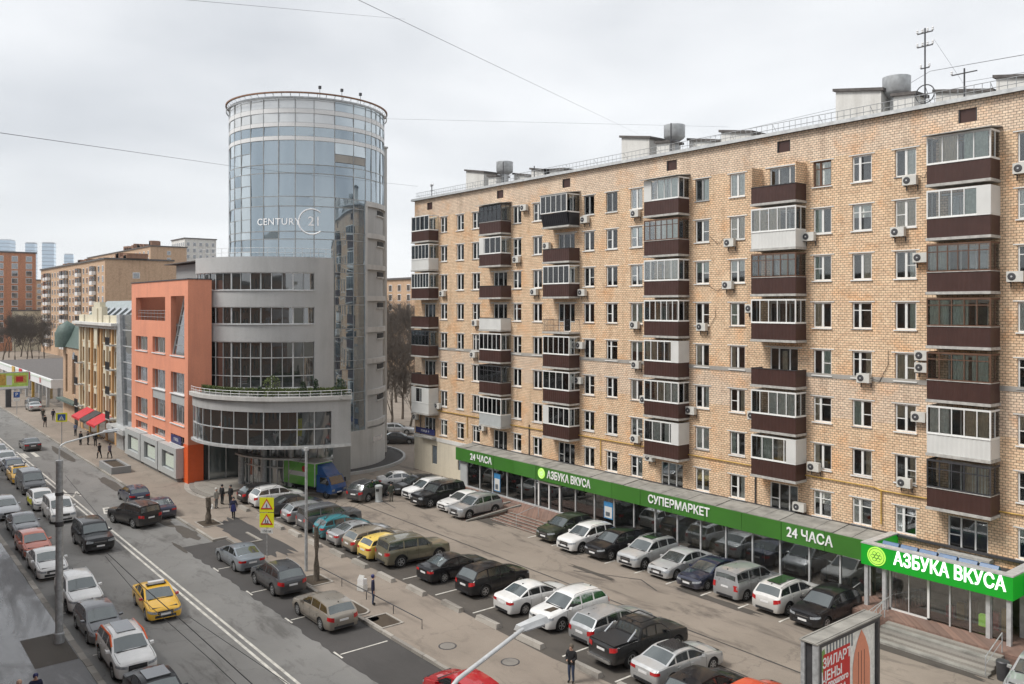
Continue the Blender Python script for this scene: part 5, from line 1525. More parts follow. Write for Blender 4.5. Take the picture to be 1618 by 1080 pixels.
# ================================================================ bare trees
def bare_tree_mesh(seed, h, levels=5, spread=.55, tr=.2):
    r = random.Random(seed); mb = MB(); tw = MB()
    def grow(p, d, l, rad, lev):
        pts = [p]; rs_ = [rad]
        n = 3
        for i in range(n):
            d = (d + Vector((r.uniform(-.16, .16), r.uniform(-.16, .16), r.uniform(-.03, .1)))).normalized()
            p = p + d * (l / n); pts.append(p); rs_.append(rad * (1 - .45 * (i + 1) / n))
        (mb if lev < 3 else tw).tube(pts, rs_, 5 if lev < 2 else 3, cap=False)
        if lev < levels:
            k = 3 if lev < 1 else r.choice([4, 4, 5])
            for i in range(k):
                q = pts[r.choice([1, 2, 3, 3])]
                a = r.uniform(0, 2 * math.pi)
                nd = (d + Vector((math.cos(a), math.sin(a), r.uniform(-.1, .5))) * spread * (1 + .15 * lev)).normalized()
                grow(q, nd, l * r.uniform(.58, .78), max(rs_[-1] * r.uniform(.6, .85), .014), lev + 1)
    grow(Vector((0, 0, 0)), Vector((0, 0, 1)), h * .36, tr, 0)
    return mb.mesh('trunk', 'bark'), tw.mesh('crown', 'twig')
TREES = [bare_tree_mesh(s, h, 6, sp, .22) for s, h, sp in ((1, 14, .6), (2, 15, .55), (5, 13, .65), (8, 14, .5))]
def tree(i, x, y, s, rz, label, group):
    t = thing('bare_tree', label, 'tree', (x, y, 0), rz, group)
    t.scale = (s, s, s)
    put('trunk', TREES[i][0], t); put('crown', TREES[i][1], t)
    return t
gl = ['bare brown tree nearest the brick block in the gap beside the round tower', 'bare brown tree close behind the round tower', 'leafless tree in the middle of the gap between tower and brick block', 'tall leafless tree further back in the gap', 'leafless tree at the back of the gap, under the brick cornice', 'bare tree low at the gap entrance, behind the parked cars', 'thick bare tree at the right of the gap, second row', 'farthest bare tree in the gap, against the brick wall']
for i, (px, F, s) in enumerate(((636, 128, 1.0), (618, 118, .95), (626, 150, 1.15), (640, 165, 1.25), (612, 175, 1.3), (648, 120, .85), (650, 145, 1.1), (630, 195, 1.4))):
    x, y = at(px, F); tree(i % 4, x, y, s, i * 1.3, gl[i], 'bare trees in the gap beside the tower')
ll = ['first', 'second', 'third', 'fourth', 'fifth', 'sixth', 'seventh', 'eighth']
for i, (px, F, s) in enumerate(((4, 262, 1.1), (14, 280, 1.0), (24, 258, 1.05), (33, 285, 1.15), (42, 262, 1.0), (51, 275, 1.1), (60, 255, 1.0), (70, 262, .9))):
    x, y = at(px, F); tree((i + 1) % 4, x, y, s, i * 1.9, f'{ll[i]} from left of the bare trees behind the market sheds', 'bare trees behind the market')

# the row of houses the photograph was taken from: it stands behind the viewer and shows only in the glass opposite
hv = slab_block('brick_row_house', 'long brick house behind the viewer, seen only mirrored in the glass opposite', -150, 40, -16, -1.2, 21, 'brick_dark', 7, 60, 0)
for k in range(7):
    for j in range(60):
        x = -95 + 190 * (j + .5) / 60
        if j == 0: mb_r = MB().box(-.8, .8, .004, .1, 0, 1.7).mesh('window', 'glass_far')
        put('window', mb_r, hv, (x, 7.4, 3 + 17 / 7 * k + .4))

# ================================================================ vehicles
def lerp_tab(tab, u):
    if u <= tab[0][0]: return tab[0][1]
    for (a, b), (c, d) in zip(tab, tab[1:]):
        if u <= c: return b + (d - b) * (u - a) / (c - a) if c > a else d
    return tab[-1][1]
_paint = {}
def paint(key):
    if key in _paint: return _paint[key]
    col, met, dirt = PAINTS[key]
    m, t, b = nt('paint_' + key)
    tc = t.nodes.new('ShaderNodeTexCoord')
    n = noise(t, 2.2, 6, tc.outputs['Object'], .65)
    s = t.nodes.new('ShaderNodeSeparateXYZ'); t.links.new(tc.outputs['Object'], s.inputs[0])
    mr_ = t.nodes.new('ShaderNodeMapRange'); mr_.inputs[1].default_value = .95; mr_.inputs[2].default_value = .25; mr_.inputs[3].default_value = 0; mr_.inputs[4].default_value = 1
    t.links.new(s.outputs[2], mr_.inputs[0])
    mu = t.nodes.new('ShaderNodeMath'); mu.operation = 'MULTIPLY'; mu.use_clamp = True
    t.links.new(mr_.outputs[0], mu.inputs[0]); t.links.new(n.outputs['Fac'], mu.inputs[1])
    mu2 = t.nodes.new('ShaderNodeMath'); mu2.operation = 'MULTIPLY'; mu2.inputs[1].default_value = 1.1 * dirt; mu2.use_clamp = True
    t.links.new(mu.outputs[0], mu2.inputs[0])
    r = ramp(t, n.outputs['Fac'], [(.3, sc(col, .9)), (.7, sc(col, 1.08))])
    # a layer of road dust low on the doors, and a thin even film
    t.links.new(mixc(t, mu2.outputs[0], r.outputs['Color'], (.17, .145, .12)), b.inputs['Base Color'])
    b.inputs['Metallic'].default_value = met
    rr = ramp(t, n.outputs['Fac'], [(.3, (.24,) * 3), (.7, (.42,) * 3)])
    t.links.new(rr.outputs['Color'], b.inputs['Roughness'])
    b.inputs['Coat Weight'].default_value = .6 if max(col) < .05 else 1
    b.inputs['Specular IOR Level'].default_value = .15
    b.inputs['Coat Roughness'].default_value = .05
    _paint[key] = m
    return m
PAINTS = {'black': ((.010, .010, .012), 0, .15), 'blackdusty': ((.022, .022, .023), 0, .45), 'white': ((.72, .72, .71), 0, .6), 'whitedirty': ((.60, .59, .57), 0, 1.0), 'silver': ((.42, .43, .44), .45, .6),
          'lightsilver': ((.52, .53, .535), .35, .5), 'grey': ((.14, .145, .155), .3, .7), 'darkgrey': ((.06, .062, .068), .3, .7), 'beige': ((.30, .27, .23), .4, .8), 'gold': ((.34, .29, .22), .4, .9),
          'olive': ((.17, .16, .11), .3, 1.0), 'darkgreen': ((.03, .04, .025), .2, .9), 'navy': ((.02, .028, .06), .2, .6), 'teal': ((.02, .20, .24), .1, .6), 'yellow': ((.80, .46, .03), 0, .4),
          'paleyellow': ((.78, .56, .12), 0, .5), 'orange': ((.75, .22, .03), 0, .4), 'coral': ((.56, .15, .09), 0, .6), 'red': ((.42, .012, .018), .1, .5), 'redorange': ((.62, .07, .02), 0, .4),
          'steel': ((.24, .27, .30), .4, .6), 'truckblue': ((.015, .075, .24), 0, .5), 'truckgreen': ((.13, .42, .06), 0, .25), 'applegreen': ((.17, .34, .08), 0, .4)}
TYPES = {
 'sedan': dict(L=4.75, W=1.83, r=.33, uf=.92, ur=3.72, ride=.19, cowl=1.30, rf=2.08, bp=2.55, cp=3.42, rr=3.35, rb=4.05,
    top=[(0, .62), (.05, .72), (.2, .80), (.6, .89), (1.3, .97), (2.08, 1.37), (2.35, 1.435), (2.75, 1.455), (3.1, 1.44), (3.35, 1.395), (4.05, 1.06), (4.3, 1.04), (4.65, 1.0), (4.75, .88)],
    belt=[(0, .56), (.3, .74), (1.3, .90), (4.05, .98), (4.6, .94), (4.75, .80)]),
 'hatch': dict(L=4.2, W=1.77, r=.31, uf=.82, ur=3.4, ride=.18, cowl=1.08, rf=1.82, bp=2.3, cp=3.2, rr=3.72, rb=4.05,
    top=[(0, .62), (.05, .72), (.2, .80), (.6, .90), (1.08, .98), (1.82, 1.40), (2.1, 1.47), (2.6, 1.49), (3.2, 1.46), (3.72, 1.38), (4.05, 1.0), (4.15, .92), (4.2, .80)],
    belt=[(0, .56), (.3, .74), (1.08, .91), (4.0, 1.0), (4.15, .86), (4.2, .7)]),
 'wagon': dict(L=4.8, W=1.86, r=.34, uf=.92, ur=3.78, ride=.21, cowl=1.3, rf=2.08, bp=2.55, cp=3.55, rr=4.25, rb=4.65,
    top=[(0, .66), (.05, .76), (.2, .84), (.6, .93), (1.3, 1.01), (2.08, 1.43), (2.4, 1.50), (3.0, 1.52), (3.8, 1.48), (4.25, 1.42), (4.65, 1.02), (4.75, .94), (4.8, .8)],
    belt=[(0, .6), (.3, .78), (1.3, .94), (4.55, 1.02), (4.72, .88), (4.8, .74)]),
 'suv': dict(L=4.62, W=1.88, r=.365, uf=.90, ur=3.62, ride=.25, cowl=1.18, rf=1.92, bp=2.42, cp=3.35, rr=4.05, rb=4.45,
    top=[(0, .76), (.05, .88), (.2, .97), (.6, 1.04), (1.18, 1.11), (1.92, 1.58), (2.2, 1.66), (2.8, 1.69), (3.5, 1.66), (4.05, 1.58), (4.45, 1.12), (4.57, 1.04), (4.62, .88)],
    belt=[(0, .68), (.25, .90), (1.18, 1.04), (4.35, 1.14), (4.52, 1.0), (4.62, .8)], suv=1),
 'bigsuv': dict(L=4.9, W=1.97, r=.40, uf=.95, ur=3.85, ride=.28, cowl=1.42, rf=1.98, bp=2.55, cp=3.6, rr=4.62, rb=4.82,
    top=[(0, .86), (.04, 1.0), (.15, 1.1), (.6, 1.15), (1.42, 1.21), (1.98, 1.74), (2.2, 1.82), (2.9, 1.86), (3.9, 1.84), (4.62, 1.78), (4.82, 1.2), (4.87, 1.1), (4.9, .9)],
    belt=[(0, .74), (.2, 1.0), (1.42, 1.13), (4.7, 1.18), (4.85, 1.04), (4.9, .84)], suv=1, boxy=1),
 'van': dict(L=4.45, W=1.86, r=.33, uf=.85, ur=3.55, ride=.2, cowl=.95, rf=1.65, bp=2.1, cp=3.2, rr=4.3, rb=4.4,
    top=[(0, .74), (.05, .86), (.2, .96), (.6, 1.06), (.95, 1.16), (1.65, 1.70), (1.95, 1.80), (2.8, 1.83), (3.8, 1.82), (4.3, 1.76), (4.4, 1.1), (4.43, 1.0), (4.45, .8)],
    belt=[(0, .64), (.25, .86), (.95, 1.06), (4.3, 1.12), (4.42, .95), (4.45, .74)], boxy=1),
 'bigvan': dict(L=5.1, W=1.95, r=.35, uf=.95, ur=4.0, ride=.2, cowl=1.0, rf=1.75, bp=2.25, cp=3.6, rr=4.95, rb=5.05,
    top=[(0, .8), (.05, .92), (.2, 1.02), (.6, 1.12), (1.0, 1.22), (1.75, 1.82), (2.05, 1.94), (3.0, 1.97), (4.3, 1.96), (4.95, 1.9), (5.05, 1.1), (5.08, 1.0), (5.1, .8)],
    belt=[(0, .7), (.25, .92), (1.0, 1.12), (4.95, 1.16), (5.07, .95), (5.1, .74)], boxy=1),
 'pickup': dict(L=5.3, W=1.93, r=.41, uf=.98, ur=4.15, ride=.36, cowl=1.35, rf=1.95, bp=2.4, cp=3.05, rr=3.3, rb=3.55,
    top=[(0, .90), (.05, 1.0), (.2, 1.1), (.6, 1.17), (1.35, 1.22), (1.95, 1.70), (2.2, 1.78), (2.8, 1.80), (3.3, 1.74), (3.55, 1.26), (3.65, 1.24), (5.2, 1.22), (5.3, 1.1)],
    belt=[(0, .8), (.25, 1.02), (1.35, 1.14), (3.5, 1.18), (5.2, 1.17), (5.3, 1.0)], suv=1, boxy=1),
}
def make_type(tn):
    T = TYPES[tn]
    Lc, Wd = T['L'], T['W']; hw = Wd / 2
    box = T.get('boxy', 0)
    rw_, ra = T['r'], T['r'] + .065
    e0 = .42 if not box else .3
    def plan(u):
        p = 1.0
        if u < e0: p *= .76 + .24 * math.sqrt(max(0, 1 - (1 - u / e0) ** 2))
        v = Lc - u; e1 = .35 if not box else .16
        if v < e1: p *= .82 + .18 * math.sqrt(max(0, 1 - (1 - v / e1) ** 2))
        return p
    def zbot(u):
        for c in (T['uf'], T['ur']):
            d = abs(u - c)
            if d < ra - 1e-6: return max(T['ride'], rw_ + math.sqrt(ra * ra - d * d))
        return T['ride'] if .25 < u < Lc - .25 else T['ride'] + .04
    topz = lambda u: lerp_tab(T['top'], u)
    beltz = lambda u: min(lerp_tab(T['belt'], u), topz(u) - .035)
    def side(u, z):
        zb = beltz(u)
        q = (z - T['ride']) / max(zb - T['ride'], .1)
        return hw * plan(u) * (1 - .07 * max(0, (.35 - q) / .35) ** 2 - .045 * max(0, (q - .55) / .45) ** 2)
    lean = .17 if box else .30
    S = set([0, .03, .08, .15, .25, .4, .6, .8, 1.0, Lc, Lc - .03, Lc - .08, Lc - .15, Lc - .25])
    for c in (T['uf'], T['ur']):
        for k in (-ra - .012, -ra, -ra * .92, -ra * .75, -ra * .5, -ra * .2, ra * .2, ra * .5, ra * .75, ra * .92, ra, ra + .012): S.add(round(c + k, 4))
    cw, rf, bp, cp, rr, rb = (T[k] for k in ('cowl', 'rf', 'bp', 'cp', 'rr', 'rb'))
    for k in (cw, cw + .05, cw + .2, cw + .35, rf - .03, rf, bp - .045, bp + .045, cp - .045, cp + .045, rr, rr + .03, rb - .04, rb, (rr + rb) / 2): S.add(round(k, 4))
    for a, b in T['top']: S.add(a)
    S = sorted(x for x in S if 0 <= x <= Lc)
    S2 = [S[0]]
    for x in S[1:]:
        if x - S2[-1] > .008: S2.append(x)
    S = S2
    low = [0, .1, .3, .55, .8, 1.0]
    gh_ = [.10, .88, 1.0]
    tp = [.12, .4, .72, 1.0]
    rings = []
    for u in S:
        zb, zB, zT = zbot(u), beltz(u), topz(u)
        half = []
        for t in low:
            z = zb + (zB - zb) * t
            half.append((side(u, z), z))
        zE = zT - min(.055, (zT - zB) * .6)
        yb = side(u, zB) - .025
        for s in gh_:
            z = zB + .012 + (zE - zB - .012) * s
            half.append((yb - lean * (z - zB), z))
        ye = half[-1][0]
        for s in tp:
            half.append((ye * (1 - s), zE + (zT - zE) * (1 - (1 - s) ** 2.2)))
        ring = [(Lc / 2 - u, -y, z) for y, z in half] + [(Lc / 2 - u, y, z) for y, z in half[-2::-1]]
        rings.append(ring)
    n = len(rings[0]); H = len(low) + len(gh_) + len(tp)
    V = [p for r_ in rings for p in r_]
    groups = {}
    def g_(k): return groups.setdefault(k, [])
    for i in range(len(S) - 1):
        u0, u1 = S[i], S[i + 1]; um = (u0 + u1) / 2
        tall = min(topz(u0) - beltz(u0), topz(u1) - beltz(u1))
        for j in range(n - 1):
            jj = j if j < H - 1 else n - 2 - j
            sd = 'r' if j < H - 1 else 'l'
            f = (i * n + j, i * n + j + 1, (i + 1) * n + j + 1, (i + 1) * n + j)
            k = 'body'
            if jj == len(low) and tall > .13 and cw + .15 < um < rb - .1 - (0 if box else .05):
                if not (bp - .05 < um < bp + .05 or cp - .05 < um < cp + .05 or (tn == 'pickup' and um > rr)):
                    k = 'side_window|' + sd + ('0' if um < bp else '1' if um < cp else '2')
            if jj >= len(low) + len(gh_):
                if cw + .045 < um < rf - .02: k = 'windscreen'
                elif rr + .025 < um < rb - .03: k = 'rear_window'
            g_(k).append(f)
    # end caps
    for i in (0, len(S) - 1):
        for j in range(H - 1):
            a, b = i * n + j, i * n + j + 1
            c, d = i * n + n - 2 - j, i * n + n - 1 - j
            f = (a, b, c, d) if b != c else (a, b, d)
            g_('body').append(f[::-1] if i == 0 else f)
    out = []
    def emitm(name, faces, m, sm=32):
        idx = {}; vs = []; fs = []
        for f in faces:
            for v in f:
                if v not in idx: idx[v] = len(vs); vs.append(V[v])
            fs.append(tuple(idx[v] for v in f))
        mb = MB().add(vs, fs)
        me = mb.mesh(name, m if m else 'black_plastic', sm)
        out.append((name, me, m, None))
    for k, fs in groups.items():
        if k == 'body': emitm('body', fs, None)
        elif k == 'windscreen': emitm('windscreen', fs, 'glass_wind')
        elif k == 'rear_window': emitm('rear_window', fs, 'glass_wind')
        else: emitm('side_window', fs, 'glass_car')
    X = lambda u: Lc / 2 - u
    def add(name, mb, m, parent=None, sm=None):
        out.append((name, mb.mesh(name, m if m else 'black_plastic', sm), m, parent))
        return len(out) - 1
    zr_ = T['ride']
    add('underbody', MB().box(X(Lc - .2), X(.2), -hw * .72, hw * .72, zr_ - .02, min(beltz(Lc / 2) - .1, .8)).box(X(Lc - .75), X(.75), -hw + .1, hw - .1, zr_, zr_ + .15) if T['uf'] > .0 else 0, 'black_plastic')
    # wheels
    tw_ = .22
    tyre = MB().lathe([(rw_ * .62, -tw_ / 2), (rw_ * .93, -tw_ / 2), (rw_, -tw_ / 2 + .035), (rw_, tw_ / 2 - .035), (rw_ * .93, tw_ / 2), (rw_ * .62, tw_ / 2)], (0, 0, 0), 20, axis='y').mesh('wheel', 'rubber', 40)
    rim = MB()
    R1 = rw_ * .64
    rim.lathe([(R1, -.02), (R1, .012), (R1 * .88, .012), (R1 * .86, -.015)], (0, 0, 0), 20, axis='y')
    ns = 5 if box or T.get('suv') else 7
    for k in range(ns):
        a = 2 * math.pi * k / ns
        c, s = math.cos(a), math.sin(a); w0, w1 = R1 * .17, R1 * .11
        rim.hexa([(c * .02 + s * w0, -.012, s * .02 - c * w0), (c * R1 * .92 + s * w1, -.012, s * R1 * .92 - c * w1), (c * R1 * .92 - s * w1, -.012, s * R1 * .92 + c * w1), (c * .02 - s * w0, -.012, s * .02 + c * w0),
                  (c * .02 + s * w0, .014, s * .02 - c * w0), (c * R1 * .92 + s * w1, .014, s * R1 * .92 - c * w1), (c * R1 * .92 - s * w1, .014, s * R1 * .92 + c * w1), (c * .02 - s * w0, .014, s * .02 + c * w0)])
    rim.lathe([(R1 * .24, -.02), (R1 * .24, .022), (R1 * .12, .03)], (0, 0, 0), 10, axis='y')
    rimL, rimD = rim.mesh('rim', 'rim', 40), rim.mesh('rim', 'rim_dark', 40)
    hubb = MB().lathe([(R1 * .97, 0), (R1 * .97, .004)], (0, 0, 0), 18, axis='y').mesh('brake_disc', 'black_plastic')
    wheels = [(X(c), s * (hw * .985 - tw_ / 2), rw_, s) for c in (T['uf'], T['ur']) for s in (-1, 1)]
    # lamps wrapped round the corners
    def wrap(front, y0, reach, z0, z1, z0b, z1b, off=.012):
        uu = [0, .02, .06, .12, .2, .3, .42, .55]
        pts = []
        def pos(u, z, s):
            uq = u if front else Lc - u
            return s * (side(uq, z) + off), uq
        res = []
        for s in (-1, 1):
            mb = MB(); vs = []
            y1 = side(0 if front else Lc, z0)
            path = [('f', y0 + (y1 - y0) * t) for t in (0, .35, .7)] + [('s', u) for u in uu if u <= reach + .001]
            m_ = len(path) - 1
            for i, (k, q) in enumerate(path):
                t = i / m_
                a, b = z0 + (z0b - z0) * t, z1 + (z1b - z1) * t
                for z in (a, b):
                    if k == 'f': x = X(0) + off if front else X(Lc) - off; y = s * q
                    else:
                        y, uq = pos(q, z, s); x = X(uq) + (off * .6 if front else -off * .6) * (1 if q < .05 else 0)
                    vs.append((x, y, z))
            fs = [(2 * i, 2 * i + 2, 2 * i + 3, 2 * i + 1) for i in range(m_)]
            if (s < 0) != front: fs = [f[::-1] for f in fs]
            mb.add(vs, fs); res.append(mb)
        return res
    zf = topz(.05)
    zh = zf - .06
    for mb in wrap(True, hw * .48, .30 if not box else .12, zh - .15, zh - .02, zh - .05 if not box else zh - .15, zh + .05): add('headlight', mb, 'lamp_clear')
    zt = beltz(Lc - .1)
    if T.get('suv') or tn in ('wagon',):
        tl = wrap(False, hw * .62, .2, zt - .26, zt - .02, zt - .14, zt + .04)
    elif box: tl = wrap(False, hw * .70, .06, zt - .35, zt - .02, zt - .35, zt - .02)
    else: tl = wrap(False, hw * .50, .25, zt - .19, zt - .03, zt - .14, zt - .02)
    for mb in tl: add('tail_light', mb, 'lamp_red')
    xf, xr = X(0), X(Lc)
    gz = zh - .16
    add('grille', MB().box(xf + .002, xf + .02, -hw * .44, hw * .44, gz - (.10 if T.get('suv') else .02), zh - .01), 'black_plastic')
    add('grille_bar', MB().box(xf + .021, xf + .032, -hw * .40, hw * .40, gz + .05, gz + .075), 'chrome')
    add('lower_intake', MB().box(xf + .002, xf + .016, -hw * .60, hw * .60, zr_ + .1, zr_ + .24), 'black_plastic')
    add('number_plate', MB().box(xf + .033, xf + .045, -.26, .26, zr_ + .235, zr_ + .345), 'plate_white')
    zp = zt - .2 if not T.get('suv') else zt - .22
    add('number_plate', MB().box(xr - .02, xr - .003, -.26, .26, zp - .06, zp + .05), 'plate_white')
    add('rear_bumper_trim', MB().box(xr - .02, xr - .002, -hw * .62, hw * .62, zr_ + .06, zr_ + .19), 'black_plastic')
    zb_ = beltz(cw + .3)
    for s in (-1, 1):
        y = s * side(cw + .32, zb_)
        add('mirror', MB().hexa([(X(cw + .40), y, zb_), (X(cw + .24), y, zb_ + .01), (X(cw + .26), y + s * .19, zb_ + .03), (X(cw + .38), y + s * .19, zb_ + .02),
                                 (X(cw + .40), y, zb_ + .13), (X(cw + .24), y, zb_ + .11), (X(cw + .26), y + s * .18, zb_ + .13), (X(cw + .38), y + s * .18, zb_ + .15)]), None)
        # door seams and handles, conforming to the flank
        def strip(us, zs_):
            mb = MB()
            pts = list(zip(us, zs_))
            for (a, za), (b, zb2) in zip(pts, pts[1:]):
                m_ = 4
                for i in range(m_):
                    p = [(a + (b - a) * t / m_, za + (zb2 - za) * t / m_) for t in (i, i + 1)]
                    du, dz = (0, .011) if abs(b - a) > abs(zb2 - za) else (.009, 0)
                    q = [(u - du, z - dz) for u, z in p] + [(u + du, z + dz) for u, z in p[::-1]]
                    mb.add([(X(u), s * (side(u, z) + .0035), z) for u, z in q], [(0, 1, 2, 3) if s < 0 else (3, 2, 1, 0)])
            return mb
        z0, z1 = zr_ + .14, beltz(bp) - .01
        ue = min(cp + .1, T['ur'] - ra - .03) if tn != 'pickup' else 3.35
        add('door_seam', strip([cw + .1, cw + .12, bp, bp, bp, ue, ue + .05], [z1 - .03, z0, z0, z1, z0, z0, z1]), 'black_plastic')
        for u in (bp - .17, cp - .12):
            z = beltz(u) - .13
            add('door_handle', MB().box(X(u + .09), X(u - .09), s * (side(u, z) - .01), s * (side(u, z) + .028), z - .014, z + .014), None)
        if T.get('suv'):
            mb = MB()
            us = [x for x in S if T['uf'] + ra + .01 < x < T['ur'] - ra - .01]
            for a, b in zip(us, us[1:]):
                mb.add([(X(a), s * (side(a, zr_) + .012), zr_), (X(b), s * (side(b, zr_) + .012), zr_), (X(b), s * (side(b, zr_ + .13) + .012), zr_ + .13), (X(a), s * (side(a, zr_ + .13) + .012), zr_ + .13)], [(0, 1, 2, 3) if s < 0 else (3, 2, 1, 0)])
            add('sill_trim', mb, 'black_plastic')
            if tn != 'pickup':
                pts = []
                for u in (rf + .1, rf + .25, (rf + rr) / 2, rr - .2, rr):
                    zb2 = topz(u) - .05
                    yy = side(u, beltz(u)) - .025 - lean * (zb2 - beltz(u)) - .06
                    pts.append((X(u), s * yy, zb2 + (.075 if u not in (rf + .1, rr) else .03)))
                add('roof_rail', MB().tube(pts, .018, 5), 'rim')
            for c in (T['uf'], T['ur']):
                mb = MB(); k_ = 10
                for i in range(k_):
                    t0, t1 = math.pi * i / k_, math.pi * (i + 1) / k_
                    q = []
                    for t, rr_ in ((t0, ra), (t1, ra), (t1, ra + .05), (t0, ra + .05)):
                        u = c - rr_ * math.cos(t); z = rw_ + rr_ * math.sin(t)
                        q.append((X(u), s * (side(u, min(z, beltz(u))) + .012), z))
                    mb.add(q, [(0, 1, 2, 3) if s > 0 else (3, 2, 1, 0)])
                add('arch_trim', mb, 'black_plastic')
    if tn == 'pickup':
        add('bed_cover', MB().box(X(5.22), X(3.62), -hw * .86, hw * .86, 1.235, 1.275), 'black_plastic')
        add('roof_rack', MB().tube([(X(2.1), -.6, 1.9), (X(3.2), -.6, 1.88), (X(3.2), .6, 1.88), (X(2.1), .6, 1.9), (X(2.1), -.6, 1.9)], .03, 6), 'black_plastic')
        for s in (-1, 1): add('roll_bar', MB().tube([(X(4.3), s * .8, 1.26), (X(3.75), s * .78, 1.62), (X(3.62), s * .7, 1.66)], .04, 6), 'chrome')
        add('rear_step', MB().box(X(5.5), X(5.31), -.75, .75, .45, .6), 'chrome')
    for s in (-1, 1):
        mb = MB(); us = [x for x in S if .12 <= x <= cw + .02]
        for a, b in zip(us, us[1:]):
            pa, pb = [(X(u), s * (side(u, beltz(u)) - .105), topz(u) - .012) for u in (a, b)]
            mb.add([pa, (pa[0], pa[1] + .014, pa[2] + .008), (pb[0], pb[1] + .014, pb[2] + .008), pb], [(0, 1, 2, 3)])
        add('bonnet_seam', mb, 'black_plastic')
    add('scuttle', MB().box(X(cw + .05), X(cw - .05), -hw * .72, hw * .72, topz(cw) - .012, topz(cw) + .012), 'black_plastic')
    # antenna fin
    add('aerial', MB().hexa([(X(rr - .1), -.02, topz(rr - .1) - .02), (X(rr - .28), -.02, topz(rr - .2) - .02), (X(rr - .28), .02, topz(rr - .2) - .02), (X(rr - .1), .02, topz(rr - .1) - .02),
                             (X(rr - .08), -.006, topz(rr - .1) + .06), (X(rr - .13), -.006, topz(rr - .1) + .06), (X(rr - .13), .006, topz(rr - .1) + .06), (X(rr - .08), .006, topz(rr - .1) + .06)]), 'black_plastic')
    return out, wheels, tyre, rimL, rimD, hubb
CT = {k: make_type(k) for k in TYPES}
def car(tn, col, x, y, rz, label, z=SW, cat='car', group='parked cars', dark_rim=False, roof=None, panels=None, rails=True):
    out, wheels, tyre, rimL, rimD, hubb = CT[tn]
    nm = {'sedan': 'saloon_car', 'hatch': 'hatchback_car', 'wagon': 'estate_car', 'suv': 'off_road_car', 'bigsuv': 'off_road_car', 'van': 'van', 'bigvan': 'van', 'pickup': 'pickup_truck'}[tn]
    t = thing(nm, label, cat, (x, y, z), R(rz), group)
    p = paint(col)
    for name, me, m, par in out:
        if name == 'roof_rail' and not rails: continue
        o = put(name, me, t)
        if m is None:
            pm = p
            if name == 'mirror' and panels and 'mirror' in panels: pm = paint(panels['mirror'])
            o.material_slots[0].link = 'OBJECT'; o.material_slots[0].material = pm
        elif tn in ('van',) and name == 'side_window' and panels and panels.get('cargo'):
            pass
    for wx, wy, wz, s in wheels:
        w = put('wheel', tyre, t, (wx, wy, wz))
        rm = put('rim', rimD if dark_rim else rimL, w, (0, s * .10, 0))
        if s < 0: rm.rotation_euler = (0, 0, math.pi)
        put('brake_disc', hubb, w, (0, s * .05, 0))
    if roof:
        T = TYPES[tn]; zt = lerp_tab(T['top'], (T['rf'] + T['rr']) / 2); hw = T['W'] / 2
        if roof == 'taxi':
            part('roof_sign', MB().box(-.25, .05, -.42, .42, zt + .02, zt + .17), 'plate_white', t)
            part('roof_bar', MB().box(-.30, .10, -.52, .52, zt + .0, zt + .03), 'black_plastic', t)
        elif roof == 'glass':
            part('sunroof', MB().box(T['L'] / 2 - T['rr'] + .25, T['L'] / 2 - T['rf'] - .25, -.42, .42, zt - .02, zt + .012), 'glass_car', t)
        elif roof == 'dark':
            part('roof_panel', MB().box(T['L'] / 2 - T['rr'] + .05, T['L'] / 2 - T['rf'] - .12, -.5, .5, zt - .06, zt + .010), 'glass_car', t)
    return t
G1 = 'cars parked nose-in along the pavement edge of the car park'
G2 = 'cars parked against the supermarket front'
G3 = 'cars parked along the near kerb'
G4 = 'traffic queueing towards the viewer'
G5 = 'cars parked along the far kerb'
# front row, mostly with their backs to the street
car('wagon', 'blackdusty', -72.2, 29.9, 90, 'dark estate car, first of the row nearest the curved office entrance', group=G1)
car('suv', 'white', -69.8, 29.9, 90, 'white off-road car second in the row, beside the dark estate by the office entrance', group=G1)
car('sedan', 'darkgrey', -66.5, 30.0, 92, 'dark grey saloon behind the yellow triangle warning sign', group=G1)
car('wagon', 'silver', -63.2, 30.1, 88, 'silver estate car with tall red tail lights, just right of the yellow triangle sign', group=G1)
car('bigsuv', 'grey', -60.2, 30.1, 90, 'grey off-road car behind the thin street pole in the row', group=G1)
car('hatch', 'teal', -57.6, 29.9, 90, 'teal hatchback half hidden behind the pruned tree trunk', group=G1)
car('sedan', 'silver', -55.2, 30.1, 90, 'silver saloon between the teal hatchback and the gold estate', group=G1)
car('wagon', 'gold', -52.9, 30.2, 89, 'dusty gold estate car with tall red tail lights, left of the pale yellow taxi', group=G1)
car('hatch', 'paleyellow', -50.85, 30.0, 90, 'pale yellow taxi hatchback between gold estate and olive off-road car', group=G1)
car('bigsuv', 'olive', -48.5, 30.5, 86, 'dusty olive off-road car with silver roof rails in the front row', group=G1)
car('sedan', 'black', -44.2, 30.9, 90, 'shiny black saloon left of the black off-road car in the front row', group=G1)
car('suv', 'black', -40.6, 31.3, 91, 'shiny black off-road car beside the black saloon in the front row', group=G1, rails=False)
car('sedan', 'white', -36.8, 31.4, 88, 'white saloon with its back to the street, left of the white off-road car', group=G1)
o = car('suv', 'white', -33.8, 31.4, -90, 'white off-road car with a mud splash on its bonnet, facing the street', group=G1)
part('mud_splash', MB().hexa([(1.3, .1, 1.085), (1.9, .0, 1.02), (1.8, .45, 1.02), (1.25, .5, 1.085), (1.3, .1, 1.10), (1.9, .0, 1.035), (1.8, .45, 1.035), (1.25, .5, 1.10)]), 'soil', o)
car('wagon', 'silver', -31.05, 31.9, 90, 'silver estate car squeezed between the white off-road car and the black pickup', group=G1)
car('pickup', 'blackdusty', -28.35, 31.1, 88, 'black pickup with a covered bed and roof rack', cat='pickup', group=G1)
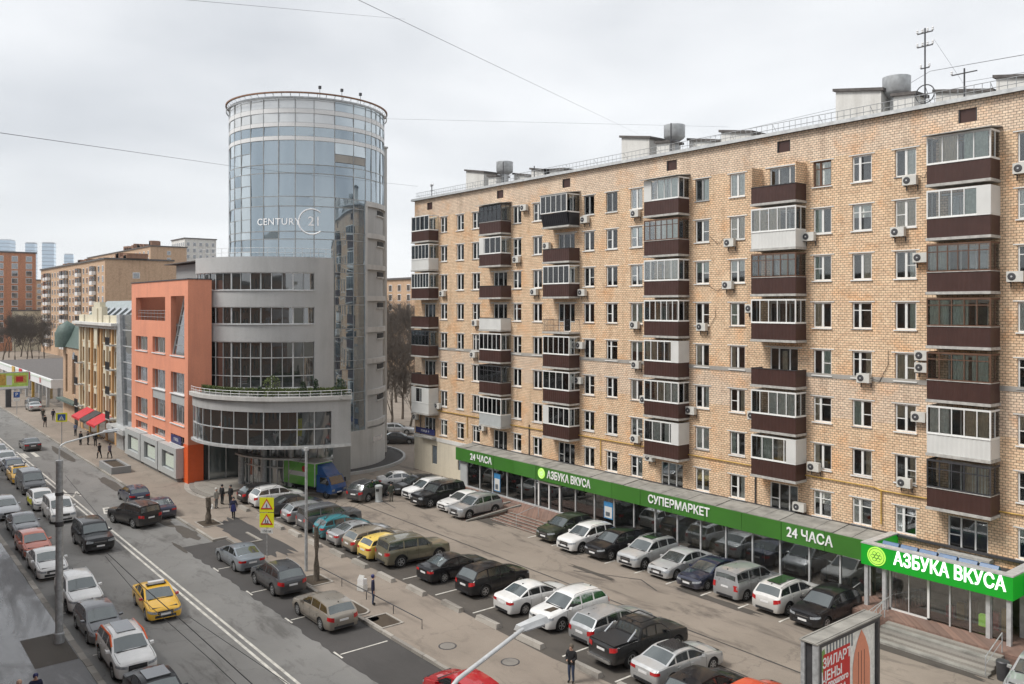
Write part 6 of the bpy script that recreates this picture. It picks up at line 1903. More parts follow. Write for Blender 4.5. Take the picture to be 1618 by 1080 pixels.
car('sedan', 'lightsilver', -25.75, 30.9, 88, 'light silver saloon with a black roof, right of the black pickup', group=G1, roof='dark')
car('hatch', 'black', -23.1, 29.6, 90, 'black hatchback at the bottom edge, right of the silver saloon', group=G1)
car('hatch', 'redorange', -20.9, 30.3, 90, 'red-orange hatchback behind the black one at the bottom edge', group=G1)
# back row, mostly facing the street
car('sedan', 'white', -69.3, 42.3, 72, 'white saloon showing its tail, far end of the back row beside the cream wall', group=G2)
car('wagon', 'blackdusty', -66.4, 42.0, -92, 'black estate car behind the white off-road car by the cream wall', group=G2)
car('suv', 'white', -63.85, 41.7, -90, 'white off-road car between two black ones by the cream wall', group=G2)
car('bigsuv', 'black', -61.2, 41.1, -88, 'large black off-road car below the first 24-hour lettering', group=G2)
car('sedan', 'white', -58.4, 41.9, -90, 'white saloon between the large black car and the silver one with ramp beside it', group=G2)
car('suv', 'silver', -55.9, 41.3, -88, 'silver off-road car next to the wheelchair ramp', group=G2)
car('suv', 'darkgreen', -46.2, 42.5, -88, 'dusty dark green off-road car right of the brown steps', group=G2, rails=False)
car('suv', 'white', -43.35, 42.0, -90, 'white off-road car right of the dark green one, under the supermarket lettering', group=G2)
car('suv', 'black', -40.9, 42.4, -90, 'black off-road car between white one and silver one with sunroof', group=G2, rails=False)
car('suv', 'lightsilver', -38.15, 42.7, -89, 'silver off-road car with a sunroof, facing the street', group=G2, roof='glass')
car('sedan', 'lightsilver', -35.45, 42.8, -90, 'light silver saloon facing the street, right of the silver car with the sunroof', group=G2)
car('sedan', 'navy', -32.95, 42.7, -90, 'dark blue saloon facing the street, left of the silver car with red tail lights', group=G2)
car('van', 'silver', -30.35, 42.9, 89, 'silver people carrier showing tall dark red tail lights, beside the dark blue saloon', group=G2)
car('suv', 'whitedirty', -27.5, 42.8, 89, 'dirty white off-road car with a glass roof, showing its tail', group=G2, roof='glass')
car('suv', 'black', -25.0, 42.6, -91, 'shiny black off-road car by the entrance ramp railing, last of the back row', group=G2, rails=False)
car('sedan', 'silver', -14.4, 42.3, -84, 'silver saloon cut by the right edge of the picture')
# in the car park lane and the gap
car('suv', 'darkgrey', -66.8, 37.4, 112, 'small dark grey off-road car driving away between truck and parking attendants', group='cars on the move')
car('sedan', 'darkgrey', -91.2, 55.2, 51, 'dark grey saloon standing side-on in the gap behind the round tower')
car('wagon', 'silver', -98.0, 59.0, 51, 'silver estate further back in the gap behind the round tower')
# near kerb
car('wagon', 'silver', -80.9, 10.75, 2, 'silver car cut by the left edge, parked at the near kerb', z=0, group=G3)
car('sedan', 'grey', -74.0, 11.1, 0, 'dark grey saloon parked behind the coral one at the near kerb', z=0, group=G3)
car('hatch', 'coral', -67.5, 10.75, 1, 'coral red hatchback parked at the near kerb', z=0, group=G3)
car('sedan', 'white', -62.1, 10.7, 0, 'white saloon parked left of the lamp post at the near kerb', z=0, group=G3)
car('suv', 'white', -54.3, 11.0, 0, 'white off-road car parked between lamp post and grey hatchback', z=0, group=G3, dark_rim=True)
car('hatch', 'grey', -48.7, 10.85, 0, 'dark grey hatchback behind the white and orange shared car', z=0, group=G3)
o = car('suv', 'white', -43.5, 10.9, -1, 'white shared car with orange rear door panels and a glass roof', z=0, group=G3, roof='glass')
for s in (-1, 1):
    part('orange_panel', MB().hexa([(-1.55, s * .945, 1.0), (-.15, s * .945, 1.05), (-.15, s * .955, 1.05), (-1.55, s * .955, 1.0), (-1.35, s * .79, 1.58), (-.15, s * .79, 1.62), (-.15, s * .80, 1.62), (-1.35, s * .80, 1.58)]), 'orange_bright', o) if False else \
    part('orange_panel', MB().box(-2.05, -1.75, s * .90, s * .935, .55, 1.12), 'orange_bright', o)
    part('orange_pillar', MB().tube([(-2.1, s * .83, 1.12), (-1.75, s * .73, 1.55), (.2, s * .74, 1.64), (.75, s * .80, 1.28)], .045, 5), 'orange_bright', o)
car('sedan', 'black', -37.9, 10.8, 0, 'black saloon at the bottom edge in front of the shared car', z=0, group=G3, roof='dark')
# traffic towards the viewer
car('wagon', 'silver', -112.5, 14.3, 0, 'silver estate cut by the left edge in the traffic queue', z=0, group=G4)
car('sedan', 'lightsilver', -107.0, 14.4, 0, 'pale saloon behind the dark one at the far end of the traffic queue', z=0, group=G4)
car('sedan', 'navy', -101.3, 14.3, 0, 'dark blue saloon behind the orange taxi in the queue', z=0, group=G4)
car('hatch', 'yellow', -95.8, 14.05, 0, 'orange-yellow taxi behind the black van', z=0, group=G4, roof='taxi')
car('bigvan', 'darkgrey', -90.1, 14.15, 0, 'black passenger van in the traffic queue', z=0, cat='van', group=G4)
o = car('hatch', 'white', -82.4, 13.75, 0, 'white taxi with yellow flanks behind the white delivery van', z=0, group=G4)
for s in (-1, 1): part('yellow_panel', MB().box(-1.2, .95, s * .885, s * .895, .42, .86), 'sign_yellow', o)
car('van', 'white', -76.9, 14.1, 0, 'white delivery van behind the lamp post', z=0, cat='van', group=G4)
car('bigsuv', 'black', -66.5, 14.4, 0, 'large black off-road car driving towards the viewer beside the centre line', z=0, group=G4)
car('sedan', 'yellow', -50.3, 14.25, -4, 'orange-yellow taxi saloon with white roof sign and red mirrors', z=0, group=G4, roof='taxi', panels={'mirror': 'red'})
car('sedan', 'darkgrey', -116.4, 18.2, 180, 'dark saloon with lit red tail lights driving away by the crossing', z=0, group='cars on the move')
# far kerb
car('hatch', 'navy', -79.6, 20.6, 181, 'dark blue hatchback parked at the far kerb, further of the two blue ones', z=0, group=G5)
car('sedan', 'navy', -73.3, 20.95, 178, 'dark blue saloon partly hidden behind the black off-road car pulling out', z=0, group=G5)
car('bigsuv', 'blackdusty', -71.3, 18.5, 196, 'black off-road car pulling out past the blue saloon', z=0, group=G5)
car('sedan', 'steel', -55.6, 21.15, 180, 'steel blue saloon parked at the kerb by the yellow triangle sign', z=0, group=G5)
car('suv', 'darkgrey', -49.5, 21.25, 180, 'dark grey off-road car parked between the steel blue saloon and the beige car', z=0, group=G5)
car('wagon', 'beige', -42.85, 21.1, 180, 'beige estate off-road car with tall red tail lights parked at the kerb', z=0, group=G5)
car('hatch', 'red', -29.8, 21.3, 180, 'bright red hatchback at the bottom edge under the lamp arm', z=0, group=G5)
# by the market
car('sedan', 'lightsilver', -158.5, 25.3, 180, 'pale saloon in front of the market pavilion end wall')
car('suv', 'blackdusty', -163.5, 26.0, 180, 'dark off-road car beside the pale saloon at the market pavilion')

# box lorry
lr = thing('box_lorry', 'small lorry with a green box body, white roof and blue cab beside the curved office', 'lorry', (-71.4, 34.3, SW), R(17))
part('box_body', MB().box(-3.1, 1.05, -1.05, 1.05, .95, 3.0), paint('truckgreen'), lr)
part('box_roof', MB().box(-3.14, 1.09, -1.09, 1.09, 3.001, 3.08), 'white_panel', lr)
for (x, y) in ((-3.12, -1.07), (1.07, -1.07), (-3.12, 1.07), (1.07, 1.07)):
    part('corner_rail', MB().box(x - .04, x + .04, y - .035, y + .035, .93, 3.0), 'metal_light', lr)
part('chassis', MB().box(-3.1, 2.9, -.45, .45, .5, .94), 'black_plastic', lr)
cb = MB()
prof = [(1.15, .5), (3.05, .5), (3.1, .95), (2.95, 1.25), (2.5, 2.0), (1.15, 2.05)]
for s in (0,):
    vs = [(x, -.93, z) for x, z in prof] + [(x, .93, z) for x, z in prof]; n = len(prof)
    cb.add(vs, [tuple(range(n)), tuple(range(2 * n - 1, n - 1, -1))] + [(i, n + i, n + (i + 1) % n, (i + 1) % n) for i in range(n)])
part('cab', cb, paint('truckblue'), lr)
part('wind_deflector', MB().hexa([(1.2, -.85, 2.05), (2.35, -.8, 2.03), (2.35, .8, 2.03), (1.2, .85, 2.05), (1.2, -.85, 2.95), (1.5, -.8, 2.85), (1.5, .8, 2.85), (1.2, .85, 2.95)]), paint('truckblue'), lr)
part('windscreen', MB().hexa([(2.93, -.82, 1.30), (2.96, -.82, 1.32), (2.96, .82, 1.32), (2.93, .82, 1.30), (2.55, -.78, 1.95), (2.58, -.78, 1.97), (2.58, .78, 1.97), (2.55, .78, 1.95)]), 'glass_car', lr)
for s in (-1, 1):
    part('side_window', MB().add([(1.6, s * .936, 1.3), (2.75, s * .936, 1.3), (2.4, s * .936, 1.9), (1.6, s * .936, 1.9)], [(0, 1, 2, 3) if s < 0 else (3, 2, 1, 0)]), 'glass_car', lr)
    part('headlight', MB().box(3.06, 3.12, s * .55, s * .85, .72, .9), 'lamp_clear', lr)
    part('mirror', MB().box(2.65, 2.75, s * 1.0, s * 1.2, 1.3, 1.7).box(2.68, 2.72, s * .93, s * 1.0, 1.45, 1.5), 'black_plastic', lr)
part('number_plate', MB().box(3.1, 3.13, -.26, .26, .55, .66), 'plate_white', lr)
for wx in (2.3, -2.0):
    for s in (-1, 1):
        w = part('wheel', MB().lathe([(.2, -.11), (.33, -.11), (.36, -.08), (.36, .08), (.33, .11), (.2, .11)], (0, 0, 0), 18, axis='y'), 'rubber', lr, (wx, s * .82, .36), smooth=40)
        part('rim', MB().lathe([(.21, -.02), (.21, .02), (.1, .035)], (0, s * .09, 0), 12, axis='y'), 'rim', w)
part('box_lettering_panel', MB().box(-2.4, -.1, -1.075, -1.052, 1.75, 2.15), 'white_panel', lr)
part('box_emblem', MB().lathe([(.28, 0), (.28, -.02)], (-.35, -1.052, 2.45), 16, axis='y'), 'awning_red', lr)

# ================================================================ people
def person_mesh(pose, seed):
    """one continuous skinned figure 1.75 m tall, built facing -Y"""
    J = {'pelvis': (0, 0, .95), 'belly': (0, 0, 1.1), 'chest': (0, .01, 1.32), 'neck': (0, .0, 1.48), 'neck2': (0, -.01, 1.54), 'head': (0, -.03, 1.63), 'crown': (0, -.02, 1.72)}
    for s, k in ((-1, 'r'), (1, 'l')):
        sw = {'stand': 0, 'walk': .2, 'hold': 0}[pose] * s
        J['hip' + k] = (s * .09, 0, .9); J['knee' + k] = (s * .10, -.03 - sw * .7, .50); J['ankle' + k] = (s * .10, -sw * .9 + .02 + (abs(sw) * .3 if sw < 0 else 0), .09); J['toe' + k] = (s * .115, -sw * .9 - .15, .04)
        J['sho' + k] = (s * .19, .01, 1.42); J['elb' + k] = (s * .25, .02 + sw * .6, 1.14); J['wri' + k] = (s * .25, -.05 + sw * .9, .90)
        if pose == 'hold': J['elb' + k] = (s * .25, .0, 1.14); J['wri' + k] = (s * .12, -.24, 1.10)
    E_ = [('pelvis', 'belly'), ('belly', 'chest'), ('chest', 'neck'), ('neck', 'neck2'), ('neck2', 'head'), ('head', 'crown')]
    for k in 'rl': E_ += [('pelvis', 'hip' + k), ('hip' + k, 'knee' + k), ('knee' + k, 'ankle' + k), ('ankle' + k, 'toe' + k), ('chest', 'sho' + k), ('sho' + k, 'elb' + k), ('elb' + k, 'wri' + k)]
    rad = {'pelvis': (.165, .12), 'belly': (.155, .115), 'chest': (.175, .12), 'neck': (.075, .075), 'neck2': (.058, .06), 'head': (.082, .10), 'crown': (.06, .07), 'hip': (.105, .11), 'knee': (.072, .072), 'ankle': (.05, .055), 'toe': (.045, .04), 'sho': (.08, .08), 'elb': (.058, .06), 'wri': (.042, .045)}
    names = list(J)
    me = bpy.data.meshes.new('p'); me.from_pydata([J[n] for n in names], [(names.index(a), names.index(b)) for a, b in E_], [])
    o = bpy.data.objects.new('p', me); COL.objects.link(o)
    m = o.modifiers.new('s', 'SKIN'); m.use_smooth_shade = True
    bpy.context.view_layer.update()
    for i, n in enumerate(names):
        v = me.skin_vertices[0].data[i]
        v.radius = rad.get(n, rad.get(n[:-1], (.05, .05)))
        v.use_root = n == 'pelvis'
    s2 = o.modifiers.new('d', 'SUBSURF'); s2.levels = 1; s2.render_levels = 1
    bpy.context.view_layer.update()
    out = bpy.data.meshes.new_from_object(o.evaluated_get(bpy.context.evaluated_depsgraph_get()))
    out.name = 'body'
    bpy.data.objects.remove(o)
    return out, J
PM = {p: person_mesh(p, 1) for p in ('stand', 'walk', 'hold')}
def cloth_mat(name, top, legs):
    m, t, b = nt(name)
    tc = t.nodes.new('ShaderNodeTexCoord'); s = t.nodes.new('ShaderNodeSeparateXYZ'); t.links.new(tc.outputs['Object'], s.inputs[0])
    mr_ = t.nodes.new('ShaderNodeMath'); mr_.operation = 'DIVIDE'; mr_.inputs[1].default_value = 2.0; t.links.new(s.outputs[2], mr_.inputs[0])
    r = ramp(t, mr_.outputs[0], [(0, (.02, .018, .016)), (.055, legs), (.42, top), (.745, (.50, .31, .23))])
    r.color_ramp.interpolation = 'CONSTANT'
    n = noise(t, 9, 4, tc.outputs['Object'])
    rr = ramp(t, n.outputs['Fac'], [(.3, (.8,) * 3), (.7, (1.2,) * 3)])
    t.links.new(mixc(t, 1, r.outputs['Color'], rr.outputs['Color'], 'MULTIPLY'), b.inputs['Base Color'])
    b.inputs['Roughness'].default_value = .9
    return m
hand = MB().box(-.022, .022, -.04, .035, -.09, 0)
for i, (l, y) in enumerate(((.075, -.032), (.085, -.011), (.08, .010), (.062, .029))): hand.tube([(0, y, -.085), (.006, y, -.085 - l * .5), (.018, y, -.085 - l)], [.011, .010, .008], 5)
hand.tube([(0, -.035, -.03), (.012, -.062, -.06), (.02, -.066, -.095)], [.013, .011, .009], 5)
HAND = hand.mesh('hand', 'skin', 60)
mb = MB(); mb.lathe([(.02, 1.785), (.06, 1.78), (.095, 1.74), (.107, 1.69), (.10, 1.63), (.085, 1.60)][::-1], (0, .012, 0), 12)
HAIR = {k: mb.mesh('hair', m, 60) for k, m in (('dark', 'black_plastic'), ('brown', 'bark'), ('grey', 'ac_white'), ('skin', 'skin'), ('navy', 'plate_navy'))}
fm = MB().box(-.042, -.02, -.135, -.12, 1.655, 1.67).box(.02, .042, -.135, -.12, 1.655, 1.67)
FACE = fm.mesh('eyes', 'black_plastic'); NOSE = MB().hexa([(-.014, -.155, 1.615), (.014, -.155, 1.615), (.014, -.11, 1.615), (-.014, -.11, 1.615), (-.006, -.13, 1.66), (.006, -.13, 1.66), (.008, -.11, 1.66), (-.008, -.11, 1.66)]).mesh('nose', 'skin')
MOUTH = MB().box(-.025, .025, -.132, -.12, 1.585, 1.593).mesh('mouth', 'coral_m' if False else 'awning_red')
def person(pose, top, legs, hair, x, y, rz, label, z=SW, s=1.0, coat=False, group=None):
    t = thing('person', label, 'person', (x, y, z), R(rz), group)
    t.scale = (s, s, s)
    me, J = PM[pose]
    b = put('body', me.copy(), t)
    b.data.materials.clear(); b.data.materials.append(cloth_mat('clothes', top, legs))
    put('hair', HAIR[hair], b); put('eyes', FACE, b); put('nose', NOSE, b); put('mouth', MOUTH, b)
    for k in 'rl':
        h = put('hand', HAND, b, J['wri' + k])
        if pose == 'hold': h.rotation_euler = (R(70), 0, 0)
        if k == 'r': h.scale = (-1, 1, 1)
    if coat:
        part('coat_skirt', MB().lathe([(.24, .62), (.2, .95), (.17, 1.15)], n=14), coat, b, smooth=50)
    return t
D, NV, BK, GR, JN = (.03, .03, .035), (.018, .02, .05), (.012, .012, .014), (.16, .16, .16), (.035, .05, .09)
person('stand', NV, JN, 'navy', -42.75, 24.15, 150, 'person in dark hooded jacket and jeans standing with back to viewer by the low rail')
person('hold', BK, JN, 'brown', -28.2, 26.3, 20, 'person in a black coat standing at the bottom edge beside the concrete wheel stop')
person('walk', NV, BK, 'dark', -67.3, 25.1, 60, 'person in a long dark coat walking near the pruned stump', coat='plate_navy')
person('stand', BK, BK, 'dark', -72.7, 26.1, 200, 'left one of two people in black talking by the office steps')
person('stand', BK, BK, 'dark', -72.0, 26.6, 20, 'right one of two people in black talking by the office steps')
person('stand', (.30, .29, .26), (.12, .12, .12), 'grey', -71.6, 25.2, 120, 'person in pale grey clothes standing with white bags left of the pair in black')
person('stand', NV, BK, 'dark', -66.0, 37.2, 70, 'person in dark blue left of the grey pay terminal')
person('stand', (.05, .06, .045), (.12, .11, .09), 'dark', -64.2, 38.1, 250, 'person in dark olive jacket right of the grey pay terminal')
person('walk', BK, (.10, .08, .08), 'dark', -135.0, 23.0, 100, 'person in black walking alone on the far pavement before the brick turret house')
person('walk', (.06, .055, .04), D, 'brown', -143.6, 24.2, 80, 'person in olive walking beside a blue-clad one near the market')
person('walk', NV, D, 'dark', -142.0, 25.3, 80, 'person in dark blue walking beside an olive-clad one near the market')
person('walk', BK, BK, 'dark', -103.4, 23.1, -60, 'left one of two people in black walking below the nearer red awning', group=None)
person('walk', (.10, .09, .13), BK, 'dark', -102.6, 24.0, -60, 'right one of two walkers below the nearer red awning, in a violet grey top')
person('stand', BK, BK, 'dark', -114.8, 23.5, 30, 'leftmost person of the group in black under the red awnings')
person('stand', BK, BK, 'dark', -114.2, 24.2, 190, 'middle person of the group in black under the red awnings')
person('stand', BK, BK, 'brown', -112.6, 24.7, 240, 'rightmost person of the group in black under the red awnings')
person('hold', (.09, .12, .20), D, 'dark', -123.2, 24.6, 40, 'person in a grey-blue jacket by the small table at the far awning')
person('walk', (.30, .2, .12), D, 'skin', -39.9, 5.85, 90, 'bald person at the bottom left corner, only the head in view', z=.14)
person('walk', NV, D, 'navy', -40.2, 6.5, 90, 'person in a dark blue cap at the bottom left corner', z=.14)
bg = thing('carrier_bags', 'white carrier bags on the pavement beside the person in pale grey', 'bags', (-72.2, 24.9, SW))
part('bag', MB().hexa([(-.16, -.08, 0), (.16, -.08, 0), (.16, .08, 0), (-.16, .08, 0), (-.18, -.02, .42), (.18, -.02, .42), (.18, .02, .42), (-.18, .02, .42)]), 'white_panel', bg)
part('bag', MB().hexa([(.3, -.08, 0), (.6, -.08, 0), (.6, .1, 0), (.3, .1, 0), (.32, 0, .38), (.58, 0, .38), (.58, .03, .38), (.32, .03, .38)]), 'white_panel', bg)

# ================================================================ street furniture
def wheel_stop(x, y, label):
    t = thing('wheel_stop', label, 'wheel stop', (x, y, SW), R(random.uniform(-2, 2)), 'concrete wheel stops along the pavement')
    part('block', MB().hexa([(-.95, -.2, 0), (.95, -.2, 0), (.95, .2, 0), (-.95, .2, 0), (-.9, -.13, .24), (.9, -.13, .24), (.9, .13, .24), (-.9, .13, .24)]), random.choice(['kerb', 'kerb_b', 'kerb_c']), t)
WS = [(-69.7, 26.93, 'in front of the white off-road car by the office entrance'), (-65.6, 26.9, 'just left of the yellow triangle sign'), (-62.4, 26.84, 'in front of the silver estate with tall tail lights'), (-59.6, 26.96, 'in front of the grey off-road car by the thin pole'), (-56.2, 26.95, 'by the teal hatchback and pruned trunk'),
      (-53.0, 27.11, 'in front of the gold estate'), (-49.9, 27.22, 'in front of the olive off-road car'), (-46.35, 27.13, 'on the empty side of the olive off-road car'), (-43.05, 27.31, 'in front of the black saloon'), (-39.5, 27.48, 'in front of the black off-road car'), (-36.3, 27.65, 'in front of the white saloon'),
      (-32.8, 27.71, 'in front of the white off-road car with mud splash'), (-28.6, 27.67, 'in front of the black pickup'), (-25.6, 27.7, 'at the bottom edge by the silver saloon')]
for x, y, l in WS: wheel_stop(x, y, 'weathered concrete wheel stop ' + l)

def street_lamp(x, y, z, label, arm_z=10.75, reach=2.85, dx=-.6):
    t = thing('street_lamp', label, 'street lamp', (x, y, z), 0, 'street lamps on the near pavement')
    part('pole', MB().lathe([(.24, 0), (.24, .5), (.19, .55), (.165, 9.2), (.175, 9.22), (.175, 9.4), (.1, 9.42)], n=16), 'metal_grey', t, smooth=40)
    part('arm', MB().tube([(0, 0, 9.3), (0, 0, 10.0), (dx * .03, .08, 10.15), (dx * .1, .3, 10.27), (dx * .9, reach - .55, arm_z - z - .02)], .045, 8), 'metal_light', t, smooth=50)
    hd = part('lamp_head', MB().hexa([(dx - .12, reach - .65, arm_z - z - .06), (dx + .10, reach - .65, arm_z - z - .06), (dx + .14, reach + .15, arm_z - z - .02), (dx - .2, reach + .15, arm_z - z - .02),
                                  (dx - .08, reach - .62, arm_z - z + .05), (dx + .06, reach - .62, arm_z - z + .05), (dx + .08, reach + .1, arm_z - z + .10), (dx - .14, reach + .1, arm_z - z + .10)]), 'metal_light', t)
    part('lens', MB().box(dx - .12, dx + .08, reach - .5, reach + .05, arm_z - z - .09, arm_z - z - .045), 'lamp_clear', hd)
    part('clamp', MB().lathe([(.2, 6.0), (.2, 6.25)], n=14), 'metal_dark', t)
    part('clamp', MB().lathe([(.2, 7.6), (.2, 7.75)], n=14), 'metal_dark', t)
    part('bracket_arm', MB().tube([(0, .1, 7.7), (.5, .9, 7.6)], .02, 5), 'metal_dark', t)
    return t
street_lamp(-48.1, 8.85, .14, 'tall grey street lamp with a thin curved arm beside the parked white cars')
street_lamp(-12.9, 8.85, .14, 'street lamp reaching in from the bottom edge over the red hatchback', dx=-.6)
sheet('pole_patch', -49.6, -45.3, 7.3, 9.2, .146, 'dark_asphalt')

def tri_sign(parent, z, kid):
    n = part('plate', MB().box(-.5, .5, -.03, 0, z - .5, z + .5), 'sign_yellow', parent)
    def tri(w, y, m, nm):
        h = w * .866
        part(nm, MB().add([(-w / 2, y, z - h * .42), (w / 2, y, z - h * .42), (0, y, z + h * .58), (-w / 2, y + .008, z - h * .42), (w / 2, y + .008, z - h * .42), (0, y + .008, z + h * .58)], [(0, 1, 2), (5, 4, 3), (0, 3, 4, 1), (1, 4, 5, 2), (2, 5, 3, 0)]), m, n)
    tri(.86, -.04, 'sign_red', 'red_triangle'); tri(.60, -.05, 'white_panel', 'white_triangle')
    fig = MB()
    for cx, hgt in (((-.07, .26), (.08, .20)) if kid else ((0, .28),)):
        b = z - .22
        fig.lathe([(.028, 0), (.028, -.006)], (cx, -.054, b + hgt), 10, axis='y')
        fig.box(cx - .03, cx + .03, -.058, -.052, b + hgt * .42, b + hgt * .85)
        fig.hexa([(cx - .07, -.058, b), (cx - .04, -.058, b), (cx - .04, -.052, b), (cx - .07, -.052, b), (cx - .02, -.058, b + hgt * .45), (cx + .01, -.058, b + hgt * .45), (cx + .01, -.052, b + hgt * .45), (cx - .02, -.052, b + hgt * .45)])
        fig.hexa([(cx + .04, -.058, b), (cx + .07, -.058, b), (cx + .07, -.052, b), (cx + .04, -.052, b), (cx - .01, -.058, b + hgt * .45), (cx + .02, -.058, b + hgt * .45), (cx + .02, -.052, b + hgt * .45), (cx - .01, -.052, b + hgt * .45)])
    o = part('pictogram', fig, 'black_plastic', n)
t = thing('warning_sign', 'two yellow square warning signs with red triangles stacked on a thin post', 'road sign', (-55.3, 22.95, SW), R(48))
part('post', MB().tube([(0, .04, 0), (0, .04, 4.25)], .035, 6), 'metal_grey', t)
tri_sign(t, 3.68, False); tri_sign(t, 2.62, True)
part('supplementary_plate', MB().box(-.42, .42, -.03, 0, 1.72, 2.02), 'white_panel', t)
text_on('lettering', '150 м', .24, 'black_plastic', t, (0, -.035, 1.87), FACE_MY, .003)
t = thing('crossing_sign', 'pedestrian crossing sign with a fluorescent yellow border on a post, at the far kerb', 'road sign', (-116.0, 21.6, SW), R(62))
part('post', MB().tube([(0, .05, 0), (0, .05, 4.0)], .05, 6), 'metal_grey', t)
p = part('plate', MB().box(-.65, .65, -.04, 0, 2.95, 4.05), 'sign_yellow', t)
part('blue_field', MB().box(-.45, .45, -.05, -.041, 3.12, 3.9), 'sign_blue', p)
part('white_triangle', MB().add([(-.3, -.06, 3.2), (.3, -.06, 3.2), (0, -.06, 3.75), (-.3, -.052, 3.2), (.3, -.052, 3.2), (0, -.052, 3.75)], [(0, 1, 2), (5, 4, 3), (0, 3, 4, 1), (1, 4, 5, 2), (2, 5, 3, 0)]), 'white_panel', p)
part('pictogram', MB().box(-.03, .03, -.066, -.061, 3.35, 3.6).box(-.1, -.04, -.066, -.061, 3.22, 3.36).box(.03, .1, -.066, -.061, 3.22, 3.36), 'black_plastic', p)
t = thing('parking_sign', 'small blue and white parking sign on a post by the far billboard', 'road sign', (-153.8, 22.2, SW), R(62))
part('post', MB().tube([(0, .05, 0), (0, .05, 3.6)], .05, 6), 'metal_grey', t)
part('plate', MB().box(-.45, .45, -.04, 0, 2.7, 3.6), 'sign_blue', t); part('supplementary_plate', MB().box(-.45, .45, -.04, 0, 2.1, 2.6), 'white_panel', t)
text_on('lettering', 'P', .8, 'white_letter', t, (0, -.045, 3.15), FACE_MY, .004)

t = thing('street_pole', 'thin dark street pole standing among the parked cars, with cables from its top', 'pole', (-51.0, 23.85, SW))
part('pole', MB().tube([(0, 0, 0), (0, 0, 7.9)], [.11, .08], 10), 'metal_grey', t, smooth=50)
part('cap', MB().box(-.12, .12, -.12, .12, 7.9, 8.1), 'metal_light', t)
def trunk(x, y, h, r0, label, twigs, seed):
    t = thing('pruned_tree', label, 'tree', (x, y, SW))
    r = random.Random(seed)
    pts = [(0, 0, 0), (r.uniform(-.04, .04), 0, h * .3), (r.uniform(-.06, .06), .03, h * .65), (r.uniform(-.05, .05), -.02, h)]
    part('trunk', MB().tube(pts, [r0 * 1.15, r0, r0 * .92, r0 * .8], 9), 'bark', t, smooth=60)
    for k in range(twigs):
        mb = MB()
        a = r.uniform(0, 2 * math.pi); p = Vector((0, 0, h * r.uniform(.8, 1))); d = Vector((math.cos(a), math.sin(a), r.uniform(.2, .9))).normalized()
        for j in range(4):
            q = p + d * r.uniform(.5, .9); mb.tube([p, (p + q) / 2 + Vector((0, 0, .05)), q], [.022 - .004 * j, .016 - .003 * j, .012 - .002 * j], 4, cap=False)
            for _ in range(3):
                e = (d + Vector((r.uniform(-.7, .7), r.uniform(-.7, .7), r.uniform(-.2, .6)))).normalized() * r.uniform(.3, .8)
                mb.tube([q, q + e], [.008, .004], 3, cap=False)
            p = q; d = (d + Vector((r.uniform(-.3, .3), r.uniform(-.3, .3), r.uniform(-.1, .2)))).normalized()
        part('branch', mb, 'twig', t)
    return t
trunk(-48.75, 23.5, 3.4, .17, 'bare pruned tree trunk with thin twigs beside the dark grey off-road car', 7, 4)
trunk(-67.0, 22.95, 2.1, .24, 'short thick pruned tree stump in the pavement near the office steps', 0, 5)
for i, (x, y, w, d, lb) in enumerate(((-40.2, 23.4, 1.7, 1.2, 'square tree pit with pale kerb edging, right of the beige car'), (-48.9, 23.5, 1.9, 1.3, 'tree pit round the pruned trunk'), (-67.0, 23.0, 2.0, 1.4, 'tree pit round the short thick stump'))):
    t = thing('tree_pit', lb, 'tree pit', (x, y, SW))
    part('soil', MB().box(-w / 2, w / 2, -d / 2, d / 2, .0, .012), 'soil', t)
    for a, b, c, e in ((-w / 2 - .1, w / 2 + .1, -d / 2 - .1, -d / 2), (-w / 2 - .1, w / 2 + .1, d / 2, d / 2 + .1), (-w / 2 - .1, -w / 2, -d / 2, d / 2), (w / 2, w / 2 + .1, -d / 2, d / 2)):
        part('edging', MB().box(a, b, c, e, .0, .05), 'kerb_c', t)
pts = arc(-42.3, 23.1, .62, -90, 90, 8) + arc(-43.5, 23.1, .62, 90, 180, 5)
struct('kerb_island', MB().prism(arc(-42.2, 23.0, .55, -90, 90, 8) + arc(-44.0, 23.0, .55, 90, 270, 8), SW - .05, SW + .07), 'kerb_c')
struct('island_soil', MB().prism(arc(-42.2, 23.0, .42, -90, 90, 8) + arc(-44.0, 23.0, .42, 90, 270, 8), SW + .0, SW + .075), 'soil')
t = thing('low_rail', 'thin rusty low rail along the pavement edge right of the beige car', 'railing', (-44, 24.3, SW))
part('rail', MB().tube([(-5.8, -.1, .02), (-5.8, -.1, .5), (6.1, .1, .5), (6.1, .1, .02)], .03, 5), 'metal_dark', t)
for x in (-2.8, .2, 3.2): part('post', MB().tube([(x, x * .017, 0), (x, x * .017, .5)], .025, 5), 'metal_dark', t)
for i, (x, y, r_, lb) in enumerate(((-35.2, 24.2, .42, 'round iron manhole cover on the pavement, left of the pair'), (-31.7, 25.5, .42, 'round iron manhole cover on the pavement, nearer the wheel stops'), (-40.9, 23.0, .45, 'dark round hatch beside the square tree pit'))):
    t = thing('manhole_cover', lb, 'manhole cover', (x, y, SW))
    part('rim', MB().lathe([(r_ + .05, 0), (r_ + .05, .008), (r_ - .01, .009), (r_ - .01, .003)], n=24), 'metal_dark', t)
    part('lid', MB().lathe([(r_ - .02, 0), (r_ - .02, .012)], n=24), 'kerb_b' if i < 2 else 'soil', t)
t = thing('stone_planter', 'low square grey granite planter with dark soil on the pavement by the orange building', 'planter', (-95.3, 22.8, SW))
for a, b, c, d in ((-2.6, 2.6, -.95, -.7), (-2.6, 2.6, .7, .95), (-2.6, -2.3, -.7, .7), (2.3, 2.6, -.7, .7)): part('wall', MB().box(a, b, c, d, 0, .7), 'concrete_panel', t)
part('soil', MB().box(-2.29, 2.29, -.69, .69, 0, .55), 'soil', t)
